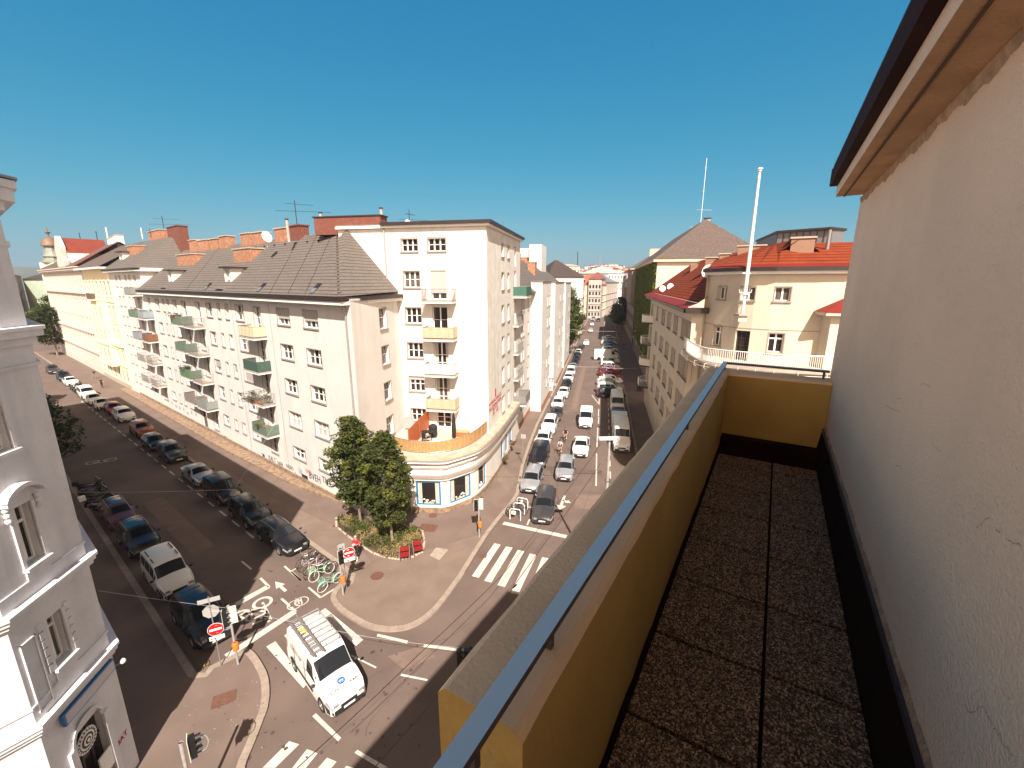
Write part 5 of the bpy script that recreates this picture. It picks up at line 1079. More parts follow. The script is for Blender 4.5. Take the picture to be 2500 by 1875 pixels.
# painted markings
b = MB()
def quad(pts, z=.010): b.face([Vector((v.x, v.y, z)) for v in pts], paint)
for x, y, X, Y_, w in ((238, 1210, 38, 1508, .5), (345, 1238, 150, 1550, .5), (450, 1270, 270, 1590, .5), (560, 1303, 400, 1635, .5), (672, 1335, 540, 1680, .5), (780, 1370, 660, 1720, .5)):
    g = lambda a, c: G(1150 + a / 3.6875, 1000 + c / 3.6875)
    line(b, g(x, y), g(X, Y_), w, .010)
line(b, G(1150 + 290 / 3.6875, 1000 + 1022 / 3.6875), G(1150 + 860 / 3.6875, 1000 + 1145 / 3.6875), .42, .010)
line(b, G(1287, 1282), G(1287 + 6, 1268), .12, .010); line(b, G(1290, 1238), G(1302, 1240), .12, .010)
for (a, c) in (((1130, 25), (1480, 470)), ): pass
for q in (((1175, 268), (1228, 235), (1485, 448), (1435, 490)), ((830, 495), (892, 458), (1105, 745), (1080, 775)), ((1140, 965), (1165, 945), (1335, 1110), (1315, 1135)), ((1575, 425), (1582, 408), (1787, 455), (1780, 475)), ((1890, 498), (1898, 478), (2115, 508), (2110, 525)),
          ((1735, 692), (1742, 678), (1922, 715), (1915, 727)), ((1400, 558), (1408, 550), (1575, 632), (1568, 642)), ((950, 420), (1000, 385), (1080, 480), (1040, 520)), ((1068, 330), (1120, 305), (1180, 360), (1120, 400)), ((805, 1313), (985, 1133), (1052, 1155), (890, 1313)), ((985, 1340), (1105, 1187), (1177, 1215), (1075, 1340)), ((1165, 1330), (1240, 1245), (1305, 1272), (1255, 1330)), ((1425, 1212), (1445, 1192), (1650, 1310), (1600, 1318)), ((1340, 1340), (1370, 1300), (1420, 1313), (1400, 1340))):
    quad([c5(*v) for v in q])
# cycle box lines

line(b, c5(560, 562), c5(1022, 258), .42); line(b, c5(932, 170), c5(1030, 258), .13); line(b, c5(790, 32), c5(850, 92), .14); line(b, c5(592, 228), c5(845, 88), .42)
line(b, c5(1115, 95), c5(1198, 165), .12); line(b, c5(1198, 163), c5(1290, 105), .12); line(b, c5(1000, -12), c5(1065, 50), .12)
line(b, c2g(1720, 1208), c2g(1850, 1322), .12); line(b, c2g(1775, 1245), c2g(1812, 1225), .1)
for k in range(26):
    a = 25.6 + k * 2.55
    if k: line(b, PA(a + 4.6, 11.15), PA(a + 6.0, 11.15), .12)
line(b, c2g(1390, 1170), c2g(1465, 1232), .12)
# arrows
def arrow(tip, tail, w=.14, hw=.5, hl=.9):
    d = (tip - tail).normalized(); n = Vector((d.y, -d.x, 0)); quad([tail - n * w, tip - d * hl - n * w, tip - d * hl + n * w, tail + n * w]); quad([tip - d * hl - n * hw, tip, tip - d * hl + n * hw])
arrow(c5(890, 55), c5(962, 120), .09, .28, .75)
g = lambda a, c: G(1150 + a / 3.6875, 1000 + c / 3.6875)
arrow(g(798, 905), g(842, 775), .12, .45, .8); arrow(g(900, 842), g(825, 815), .11, .3, .45)
# pictograms
def ringp(c, r, w, n=28):
    for k in range(n):
        a0, a1 = 2 * PI * k / n, 2 * PI * (k + 1) / n; quad([c + Vector((math.cos(a) * q, math.sin(a) * q, 0)) for a, q in ((a0, r - w), (a1, r - w), (a1, r), (a0, r))])
def bike_sign(f, r, w, pts):
    ringp(f[0], r, w); ringp(f[1], r, w)
    for p, q in pts: line(b, p, q, w)
cz = lambda x, y: G(480 + x / 8.295, 1440 + y / 8.295)
rw_ = (cz(1520, 265) - cz(1150, 265)).length / 2
ringp(cz(1335, 265), rw_, .17); ringp(cz(900, 530), rw_ * .92, .15)
for p, q in (((1335, 255), (1510, 610)), ((1075, 405), (1440, 445)), ((1075, 400), (1130, 590)), ((860, 530), (1080, 400)), ((870, 530), (1050, 640)), ((1050, 640), (1440, 450)), ((1130, 700), (1470, 560)), ((1510, 600), (1440, 655))): line(b, cz(*p), cz(*q), .13)
cy = lambda x, y: c5(x, y)
for c, r in ((cy(1022, 212), .42), (cy(1068, 188), .40)): ringp(c, r, .06)
for p, q in (((1022, 212), (1040, 180)), ((1040, 180), (1068, 188)), ((1040, 180), (1055, 205)), ((1022, 212), (1055, 205)), ((1025, 172), (1050, 178)), ((1062, 168), (1070, 195))): line(b, cy(*p), cy(*q), .06)
for a, r_ in ((60.5, 8.2),):
    for c in (PA(a, r_), PA(a + .6, r_ - 1.3)): ringp(c, .55, .1)
    line(b, PA(a, r_), PA(a + .5, r_ - .5), .1); line(b, PA(a + .6, r_ - 1.3), PA(a - .3, r_ - .7), .1)
# right-hand street lines
for k in range(14): line(b, PB(60 + k * 6.1, -0.0 if k < 30 else 0), PB(63.6 + k * 6.1, 0), .13, .012)
for p, q in ((PB(38, .1), PB(46, 0)), (PB(48, 0), PB(55, 0)), (PB(56.6, 0.05), PB(59.6, .05))): line(b, p, q, .13, .012)
line(b, PB(150, .3), PB(235, .9), .13, .012); line(b, G(1445, 965), G(1461, 985), .13, .012)
for k in range(12): line(b, PB(37 + k * 2.9, 1.42), PB(38.6 + k * 2.9, 1.42), .12, .012)
struct('road_marking', b)
# tyre-dark streaks, patches and wire-like seams on the junction
b = MB(); tm = M('asphalt_repair', (.125, .085, .07), .9, .2, 1); 
def band(pts, w, z=.006, m=tm):
    P = smooth_poly(pts, 5)
    for i in range(len(P) - 1): line(b, P[i], P[i + 1], w, z, m)
band([c5(1320, 830), c5(1500, 720), c5(1650, 640), c5(1750, 590)], .05); band([c5(1100, 1290), c5(1500, 930), c5(1850, 600), c5(2212, 330)], .04); band([c5(1480, 470), c5(1780, 500), c5(2050, 440)], .05); band([c5(1500, 1100), c5(1560, 960), c5(1900, 600)], .05)
band([g(560, 640), g(700, 640), g(700, 700), g(1140, 750)], .05); band([g(1080, 290), g(1130, 520), g(1000, 930)], .05); band([c5(640, 700), c5(700, 650), c5(760, 600)], .05); band([PB(60, -4), PB(100, -4), PB(200, -3.8)], .05, .014); band([PB(45, -2), PB(90, -2.2), PB(200, -2)], .04, .014)
struct('asphalt_seam', b)
# ------------------------------------------------------------ summer air
b = MB(); b.box((0, 850, 47), (4200, 2100, 98.2), white)
hz = b.mesh('haze'); hz.materials.clear(); hm_ = bpy.data.materials.new('summer_air'); hm_.use_nodes = True; n_ = hm_.node_tree
n_.nodes.remove(n_.nodes['Principled BSDF']); pv = n_.nodes.new('ShaderNodeVolumePrincipled'); pv.inputs['Color'].default_value = (.80, .88, 1, 1); pv.inputs['Density'].default_value = .00024; pv.inputs['Anisotropy'].default_value = .2
n_.links.new(pv.outputs[0], n_.nodes['Material Output'].inputs['Volume']); hz.materials.append(hm_); tag(link('haze', hz), 'faint blue summer air between the balcony and the hills', 'air', kind='stuff')

b = MB(); pm = M('asphalt_patch', (.118, .076, .06), .92, .15, 1.5); pm2 = M('worn_asphalt', (.19, .128, .10), .92, .15, 1.5)
for pts, m in (([PB(40.4, -4.9), PB(41.6, -4.9), PB(41.6, .6), PB(40.4, .6)], pm), ([PB(62, -4.2), PB(96, -4.2), PB(96, -3.2), PB(62, -3.2)], pm2), ([PB(33.5, -1.6), PB(36, -1.6), PB(36.4, .9), PB(33.8, 1.2)], pm2), ([c5(1650, 560), c5(1900, 480), c5(1980, 560), c5(1760, 650)], pm2), ([PA(70, 6), PA(92, 6), PA(92, 7.2), PA(70, 7.2)], pm), ([PA(34, 7.6), PA(46, 7.6), PA(46, 9), PA(34, 9)], pm2)): b.face([Vector((p.x, p.y, .0055)) for p in pts], m)
struct('asphalt_patch', b)
b = MB(); rnd = random.Random(12); spot = M('oil_stain', (.075, .048, .04), .7)
for k in range(170):
    c = rnd.choice((PB(rnd.uniform(32, 70), rnd.uniform(-4.5, 1)), PA(rnd.uniform(14, 34), rnd.uniform(6, 12)), c5(rnd.uniform(700, 1900), rnd.uniform(420, 1250)))); r = rnd.uniform(.02, .10); n_ = 8
    b.face([Vector((c.x + r * rnd.uniform(.6, 1.2) * math.cos(2 * PI * j / n_), c.y + r * rnd.uniform(.6, 1.2) * math.sin(2 * PI * j / n_), .0135)) for j in range(n_)], spot)
struct('road_stains', b)
b = MB(); gum = M('chewing_gum_spot', (.34, .26, .21), .9)
for k in range(160):
    c = rnd.choice((c4g(rnd.uniform(1000, 2000), rnd.uniform(960, 1650)), c4g(rnd.uniform(0, 620), rnd.uniform(760, 1000)), c5(rnd.uniform(250, 820), rnd.uniform(700, 1200)))); r = rnd.uniform(.015, .035)
    b.face([Vector((c.x + r * math.cos(2 * PI * j / 6), c.y + r * math.sin(2 * PI * j / 6), .1325)) for j in range(6)], gum if k % 3 else spot)
struct('pavement_spots', b)
# ------------------------------------------------------------ vehicles
paints = {}
def carpaint(name, c, met=.0):
    if name not in paints: paints[name] = M('car_paint_' + name, c, .28, metal=met, coat=.35, spec=.45)
    return paints[name]
PW = carpaint('white', (.78, .75, .70)); PS = carpaint('silver', (.42, .42, .43), .5); PK = carpaint('black', (.012, .010, .012)); PG = carpaint('graphite', (.06, .055, .055), .3)
PB_ = carpaint('dark_blue', (.010, .013, .024)); PR = carpaint('red', (.30, .01, .015)); PO = carpaint('orange_brown', (.32, .08, .02), .2); PY = carpaint('yellow', (.72, .42, .03)); PBE = carpaint('beige_grey', (.3, .26, .22), .3); PM = carpaint('maroon', (.10, .012, .015))
carglass = M('car_glass', (.012, .014, .018), .03, spec=.7); lampm = M('headlamp_glass', (.27, .27, .28), .12, spec=.8); tailm = M('tail_lamp', (.35, .01, .01), .2); rimm = M('alloy_rim', (.38, .37, .36), .35, metal=.8); platem = M('number_plate', (.75, .74, .72), .5); trimb = M('black_trim', (.02, .018, .018), .55)
# station: x, half width, belt height, top height, half width of the roof
STY = {
 'hatch': dict(L=4.15, xw=1.28, r=.32, st=[(-2.07, .66, .6, .66, .55), (-2.05, .80, .82, .93, .66), (-1.9, .86, .96, 1.22, .60), (-1.6, .885, .97, 1.42, .58), (-.9, .89, .95, 1.49, .61), (0, .89, .93, 1.50, .62), (.4, .89, .92, 1.45, .61), (1.02, .885, .92, 1.02, .70), (1.25, .88, .90, .96, .72), (1.7, .85, .83, .87, .70), (1.95, .77, .70, .75, .60), (2.06, .62, .56, .62, .5)], ws=(.45, 1.0), rw=(-1.93, -1.62), side=(-1.55, .92)),
 'sedan': dict(L=4.7, xw=1.4, r=.33, st=[(-2.35, .66, .66, .70, .6), (-2.3, .82, .88, .93, .7), (-1.95, .88, .93, .99, .72), (-1.5, .90, .93, 1.08, .66), (-.95, .905, .93, 1.38, .58), (-.4, .905, .92, 1.45, .60), (.2, .905, .91, 1.44, .61), (.4, .90, .91, 1.38, .60), (1.0, .895, .90, 1.0, .70), (1.3, .89, .88, .94, .72), (1.95, .86, .80, .85, .70), (2.2, .78, .70, .74, .6), (2.34, .64, .56, .62, .5)], ws=(.42, .98), rw=(-1.45, -.98), side=(-1.25, .88)),
 'wagon': dict(L=4.8, xw=1.42, r=.34, st=[(-2.4, .68, .62, .7, .6), (-2.37, .82, .85, .98, .68), (-2.2, .89, .96, 1.25, .62), (-1.9, .90, .96, 1.40, .6), (-1.0, .91, .94, 1.46, .62), (.1, .91, .92, 1.47, .62), (.4, .91, .92, 1.40, .61), (1.05, .90, .92, 1.02, .70), (1.35, .89, .90, .96, .72), (2.0, .86, .82, .86, .70), (2.25, .78, .72, .76, .6), (2.4, .64, .56, .62, .5)], ws=(.45, 1.03), rw=(-2.22, -1.93), side=(-1.9, .95)),
 'suv': dict(L=4.5, xw=1.34, r=.37, st=[(-2.25, .70, .7, .78, .6), (-2.22, .84, .98, 1.1, .7), (-2.05, .91, 1.06, 1.42, .66), (-1.8, .92, 1.07, 1.6, .64), (-1.0, .93, 1.06, 1.66, .66), (.1, .93, 1.04, 1.66, .66), (.4, .93, 1.04, 1.6, .65), (.98, .92, 1.04, 1.17, .74), (1.25, .91, 1.03, 1.1, .76), (1.85, .89, .98, 1.02, .74), (2.1, .82, .86, .9, .64), (2.24, .70, .62, .7, .54)], ws=(.45, .95), rw=(-2.07, -1.84), side=(-1.8, .9)),
 'minivan': dict(L=4.4, xw=1.36, r=.33, st=[(-2.2, .74, .7, .78, .66), (-2.18, .86, 1.0, 1.3, .76), (-2.1, .89, 1.05, 1.74, .76), (-1.8, .90, 1.06, 1.82, .76), (-1.0, .91, 1.06, 1.84, .76), (.2, .91, 1.04, 1.83, .74), (.5, .91, 1.03, 1.74, .72), (1.15, .90, 1.02, 1.16, .76), (1.45, .89, 1.0, 1.06, .76), (1.9, .86, .92, .96, .72), (2.1, .80, .78, .84, .66), (2.2, .68, .58, .66, .54)], ws=(.55, 1.12), rw=(-2.15, -2.11), side=(-1.9, 1.0)),
 'cargo': dict(L=4.75, xw=1.5, r=.34, st=[(-2.38, .80, .7, .8, .7), (-2.36, .90, 1.1, 1.5, .8), (-2.3, .92, 1.15, 1.95, .80), (-2.0, .93, 1.15, 2.02, .80), (-1.0, .935, 1.14, 2.06, .80), (.2, .935, 1.12, 2.05, .78), (.55, .93, 1.10, 1.95, .76), (1.25, .92, 1.08, 1.26, .78), (1.55, .91, 1.04, 1.14, .76), (2.05, .87, .94, 1.0, .70), (2.28, .80, .78, .84, .62), (2.38, .68, .56, .64, .52)], ws=(.62, 1.22), rw=(-2.34, -2.31), side=(.1, 1.05)),
 'sprinter': dict(L=6.2, xw=1.95, r=.36, st=[(-3.1, .88, .8, .9, .8), (-3.08, .97, 1.3, 2.0, .86), (-3.02, .985, 1.35, 2.5, .84), (-2.6, .99, 1.36, 2.58, .84), (-1, .99, 1.36, 2.62, .85), (1.2, .99, 1.34, 2.58, .83), (1.5, .985, 1.32, 2.4, .80), (2.1, .97, 1.3, 1.62, .80), (2.35, .96, 1.24, 1.36, .80), (2.8, .93, 1.06, 1.14, .78), (3.02, .86, .86, .94, .7), (3.1, .74, .62, .7, .6)], ws=(1.55, 2.08), rw=(-3.06, -3.03), side=(1.0, 1.95)),
 'smart': dict(L=2.7, xw=.93, r=.3, st=[(-1.35, .62, .7, .8, .55), (-1.32, .76, .95, 1.1, .62), (-1.15, .80, 1.02, 1.45, .58), (-.5, .82, 1.0, 1.54, .6), (0, .82, .98, 1.53, .6), (.65, .81, .96, 1.08, .66), (.95, .79, .88, .96, .64), (1.2, .72, .7, .78, .54), (1.33, .6, .55, .62, .48)], ws=(.08, .62), rw=(-1.17, -.9), side=(-.75, .5)),
}
CARD = {}
def car_data(style):
    if style in CARD: return CARD[style]
    S = STY[style]; st = S['st']; L = S['L']; xw = S['xw']; r = S['r']
    def it(x):
        for a, c in zip(st, st[1:]):
            if a[0] <= x <= c[0]: t = (x - a[0]) / (c[0] - a[0]); return [a[k] + (c[k] - a[k]) * t for k in range(1, 5)]
        return list(st[0][1:] if x < st[0][0] else st[-1][1:])
    def sec(x):
        w_, zb, zt, wr = it(x); zl = .2
        for c in (xw, -xw):
            d = abs(x - c)
            if d < r + .06: zl = max(zl, r + math.sqrt(max(0, (r + .06) ** 2 - d * d)) * .98)
        p = [(w_ * .86, min(zl, zb - .1)), (w_ * .985, min(zl + .07, zb - .07)), (w_, max(zb * .68, min(zl + .1, zb - .05))), (w_ * .965, zb), (wr * 1.0, zt - .07), (wr * .86, zt - .015), (0, zt + .025)]
        return p + [(-a, z) for a, z in p[-2::-1]]
    def surf(x, u, o):
        s_ = sec(x); u = max(0, min(len(s_) - 1.001, u)); k = int(u); t = u - k
        y = s_[k][0] * (1 - t) + s_[k + 1][0] * t; z = s_[k][1] * (1 - t) + s_[k + 1][1] * t
        return Vector((x + o[0], y + o[1] * (1 if y > 0 else -1), z + o[2]))
    def patch(x0, x1, u0, u1, nx, nu, m, o, taper=None):
        b = MB(); rows_ = []
        for i in range(nx + 1):
            x = x0 + (x1 - x0) * i / nx; a, c = u0, u1
            rows_.append([surf(x, a + (c - a) * j / nu, o) for j in range(nu + 1)])
        b.grid(rows_, m); return b
    xs = sorted({*[a[0] for a in st], *[c + k * (r + .07) for c in (xw, -xw) for k in (-1, -.98, -.8, -.5, 0, .5, .8, .98, 1)]}); xs = [x for x in xs if st[0][0] <= x <= st[-1][0]]
    b = MB(); rows_ = [[Vector((x, y, z)) for y, z in sec(x)] for x in xs]; b.grid(rows_, PW); b.face(rows_[0], PW); b.face(rows_[-1][::-1], PW)
    under = MB(); 
    body = b.mesh(style + '_body', 32)
    D = [('body', body, 'paint')]
    f = S['ws']; b = patch(f[0], f[1], 4.28, 7.72, 3, 6, carglass, (.012, 0, .014)); D.append(('windscreen', b.mesh('windscreen', 40), None))
    g = S['rw']; b = patch(g[0], g[1], 4.4, 7.6, 2, 4, carglass, (-.012, 0, .012)); D.append(('rear_window', b.mesh('rear_window', 40), None))
    a0, a1 = S['side']; n_ = 3 if style in ('minivan', 'wagon', 'suv') else 2
    if style in ('cargo', 'sprinter', 'smart'): n_ = 1
    for sgn in (0, 1):
        for k in range(n_):
            x0 = a0 + (a1 - a0) * k / n_ + .04; x1 = a0 + (a1 - a0) * (k + 1) / n_ - .04
            u0, u1 = (3.12, 3.86) if sgn == 0 else (12 - 3.86, 12 - 3.12)
            b = patch(x0, x1, u0, u1, 4, 1, carglass, (0, .012, .003)); D.append(('side_window', b.mesh('side_window', 40), None))
    xf = L / 2; h = it(xf - .12)[1]
    for s in (-1, 1):
        b = MB(); yw = it(xf - .1)[0]; p = []
        for i in range(4):
            x = xf - .38 + .12 * i; p.append([surf(x, 2.35 + .55 * j / 2, (.014, .012, .012)) if s > 0 else surf(x, 12 - (2.35 + .55 * j / 2), (.014, .012, .012)) for j in range(3)])
        b.grid(p, lampm); b.box((xf - .02, s * yw * .72, h - .10), (.06, .22, .12), lampm); D.append(('headlight', b.mesh('headlight', 40), None))
        b = MB(); b.grid([[surf(-xf + .02 + .05 * i, (2.3 + .9 * j / 2) if s > 0 else 12 - (2.3 + .9 * j / 2), (-.012, .012, .004)) for j in range(3)] for i in range(4)], tailm); D.append(('tail_light', b.mesh('tail_light', 40), None))
        b = MB(); xm = f[1] - .1; w_, zb, zt, wr = it(xm); b.ball((xm, s * (w_ + .10), zb + .1), (.07, .11, .08), trimb if style != 'sprinter' else trimb, 8, 5); D.append(('wing_mirror', b.mesh('wing_mirror', 40), None))
    b = MB(); yw = it(xf - .02)[0]; b.box((xf + .002, 0, h * .5 + .17), (.03, yw * 1.05, .15), trimb); b.box((xf + .006, 0, .28), (.03, yw * 1.3, .12), trimb); D.append(('grille', b.mesh('grille'), None))
    b = MB(); b.box((xf + .022, 0, .42), (.012, .52, .11), platem); b.box((-xf - .012, 0, .55 if h < 1 else .7), (.012, .52, .11), platem); D.append(('number_plate', b.mesh('number_plate'), None))
    b = MB(); dk = MB()
    if style in ('cargo', 'sprinter', 'minivan'):
        dk.grid([[surf(xf - .5 + .165 * i, u, (.014, .012, 0)) for u in (.0, .6, 1.2, 1.8, 2.2)] for i in range(4)], trimb); dk.grid([[surf(xf - .5 + .165 * i, 12 - u, (.014, .012, 0)) for u in (.0, .6, 1.2, 1.8, 2.2)] for i in range(4)], trimb)
    dk.box((xf + .0, 0, .36), (.05, it(xf - .02)[0] * 1.9, .26), trimb); D.append(('bumper', dk.mesh('bumper', 40), None))
    wb = MB(); n = 20
    wb.grid([[(rr * math.cos(2 * PI * k / n), y, rr * math.sin(2 * PI * k / n)) for k in range(n)] for rr, y in ((r * .62, -.09), (r * .95, -.10), (r, -.06), (r, .06), (r * .95, .10), (r * .62, .09))], blackrub, True)
    tyre = wb.mesh('wheel', 35); wb = MB()
    wb.grid([[(rr * math.cos(2 * PI * k / n), y, rr * math.sin(2 * PI * k / n)) for k in range(n)] for rr, y in ((r * .64, .085), (r * .56, .092), (r * .54, .05), (.06, .06), (.05, .09), (0.001, .09))], rimm, True)
    for k in range(5): a = 2 * PI * k / 5; wb.tube([(.05 * math.cos(a), .085, .05 * math.sin(a)), (r * .58 * math.cos(a), .085, r * .58 * math.sin(a))], .022, rimm, 4)
    wb.grid([[(rr * math.cos(2 * PI * k / n), y, rr * math.sin(2 * PI * k / n)) for k in range(n)] for rr, y in ((r * .64, -.085), (0.001, -.06))], trimb, True)
    rim = wb.mesh('rim', 35); CARD[style] = (D, tyre, rim, S, surf, it); return CARD[style]
def car(style, pnt, pos, heading, label, cat='car', name='parked_car', group=None, far=False, z=0.004, rails=False, roof=None):
    """heading: azimuth the nose points to"""
    D, tyre, rim, S, surf, it = car_data(style)
    t = thing(name, label, cat, (pos.x, pos.y, z), PI / 2 - R(heading), group)
    for nm, me, k in D:
        if far and nm in ('tail_light', 'grille', 'wing_mirror'): continue
        o = link(nm, me, t)
        if k == 'paint': o.material_slots[0].link = 'OBJECT'; o.material_slots[0].material = pnt
    for sx in (-1, 1):
        for sy in (-1, 1):
            w_ = it(sx * S['xw'])[0]; o = link('wheel', tyre, t, (sx * S['xw'], sy * (w_ - .10), S['r'])); 
            if sy < 0: o.rotation_euler = (0, 0, PI)
            if not far: link('rim', rim, o)
    ck = ('under', style)
    if ck not in CARD: b = MB(); b.box((0, 0, .3), (S['L'] * .93, 1.35, .24), trimb); CARD[ck] = b.mesh('underbody')
    link('underbody', CARD[ck], t)
    if rails:
        ck = ('rails', style)
        if ck not in CARD:
            b = MB()
            for s in (-1, 1):
                x0, x1 = S['side'][0] - .1, S['ws'][0] - .1; b.tube([surf(x0 + (x1 - x0) * q / 6, 4.75 if s > 0 else 12 - 4.75, (0, 0, .05 if 0 < q < 6 else 0)) for q in range(7)], .022, zinc, 6)
            CARD[ck] = b.mesh('roof_rail')
        link('roof_rail', CARD[ck], t)
    if roof is not None:
        ck = ('sunroof', style)
        if ck not in CARD:
            b = MB(); b.grid([[surf(x, u, (0, 0, .008)) for u in (5.1, 5.6, 6, 6.4, 6.9)] for x in (S['side'][0] + .4, S['ws'][0] - .6, S['ws'][0] - .25)], carglass); CARD[ck] = b.mesh('glass_roof', 40)
        link('glass_roof', CARD[ck], t)
    return t
hA = -52.6 + 180                                    # noses towards the camera on the left street
g1 = 'cars parked on the far side of the left street'
for st, pn, a, r, lab, kw in (
    ('wagon', PK, 28.1, 12.15, 'glossy black estate car parked nearest the bicycles', dict(rails=True)),
    ('suv', PK, 33.5, 12.2, 'black off-roader with roof rails parked behind the black estate', dict(rails=True)),
    ('minivan', PK, 39.3, 12.3, 'black van-like car parked below the hanging street lamp', {}),
    ('sedan', PS, 45.1, 12.3, 'silver saloon, only light car in the shaded part of the row', {}),
    ('suv', PG, 53.6, 12.5, 'dark grey car behind the gap after the silver saloon', {}),
    ('hatch', PB_, 59.2, 12.3, 'dark hatchback between the dark grey car and the orange brown car', {}),
    ('suv', PO, 65.6, 12.7, 'orange brown car at the edge of the shade', {}),
    ('suv', PW, 75.2, 12.9, 'large white off-roader standing in the sun behind the orange brown car', {}),
    ('hatch', PR, 80.8, 12.9, 'red car close behind the large white off-roader', {}),
    ('smart', PW, 85.6, 12.3, 'tiny white and black city car left of the red car', {}),
    ('sedan', PW, 90.2, 12.3, 'white car with a yellow roof', dict()),
    ('minivan', PW, 95.6, 12.3, 'white people carrier behind the yellow roofed car', dict(rails=True)),
    ('sedan', PW, 110.5, 12.4, 'white saloon farther along beyond the motorcycles', {}),
    ('suv', PK, 117, 12.4, 'black car behind the farther white saloon', {}),
    ('suv', PG, 128, 12.2, 'dark car near the far end of the left street', {})):
    L = STY[st]['L']; t = car(st, pn, PA(a + L / 2, r), hA, lab, group=g1, far=a > 60, **kw)
    if 'yellow roof' in lab:
        S = car_data('sedan'); b = MB(); b.grid([[S[4](x, u, (0, 0, .01)) for u in (3.1, 3.9, 4.5, 5, 6, 7, 7.5, 8.1, 8.9)] for x in (-1.0, -.6, 0, .4)], PY); link('yellow_roof', b.mesh('yellow_roof', 40), t)
for st, pn, a, r, lab, kw in (
    ('suv', PB_, 23.7, 5.7, 'dark blue car with chrome grille behind the no-entry sign at the lower left', dict(roof=1)),
    ('minivan', PW, 29.6, 5.75, 'white van with black roof rails parked in the shade at the left kerb', dict()),
    ('suv', PK, 36.0, 5.75, 'black car with a blue reflecting glass roof behind the white van', dict(roof=1, rails=True)),
    ('wagon', PM, 41.6, 5.75, 'dark maroon edged car with a large glass roof next to the motorcycles', dict(roof=1, rails=True))):
    L = STY[st]['L']; t = car(st, pn, PA(a + L / 2, r), hA, lab, group='cars parked at the left kerb of the left street', **kw)
    if st == 'minivan':
        for s in (-1, 1):
            b = MB(); b.tube([(-1.6, s * .62, 1.86), (-.7, s * .62, 1.88)], .03, trimb, 6); b.tube([(-.3, s * .62, 1.88), (.25, s * .62, 1.86)], .03, trimb, 6); part('roof_rail', b, t, world=False)
car('sedan', PK, PA(20.5 + 120, 1), hA - 90, 'dark car crossing at the far end of the left street', name='moving_car', far=True)
car('minivan', PW, PA(146, 4), hA - 80, 'white van crossing at the far end of the left street', 'van', name='moving_van', far=True)
# right-hand street
hB = 11.8 + 180
gB = 'cars parked along the left kerb of the right-hand street'
for st, pn, bb, n_, lab, kw in (
    ('hatch', PS, 35.0, -5.8, 'silver hatchback parked first by the bicycle racks', {}),
    ('minivan', PK, 40.3, -5.9, 'black people carrier parked behind the silver hatchback', {}),
    ('sedan', PW, 45.6, -6.2, 'white saloon parked third from the bicycle racks', {}),
    ('suv', PW, 50.8, -6.1, 'white off-roader with a roof window parked beside the cyclists', dict(rails=True)),
    ('sedan', PG, 56.0, -5.9, 'dark grey convertible between two white cars', {}),
    ('hatch', PW, 61.4, -6.1, 'white hatchback parked just past the dark convertible', {}),
    ('sedan', PW, 68.0, -5.9, 'white saloon with clear space in front of it', {}),
    ('hatch', PK, 74.0, -5.9, 'black car between the white saloon and two white cars', {}),
    ('suv', PW, 79.0, -5.9, 'white off-roader parked near the first wall graffiti', {}),
    ('minivan', PW, 84.5, -5.9, 'white van-like car at the foot of the white row', dict(rails=True)),
    ('sedan', PS, 90.5, -5.9, 'silver car in front of three dark cars', {}),
    ('hatch', PB_, 95.7, -5.9, 'dark blue car right behind the farther silver car', {}),
    ('hatch', PK, 100.6, -5.9, 'black hatchback in the middle of the far dark cars', {}),
    ('wagon', PG, 105.4, -5.9, 'dark estate car, last before the far white car', {}),
    ('sedan', PW, 111, -5.9, 'white car parked just before the motorcycles', {}),
    ('sedan', PW, 165, -4.4, 'white car standing beside the street trees', {}),
    ('hatch', PW, 190, -4.6, 'white car under the far end of the trees', {}), ('hatch', PG, 196, -4.7, 'dark car far down beyond the trees', {}), ('sedan', PR, 203, -4.8, 'red car far down on the left kerb', {}), ('sedan', PW, 211, -4.8, 'white car behind the distant red car', {}), ('sedan', PG, 222, -4.8, 'grey car, farthest parked on the left kerb', {})):
    L = STY[st]['L']; car(st, pn, PB(bb + L / 2, n_), hB, lab, group=gB, far=bb > 70, **kw)
car('wagon', PG, PB(30.3 + 2.3, -4.05) + Vector((.0, 0, 0)), hB - 3, 'dark graphite estate car waiting at the stop line', name='waiting_car', rails=False)
car('hatch', PS, PB(38.0 + 2.1, -2.95), hB, 'silver hatchback driving towards the stop line', name='moving_car')
car('sedan', PW, PB(44.3 + 2.2, -1.75), hB, 'white saloon driving third in the lane', name='moving_car')
car('cargo', PW, PB(53.9 + 2.3, -1.6), hB, 'white delivery van driving last in the lane', 'van', name='moving_van')
for bb, n_, lab in ((46.6, 2.72, 'first long white panel van parked in the shade on the right'), (60.6, 2.6, 'second long white panel van with writing on its roof, parked in the shade')):
    t = car('sprinter', PW, PB(bb + 3.1, n_), hB, lab, 'van', 'panel_van', group='panel vans parked on the right of the right-hand street')
    b = MB(); 
    for k in range(9): b.box((-2.3 + k * .4, 0, 2.625), (.03, 1.35, .02), white_p)
    part('roof_rib', b, t, world=False)
t = thing('work_truck', 'white truck cab with open loading bed parked between the two panel vans', 'truck', PB(56, 2.65)); 
dx = FBd; b = MB(); cb = PB(55.1, 2.65, 0); b.box(cb + Vector((0, 0, 1.75)), (1.5, 1.9, .9), PW, rotB); b.box(cb + Vector((0, 0, .95)), (1.8, 1.9, .9), PW, rotB); part('cab', b, t)
b = MB(); b.box(PB(57.9, 2.65, 1.0), (3.6, 1.95, .6), M('truck_bed_grey', (.3, .3, .3), .6), rotB); b.box(PB(57.9, 2.65, 1.5), (3.4, 1.7, .3), black_p, rotB)
for q in (-.7, .7): b.tube([PB(56.3, 2.65 + q, 2.2), PB(59.6, 2.65 + q, 2.2)], .03, steel, 5)
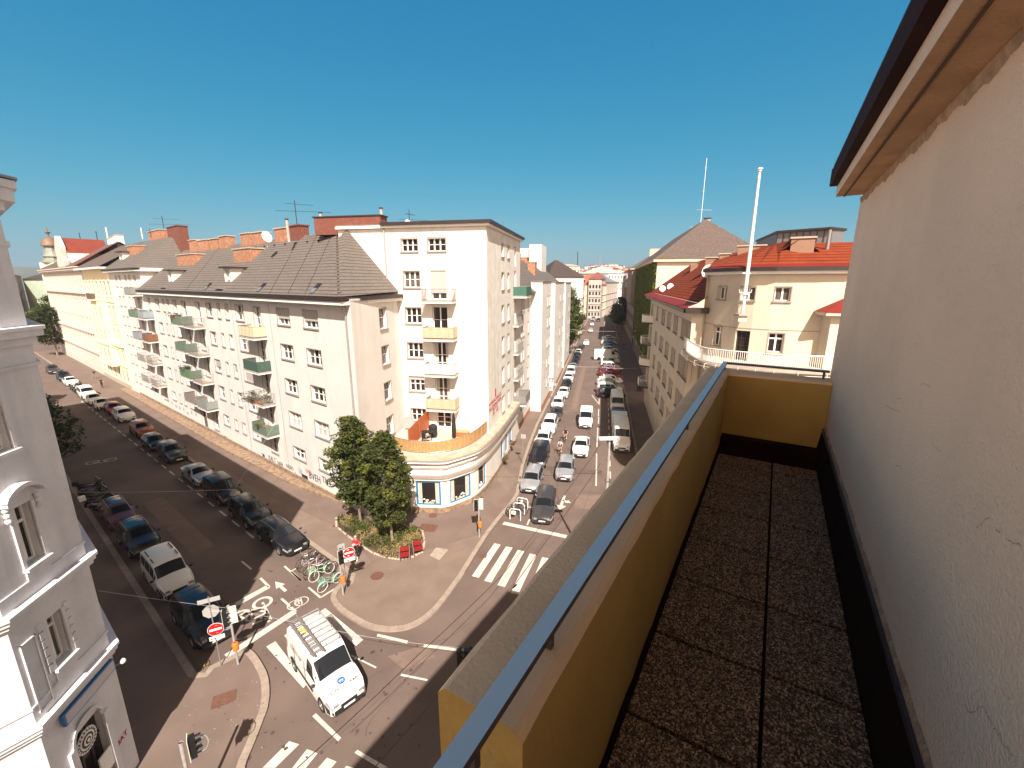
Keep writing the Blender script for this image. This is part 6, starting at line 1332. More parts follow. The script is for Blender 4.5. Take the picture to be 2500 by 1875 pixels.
for k in range(3): b.tube([PB(56.4 + k * 1.5, 1.95, 2.2), PB(56.4 + k * 1.5, 3.35, 2.2)], .03, steel, 5)
part('loading_bed', b, t)
for k in (55.2, 58.8):
    for q in (1.75, 3.55): b = MB(); c = PB(k, q, .38); b.lathe([(.2, -.1), (.38, -.1), (.38, .1), (.2, .1)], blackrub, (0, 0, 0), 14); o = link('wheel', b.mesh('wheel', 40), t, Vector(c) - Vector(t.location)); o.rotation_euler = (R(90), 0, rotB)
# nose-in parking on the right
hP = 11.8 + 82; random.seed(3)
seq = [('suv', PK, 'black car parked nose-in next to the white van'), ('minivan', PW, 'white van parked nose-in with its tail in the sun'), ('suv', PBE, 'beige grey car parked nose-in third in the row'), ('suv', PW, 'white off-roader parked nose-in fourth in the row'), ('hatch', PW, 'white hatchback parked nose-in beside the red cars'), ('hatch', PR, 'bright red car parked nose-in'), ('wagon', PM, 'dark maroon car parked nose-in, the nearer one'), ('suv', PM, 'dark maroon off-roader parked nose-in beside a white van'), ('minivan', PW, 'small white van parked nose-in behind the maroon cars'), ('hatch', PR, 'second red car parked nose-in'), ('minivan', PW, 'white people carrier parked nose-in, before the tall panel van'), ('hatch', PW, 'white car squeezed beside the tall panel van'), ('sprinter', PW, 'tall white panel van parked nose-in'), ('hatch', PS, 'silver car past the tall panel van')]
seq += [(random.choice(('hatch', 'sedan', 'suv', 'wagon')), p_, '%s car parked nose-in, %s' % (c_, w_)) for p_, c_, w_ in ((PW, 'white', 'first after the far silver one'), (PG, 'grey', 'among the small far ones'), (PW, 'white', 'between two grey ones far off'), (PG, 'grey', 'just past the far white one'), (PS, 'silver', 'in the far group'), (PK, 'black', 'in the far group'), (PW, 'white', 'before the shaded tree'), (PS, 'silver', 'before the shaded tree'), (PG, 'grey', 'next to the shaded tree'), (PW, 'white', 'last one next to the shaded tree'))]
bb = 70.2
for i, (st, pn, lab) in enumerate(seq):
    L = STY[st]['L']; off = 4.1 + .0065 * (bb - 70) - L / 2 + (-.25 if i in (1, 3) else 0)
    car(st, pn, PB(bb + 1.1, max(off, 1.1)), hP, lab, 'van' if 'van' in lab and 'next to' not in lab and 'beside' not in lab else 'car', group='cars parked nose-in along the right of the right-hand street', far=bb > 90)
    bb += 2.75 if i < 4 else 3.1 if bb < 120 else 3.9
car('sedan', PW, PB(133, -4.6), hB + 180, 'small white car driving away beside the far motorcycles', name='moving_car', far=True)
car('hatch', PK, PB(215, -2.2), hB, 'dark car driving towards the camera far down the street', name='moving_car', far=True)
# the electrician's van
vpos = Vector((-8.93, 17.05, 0)); vhd = 133.5
E_ = car('cargo', PW, vpos, vhd, 'white electrician van with roof ladder rack turning on the junction', 'van', 'electrician_van')
b = MB()
for s in (-.68, .68): b.tube([(-2.2, s, 2.22), (.45, s, 2.22)], .025, steel, 6)
for k in range(8): b.tube([(-2.15 + k * .37, -.68, 2.21), (-2.15 + k * .37, .68, 2.21)], .018 if k % 3 else .03, steel, 6)
for s in (-.68, .68):
    for k in (-1.9, -.6, .3): b.tube([(k, s, 2.0), (k, s, 2.22)], .02, trimb, 5)
part('roof_rack', b, E_, world=False)
b = MB()
for s in (-.72, -.30): b.box((-.75, s, 2.33), (3.1, .06, .1), M('ladder_aluminium', (.26, .22, .21), .5, metal=.3))
for k in range(10): b.box((-2.1 + k * .3, -.51, 2.33), (.04, .4, .04), MATS['ladder_aluminium'])
part('ladder', b, E_, world=False)
b = MB()
for k in range(5): b.tube([(-1.2 + k * .12, -.65 + .05 * k, 2.4), (-1.1 + k * .1, -.38, 2.43)], .025, M('yellow_strap', (.6, .45, .06), .7), 5)
part('strap', b, E_, world=False)
b = MB(); b.tube([(.3, .05, 2.05), (.22, .05, 2.3)], .01, black_p, 4); part('aerial', b, E_, world=False)
bl = M('logo_blue', (.02, .13, .34), .4); txm = M('lettering_grey', (.16, .15, .16), .5)
def flat_text(t, txt, loc, size, m, normal, up, name='lettering'):
    me = text_mesh(txt, size, m, .001); o = link(name, me, t); nrm = Vector(normal).normalized(); u = Vector(up); u = (u - nrm * u.dot(nrm)).normalized(); r = u.cross(nrm); mt = Matrix((r, u, nrm)).transposed().to_4x4(); mt.translation = Vector(loc); o.matrix_local = mt; return o
nz = Vector((.2, 0, 1)); 
flat_text(E_, 'ELEKTRO R&P', (1.98, 0, 1.075), .2, black_p, nz, (-1, 0, .2)); 
b = MB(); u = Vector((-1, 0, .2)).normalized(); r3 = Vector((0, 1, 0)); c = Vector((1.70, 0, 1.135)); b.face([c + u * .17 * math.sin(2 * PI * k / 20) + r3 * .17 * math.cos(2 * PI * k / 20) for k in range(20)], bl); b.face([c + Vector((0, 0, .004)) + u * (-.02 + .035 * math.sin(k * PI)) * 0 + r3 * x_ + u * y_ for x_, y_ in ((-.1, -.02), (0, .01), (.1, -.02), (.1, .02), (0, .05), (-.1, .02))], white_p); b.face([c + Vector((0, 0, .004)) + r3 * x_ + u * y_ for x_, y_ in ((-.09, -.05), (.09, -.05), (.09, -.065), (-.09, -.065))], white_p); part('logo', b, E_, world=False)
for s in (-1, 1):
    flat_text(E_, 'ELEKTRO R&P', (-1.0, s * .93, 1.42), .22, txm, (0, s, .25), (0, 0, 1)); flat_text(E_, 'GmbH', (-.0, s * .93, 1.25), .11, txm, (0, s, .25), (0, 0, 1))
for s in (-1, 1):
    b = MB(); b.box((-.5, s * .945, .62), (2.6, .03, .12), trimb); b.box((.02, s * .94, 1.2), (.015, .012, 1.3), trimb); b.box((-1.2, s * .94, 1.2), (.015, .012, 1.3), trimb); part('side_trim', b, E_, world=False)
b = MB(); b.box((1.02, -.2, 1.38), (.02, .3, .16), M('turquoise_card', (.1, .6, .5), .5)); part('dashboard_card', b, E_, world=False)
# motorcycles
def scooter(pos, heading, label, pm, box=False, group='motorcycles parked in the left street', screen=True):
    t = thing('motorcycle', label, 'motorcycle', (pos.x, pos.y, .004), PI / 2 - R(heading), group)
    for x in (-.65, .65):
        b = MB(); n = 16; b.grid([[(rr * math.cos(2 * PI * k / n), y, rr * math.sin(2 * PI * k / n)) for k in range(n)] for rr, y in ((.14, -.04), (.27, -.055), (.28, 0), (.27, .055), (.14, .04))], blackrub, True); b.grid([[(rr * math.cos(2 * PI * k / n), .02, rr * math.sin(2 * PI * k / n)) for k in range(n)] for rr in (.15, .01)], rimm, True); o = link('wheel', b.mesh('wheel', 40), t, (x, 0, .28))
    b = MB(); b.grid([[(x, w_ * math.cos(2 * PI * k / 10), z + h * math.sin(2 * PI * k / 10)) for k in range(10)] for x, w_, z, h in ((-.95, .02, .75, .02), (-.85, .12, .68, .1), (-.5, .2, .6, .18), (-.1, .16, .45, .14), (.2, .17, .4, .12), (.45, .22, .6, .2), (.6, .2, .8, .2), (.72, .08, .85, .1))], pm, True); part('body', b, t, 40, world=False)
    b = MB(); b.grid([[(x, w_ * math.cos(PI * k / 8), z + .08 * math.sin(PI * k / 8)) for k in range(9)] for x, w_, z in ((-.85, .08, .78), (-.6, .17, .78), (-.2, .16, .74), (.05, .1, .70))], black_p); part('seat', b, t, 40, world=False)
    b = MB(); b.tube([(.5, 0, 1.0), (.42, 0, 1.08)], .03, black_p, 5); b.tube([(.35, -.36, 1.08), (.45, 0, 1.05), (.35, .36, 1.08)], .018, black_p, 6); b.tube([(.42, -.2, 1.05), (.44, -.3, 1.25)], .01, black_p, 4); b.tube([(.42, .2, 1.05), (.44, .3, 1.25)], .01, black_p, 4); part('handlebar', b, t, world=False)
    b = MB(); b.tube([(.65, .06, .28), (.48, .06, .95)], .025, steel, 6); b.tube([(.65, -.06, .28), (.48, -.06, .95)], .025, steel, 6); part('fork', b, t, world=False)
    if screen: b = MB(); b.grid([[(.62 - .12 * j, .22 * math.sin(a), .95 + .2 * j) for a in (-1.1, -.5, 0, .5, 1.1)] for j in range(3)], lampm); part('windscreen', b, t, 40, world=False)
    if box: b = MB(); b.box((-.95, 0, 1.0), (.42, .46, .36), white_p if box == 2 else black_p); part('top_box', b, t, world=False)
    return t
for i, (a, r, hd, pm, bx_) in enumerate(((47.2, 5.6, 65, PS, 0), (48.5, 5.3, 50, PK, 2), (49.9, 5.5, 62, PG, 1), (51.3, 5.4, 40, PB_, 0), (52.6, 5.5, 60, PK, 1))):
    scooter(PA(a, r), hd - 15, ('silver motorcycle parked slanting right behind the maroon edged car', 'black scooter with white top box in the dark kerb area', 'grey scooter in the middle of the shaded motorcycles', 'dark blue scooter parked near the tree in the shade', 'black motorcycle, last of the shaded ones under the tree')[i], pm, bx_)
for i, a in enumerate((101, 103, 105, 107)): scooter(PA(a, 12.3), hA + 70, ('dark motorcycle next to the white people carrier on the left street', 'black motorcycle second behind the people carrier', 'grey motorcycle third behind the people carrier', 'dark motorcycle right before the farther white saloon')[i], (PK, PG, PK, PG)[i], 0)
for i, (a, n_) in enumerate(((118, -6.3), (119.4, -6.0), (120.8, -5.8), (122.2, -5.9), (123.6, -5.7), (125, -5.6), (126.4, -5.7))): scooter(PB(a, n_), hB + 60, 'motorcycle in the cluster on the left kerb of the right-hand street', PK if i % 2 else PG, 0, group='far motorcycles on the right-hand street', screen=False)
# ------------------------------------------------------------ bicycles
def bicycle(pos, heading, label, fm, tm, lean=0.0, basket=False, group='bicycles in the rack area by the junction', rim=None, rider=None, z=.004, guard=False):
    t = thing('bicycle', label, 'bicycle', (pos.x, pos.y, z), 0, group); t.rotation_euler = (lean, 0, PI / 2 - R(heading))
    for x in (-.53, .53):
        b = MB(); n = 22; rr = .34; rows_ = []
        for k in range(n): a = 2 * PI * k / n; rows_.append([(x + (rr + .024 * math.cos(q)) * math.cos(a), .024 * math.sin(q), .34 + (rr + .024 * math.cos(q)) * math.sin(a)) for q in (0, PI / 2, PI, 3 * PI / 2)])
        rows_.append(rows_[0]); b.grid(rows_, tm, True)
        for k in range(10): a = 2 * PI * k / 10; b.tube([(x, 0, .34), (x + .33 * math.cos(a), 0, .34 + .33 * math.sin(a))], .003, steel, 3)
        part('wheel', b, t, 50, world=False)
        if guard: b = MB(); b.grid([[(x + .385 * math.cos(a), y, .34 + .385 * math.sin(a)) for y in (-.03, .03)] for a in [R(40 + 14 * k) if x > 0 else R(20 + 14 * k) for k in range(9)]], fm); part('mudguard', b, t, world=False)
    b = MB(); bb_, hd_, st_ = (-.08, 0, .30), (.36, 0, .86), (-.22, 0, .80)
    for p, q, r in ((bb_, (.38, 0, .66), .02), (bb_, st_, .018), ((-.53, 0, .34), bb_, .012), ((-.53, 0, .34), (-.2, 0, .72), .010), ((.38, 0, .66), hd_, .02), ((.38, 0, .66), (.53, 0, .34), .014), ((-.17, 0, .6) if guard else (-.2, 0, .74), (.37, 0, .70), .016)): b.tube([p, q], r, fm, 6)
    part('frame', b, t, 50, world=False)
    b = MB(); b.tube([(-.22, 0, .8), (-.25, 0, .95)], .012, steel, 5); b.grid([[(x, w_ * s, .96 + .02 * abs(s)) for s in (-1, 0, 1)] for x, w_ in ((-.4, .09), (-.28, .08), (-.12, .02))], black_p); part('saddle', b, t, world=False)
    b = MB(); b.tube([(.36, 0, .86), (.34, 0, 1.02)], .012, steel, 5); b.tube([(.18, -.28, 1.04), (.34, -.16, 1.04), (.36, 0, 1.02), (.34, .16, 1.04), (.18, .28, 1.04)], .012, steel, 5); part('handlebar', b, t, world=False)
    if basket:
        b = MB()
        for z_ in (.78, .92, 1.0): b.tube([(.45, -.15, z_), (.75, -.17, z_), (.75, .17, z_), (.45, .15, z_), (.45, -.15, z_)], .006, fm, 4)
        for x, y in ((.45, -.15), (.6, -.16), (.75, -.17), (.75, 0), (.75, .17), (.6, .16), (.45, .15)): b.tube([(x, y, .76), (x, y, 1.0)], .005, fm, 4)
        part('basket', b, t, world=False)
    return t
bz = lambda x, y: G(730 + x / 9.48, 1290 + y / 9.48)
mint = M('mint_green_frame', (.38, .66, .42), .4); mint2 = M('turquoise_frame', (.25, .62, .45), .4); pinkf = M('pale_pink_frame', (.62, .48, .46), .4); blk_f = M('black_frame', (.02, .018, .018), .4); whtyre = M('cream_tyre', (.60, .55, .48), .7)
for x0, y0, x1, y1, lab, f, tm, ln, bk, gd in ((90, 960, 440, 700, 'black bicycle nearest the black estate car', blk_f, blackrub, .12, 0, 0), (30, 880, 330, 620, 'dark bicycle with white basket touching the estate car', blk_f, blackrub, -.1, 1, 0), (215, 1040, 560, 770, 'pale pink bicycle behind the light green one', pinkf, blackrub, .1, 1, 0), (350, 1200, 740, 930, 'light green city bicycle with cream tyres', mint, whtyre, .1, 1, 1), (420, 1150, 800, 900, 'black tyred bicycle between the two green ones', blk_f, blackrub, .05, 0, 0), (560, 1420, 900, 1160, 'turquoise green bicycle nearest the painted corner line', mint2, whtyre, -.12, 1, 1), (250, 1120, 560, 880, 'pink framed bicycle with dark tyres in the middle', pinkf, blackrub, -.08, 0, 0)):
    p, q = bz(x0, y0), bz(x1, y1); p = G(730 + x0 / 9.48, 1290 + (y0 + 40) / 9.48); q = G(730 + x1 / 9.48, 1290 + (y1 + 90) / 9.48)
    c = (p + q) / 2; d = (p - q); bicycle(c, math.degrees(math.atan2(d.x, d.y)), lab, f, tm, ln, bk, guard=gd)
g = lambda a, c: G(1150 + a / 3.6875, 1000 + c / 3.6875)
for (x0, y0, x1, y1, lab) in ((320, 925, 480, 890, 'dark bicycle locked at the white rack hoops, nearer one'), (330, 945, 500, 925, 'dark bicycle locked at the white rack hoops, kerb side one'), (350, 900, 470, 880, 'dark bicycle locked behind the other rack bicycles')):
    p, q = g(x0, y0 + 25), g(x1, y1 + 25); d = p - q; bicycle((p + q) / 2, math.degrees(math.atan2(d.x, d.y)), lab, blk_f, blackrub, .06, group='bicycles at the white hoops on the right-hand street')
for i, (a, c) in enumerate((((350, 985), (445, 1000)), ((415, 880), (510, 900)), ((385, 930), (480, 945)))):
    p, q = g(*a), g(*c); b = MB(); h = .95; b.tube([p, p + Vector((0, 0, h - .15)), p.lerp(q, .12) + Vector((0, 0, h)), p.lerp(q, .88) + Vector((0, 0, h)), q + Vector((0, 0, h - .15)), q], .035, white_p, 8)
    o = solo('bicycle_rack', b, ('white hoop with a P sign nearest the stop line', 'white hoop with a P sign nearest the silver hatchback', 'middle white hoop of the three without sign')[i], 'bicycle rack', p, 40, 'white bicycle hoops')
    if i < 2:
        m_ = p.lerp(q, .35) + Vector((0, 0, .62)); nrm = Vector((q.y - p.y, p.x - q.x, 0)).normalized(); nrm = -nrm if nrm.y > 0 else nrm
        b = MB(); b.box(m_, (.34, .02, .3), white_p, math.atan2(q.y - p.y, q.x - p.x)); pl = part('sign_plate', b, o); put_text(o, 'P', m_ + nrm * .012, nrm, .3, M('sign_green', (.02, .3, .12), .5))

# ------------------------------------------------------------ people
def person(pos, heading, label, joints, segs, regions, name='person', hair=None, z=.125, extra=None, s=1.0):
    """one skinned body; joints name -> ((x,y,z), radius); regions: (material, set of joint names)"""
    t = thing(name, label, 'person', (pos.x, pos.y, z), PI / 2 - R(heading))
    names = list(joints); me = bpy.data.meshes.new('body'); me.from_pydata([Vector(joints[n][0]) * s for n in names], [(names.index(a), names.index(c)) for a, c in segs], [])
    o = link('body', me, t); md = o.modifiers.new('skin', 'SKIN'); sv = me.skin_vertices[0].data if me.skin_vertices else None
    if sv is None: me.attributes; bpy.context.view_layer.update(); 
    if not me.skin_vertices:
        import bmesh
        bm = bmesh.new(); bm.from_mesh(me); bm.verts.layers.skin.verify(); bm.to_mesh(me); bm.free()
    for i, n in enumerate(names):
        v = me.skin_vertices[0].data[i]; r = joints[n][1]; r = r if isinstance(r, tuple) else (r, r); v.radius = (r[0] * s, r[1] * s); v.use_root = n == 'pelvis'
    md2 = o.modifiers.new('sub', 'SUBSURF'); md2.levels = 1; md2.render_levels = 1
    ev_ = o.evaluated_get(bpy.context.evaluated_depsgraph_get()); nm = bpy.data.meshes.new_from_object(ev_); o.modifiers.clear(); o.data = nm; nm.name = 'body'; nm.materials.clear()
    for m, _ in regions: nm.materials.append(m)
    ctr = [(Vector(joints[a][0]) * s, Vector(joints[c][0]) * s, a, c) for a, c in segs]
    def reg_of(p):
        best = (1e9, None)
        for a, c, na, nc in ctr:
            ab = c - a; tt = max(0, min(1, (p - a).dot(ab) / max(ab.length_squared, 1e-9))); d = (p - a - ab * tt).length - .0 * tt
            if d < best[0]: best = (d, na if tt < .5 else nc)
        for i, (m, js) in enumerate(regions):
            if best[1] in js: return i
        return 0
    for f in nm.polygons: f.material_index = reg_of(f.center); f.use_smooth = True
    h = Vector(joints['head'][0]) * s
    b = MB()                                         # ears, nose, brows, mouth
    b.ball(h + Vector((.105, 0, -.005)) * s, (.022 * s, .014 * s, .03 * s), skin, 6, 5)
    for q in (-1, 1): b.ball(h + Vector((.0, .083 * q, 0)) * s, (.018 * s, .012 * s, .032 * s), skin, 6, 5); b.ball(h + Vector((.088, .032 * q, .02)) * s, (.012 * s, .012 * s, .008 * s), frame_d, 6, 4)
    b.ball(h + Vector((.092, 0, -.045)) * s, (.010 * s, .026 * s, .006 * s), M('lips', (.35, .12, .09), .6), 6, 4); part('face', b, t, 60, world=False)
    if hair: b = MB(); b.grid([[tuple(h + Vector((-.02 + .112 * math.sin(th) * math.cos(ph), .095 * math.sin(th) * math.sin(ph), .03 + .115 * math.cos(th))) * s) for ph in [2 * PI * k / 12 for k in range(12)]] for th in (0.01, .4, .8, 1.15, 1.5)], hair, True); part('hair', b, t, 60, world=False)
    return t
def skel(arm_l, arm_r, leg_l, leg_r, lean=0):
    """arms: (elbow, wrist, hand dir) ; legs: (knee, ankle, toe) ; x forward, y left"""
    J = {'pelvis': ((0, 0, .95), (.15, .11)), 'waist': ((lean * .3, 0, 1.10), (.135, .10)), 'chest': ((lean * .7, 0, 1.32), (.165, .115)), 'collar': ((lean, 0, 1.46), (.09, .08)), 'neck': ((lean + .01, 0, 1.53), .052), 'head': ((lean + .04, 0, 1.66), (.088, .10)), 'crown': ((lean + .03, 0, 1.74), (.06, .07))}
    S = [('pelvis', 'waist'), ('waist', 'chest'), ('chest', 'collar'), ('collar', 'neck'), ('neck', 'head'), ('head', 'crown')]
    for sd, (e, w_, hd), (k, a, tt) in ((1, arm_l, leg_l), (-1, arm_r, leg_r)):
        q = 'l' if sd > 0 else 'r'; w_ = Vector(w_); hd = Vector(hd).normalized()
        J['sh' + q] = ((lean * .95, .17 * sd, 1.42), .062); J['el' + q] = (e, .043); J['wr' + q] = (tuple(w_), .027); J['pa' + q] = (tuple(w_ + hd * .06), (.034, .018))
        S += [('collar', 'sh' + q), ('sh' + q, 'el' + q), ('el' + q, 'wr' + q), ('wr' + q, 'pa' + q)]
        sidev = hd.cross(Vector((0, 0, 1))); sidev = sidev.normalized() if sidev.length > .1 else Vector((1, 0, 0))
        for i, (dx, L) in enumerate(((-.028, .07), (-.010, .085), (.010, .08), (.027, .062))):
            b0_ = w_ + hd * .10 + sidev * dx; b1_ = b0_ + hd * L * .55 + Vector((0, 0, -.006)); b2_ = b1_ + (hd + Vector((0, 0, -.5))).normalized() * L * .45
            J['f%d%s' % (i, q)] = (tuple(b0_), .010); J['g%d%s' % (i, q)] = (tuple(b1_), .009); J['h%d%s' % (i, q)] = (tuple(b2_), .008); S += [('pa' + q, 'f%d%s' % (i, q)), ('f%d%s' % (i, q), 'g%d%s' % (i, q)), ('g%d%s' % (i, q), 'h%d%s' % (i, q))]
        b1_ = w_ + hd * .04 + sidev * .04 * sd; b2_ = b1_ + hd * .05 + sidev * .02 * sd; J['t0' + q] = (tuple(b1_), .011); J['t1' + q] = (tuple(b2_), .009); S += [('wr' + q, 't0' + q), ('t0' + q, 't1' + q)]
        J['hip' + q] = ((0, .09 * sd, .90), .095); J['kn' + q] = (k, .062); J['an' + q] = (a, .042); J['to' + q] = (tt, (.045, .03)); S += [('pelvis', 'hip' + q), ('hip' + q, 'kn' + q), ('kn' + q, 'an' + q), ('an' + q, 'to' + q)]
    return J, S
def R_(shirt, pants, shoe, sleeve=True, shorts=False):
    F = {'%s%s' % (a, q) for q in 'lr' for a in ('pa', 'f0', 'f1', 'f2', 'f3', 'g0', 'g1', 'g2', 'g3', 'h0', 'h1', 'h2', 'h3', 't0', 't1')} | {'head', 'crown', 'neck', 'wrl', 'wrr'}
    if not sleeve: F |= {'ell', 'elr'}
    if shorts: F |= {'knl', 'knr'}
    sh = {'chest', 'collar', 'waist', 'shl', 'shr'} | (set() if not sleeve else {'ell', 'elr'})
    return [(skin, F), (shirt, sh), (shoe, {'anl', 'anr', 'tol', 'tor'}), (pants, {'pelvis', 'hipl', 'hipr'} | (set() if shorts else {'knl', 'knr'}))]
def walk(ph=1):
    return ((( .18 * ph, .1, .50), (.1 * ph + .12, .1, .08), (.1 * ph + .28, .1, .04)), ((.02, -.1, .49), (-.30 * ph, -.1, .12), (-.18 * ph, -.1, .05)))
c_red, c_navy, c_black, c_white, c_grey, c_blue, c_pink = cloth('red_cloth', (.42, .02, .03)), cloth('navy_cloth', (.03, .035, .08)), cloth('black_cloth', (.015, .013, .014)), cloth('white_cloth', (.72, .68, .64)), cloth('grey_cloth', (.2, .19, .18)), cloth('blue_cloth', (.05, .09, .35)), cloth('pink_cloth', (.6, .3, .28))
ll, lr = walk(1)
J, S = skel(((.10, .26, 1.20), (.30, .10, 1.25), (.6, -.4, .2)), ((.10, -.26, 1.20), (.32, -.06, 1.18), (.7, .3, .2)), ll, lr, .02)
person(G(873, 1364, .12), 185, 'grey haired person in a red top and dark trousers walking past the planted bed', J, S, R_(c_red, c_black, c_white), hair=hair_g)
b = MB(); pc = G(873, 1360, .12); d_ = vec(185); c = pc + d_ * .38 + Vector((0, 0, 1.22)); b.box(c, (.2, .15, .02), c_white, .3); solo('paper', b, 'folded white paper held by the person in the red top', 'paper', c)
J, S = skel(((.0, .35, 1.28), (-.05, .55, 1.1), (0, .5, -1)), ((0, -.3, 1.2), (.1, -.42, 1.0), (.2, 0, -1)), ll, lr)
ch_ = lambda x, y: G(80 + x / 6.913, 760 + y / 6.913, .12)
person(ch_(1055, 1135), 110, 'person in dark clothes with arms spread walking by the yellow house', J, S, R_(c_black, c_grey, c_black), hair=hair_d)
J, S = skel(((.0, .26, 1.16), (.08, .3, .93), (.1, 0, -1)), ((0, -.26, 1.16), (-.06, -.3, .93), (0, 0, -1)), lr and walk(-1)[0], walk(-1)[1])
person(ch_(1175, 1290), 125, 'person in a black shirt and dark trousers walking nearer the parked cars', J, S, R_(c_black, c_black, c_black, False), hair=hair_d)
cf_ = lambda x, y: G(1400 + x / 10.37, 780 + y / 10.37, .12)
for i, (x, y, sh, lab) in enumerate(((150, 490, c_white, 'person in a white top beyond the far motorcycles'), (1155, 530, c_black, 'dark dressed person on the shaded right pavement, left of a pair'), (1225, 535, c_navy, 'dark dressed person on the shaded right pavement, right of a pair'), (1270, 740, c_black, 'person in black by the ivy house wall'), (1150, 690, c_grey, 'person in grey behind the nose-in parked cars'))):
    J, S = skel(((.0, .26, 1.16), (.08, .3, .93), (.1, 0, -1)), ((0, -.26, 1.16), (-.06, -.3, .93), (0, 0, -1)), *walk(1 if i % 2 else -1)); person(cf_(x, y), 190 if i else 20, lab, J, S, R_(sh, c_grey, c_black), hair=hair_d)
for i, (x, y) in enumerate(((795, 300), (830, 290))):
    J, S = skel(((.0, .26, 1.16), (.08, .3, .93), (.1, 0, -1)), ((0, -.26, 1.16), (-.06, -.3, .93), (0, 0, -1)), *walk(1)); person(G(1250 + x / 5.53, 800 + y / 5.53, .12), 190, ('person in a white shirt on the left pavement below the trees', 'person in a pale pink top beside the one in white below the trees')[i], J, S, R_((c_white, c_pink)[i], c_grey, c_black), hair=hair_d)
# yellow waste bins pushed by the cream house
c = G(1250 + 1720 / 5.53, 800 + 860 / 5.53); b = MB(); b.box(c + Vector((0, 0, .6)), (.8, .9, 1.1), M('dark_bin', (.03, .02, .02), .6), rotB); o = solo('waste_container', b, 'dark waste container with a yellow lid by the cream house wall', 'waste container', c); b = MB(); b.box(c + Vector((0, 0, 1.2)), (.7, .7, .12), M('yellow_lid', (.6, .42, .04), .5), rotB); part('lid', b, o)
# cyclists
for x, y, sh, shn, lab, bl_ in ((1150 + 848 / 3.6875, 1000 + 285 / 3.6875, c_navy, True, 'cyclist in a dark blue shirt riding beside the parked white cars', 'bicycle of the rider in dark blue'), (1150 + 800 / 3.6875, 1000 + 405 / 3.6875, c_white, True, 'cyclist in a white top riding nearest, beside the black people carrier', 'bicycle of the rider in white')):
    p = G(x, y); bicycle(p, hB, bl_, blk_f, blackrub, 0, group=None)
    J = {'pelvis': ((-.25, 0, 1.04), (.14, .11)), 'waist': ((-.18, 0, 1.18), (.125, .10)), 'chest': ((-.05, 0, 1.36), (.155, .11)), 'collar': ((.04, 0, 1.48), (.085, .08)), 'neck': ((.07, 0, 1.55), .05), 'head': ((.12, 0, 1.67), (.086, .098)), 'crown': ((.11, 0, 1.75), (.06, .07))}
    S = [('pelvis', 'waist'), ('waist', 'chest'), ('chest', 'collar'), ('collar', 'neck'), ('neck', 'head'), ('head', 'crown')]
    for sd, q, kn, an in ((1, 'l', (.16, .11, .78), (.0, .12, .42)), (-1, 'r', (.12, -.11, .62), (-.12, -.12, .24))):
        J['sh' + q] = ((.02, .17 * sd, 1.43), .06); J['el' + q] = ((.16, .28 * sd, 1.22), .042); J['wr' + q] = ((.22, .26 * sd, 1.07), .027); J['pa' + q] = ((.27, .25 * sd, 1.05), (.03, .02)); J['f0' + q] = ((.31, .25 * sd, 1.03), .012); J['f1' + q] = ((.30, .22 * sd, 1.02), .012); J['g0' + q] = ((.31, .25 * sd, 1.0), .009); J['g1' + q] = ((.29, .22 * sd, 1.0), .009); J['hip' + q] = ((-.22, .09 * sd, 1.0), .09); J['kn' + q] = (kn, .062); J['an' + q] = (an, .042); J['to' + q] = ((an[0] + .16, an[1], an[2] - .05), (.045, .03))
        S += [('collar', 'sh' + q), ('sh' + q, 'el' + q), ('el' + q, 'wr' + q), ('wr' + q, 'pa' + q), ('pa' + q, 'f0' + q), ('pa' + q, 'f1' + q), ('f0' + q, 'g0' + q), ('f1' + q, 'g1' + q), ('pelvis', 'hip' + q), ('hip' + q, 'kn' + q), ('kn' + q, 'an' + q), ('an' + q, 'to' + q)]
    person(p, hB, lab, J, S, R_(sh, c_black, c_white, False, True), hair=black_p, z=.004)

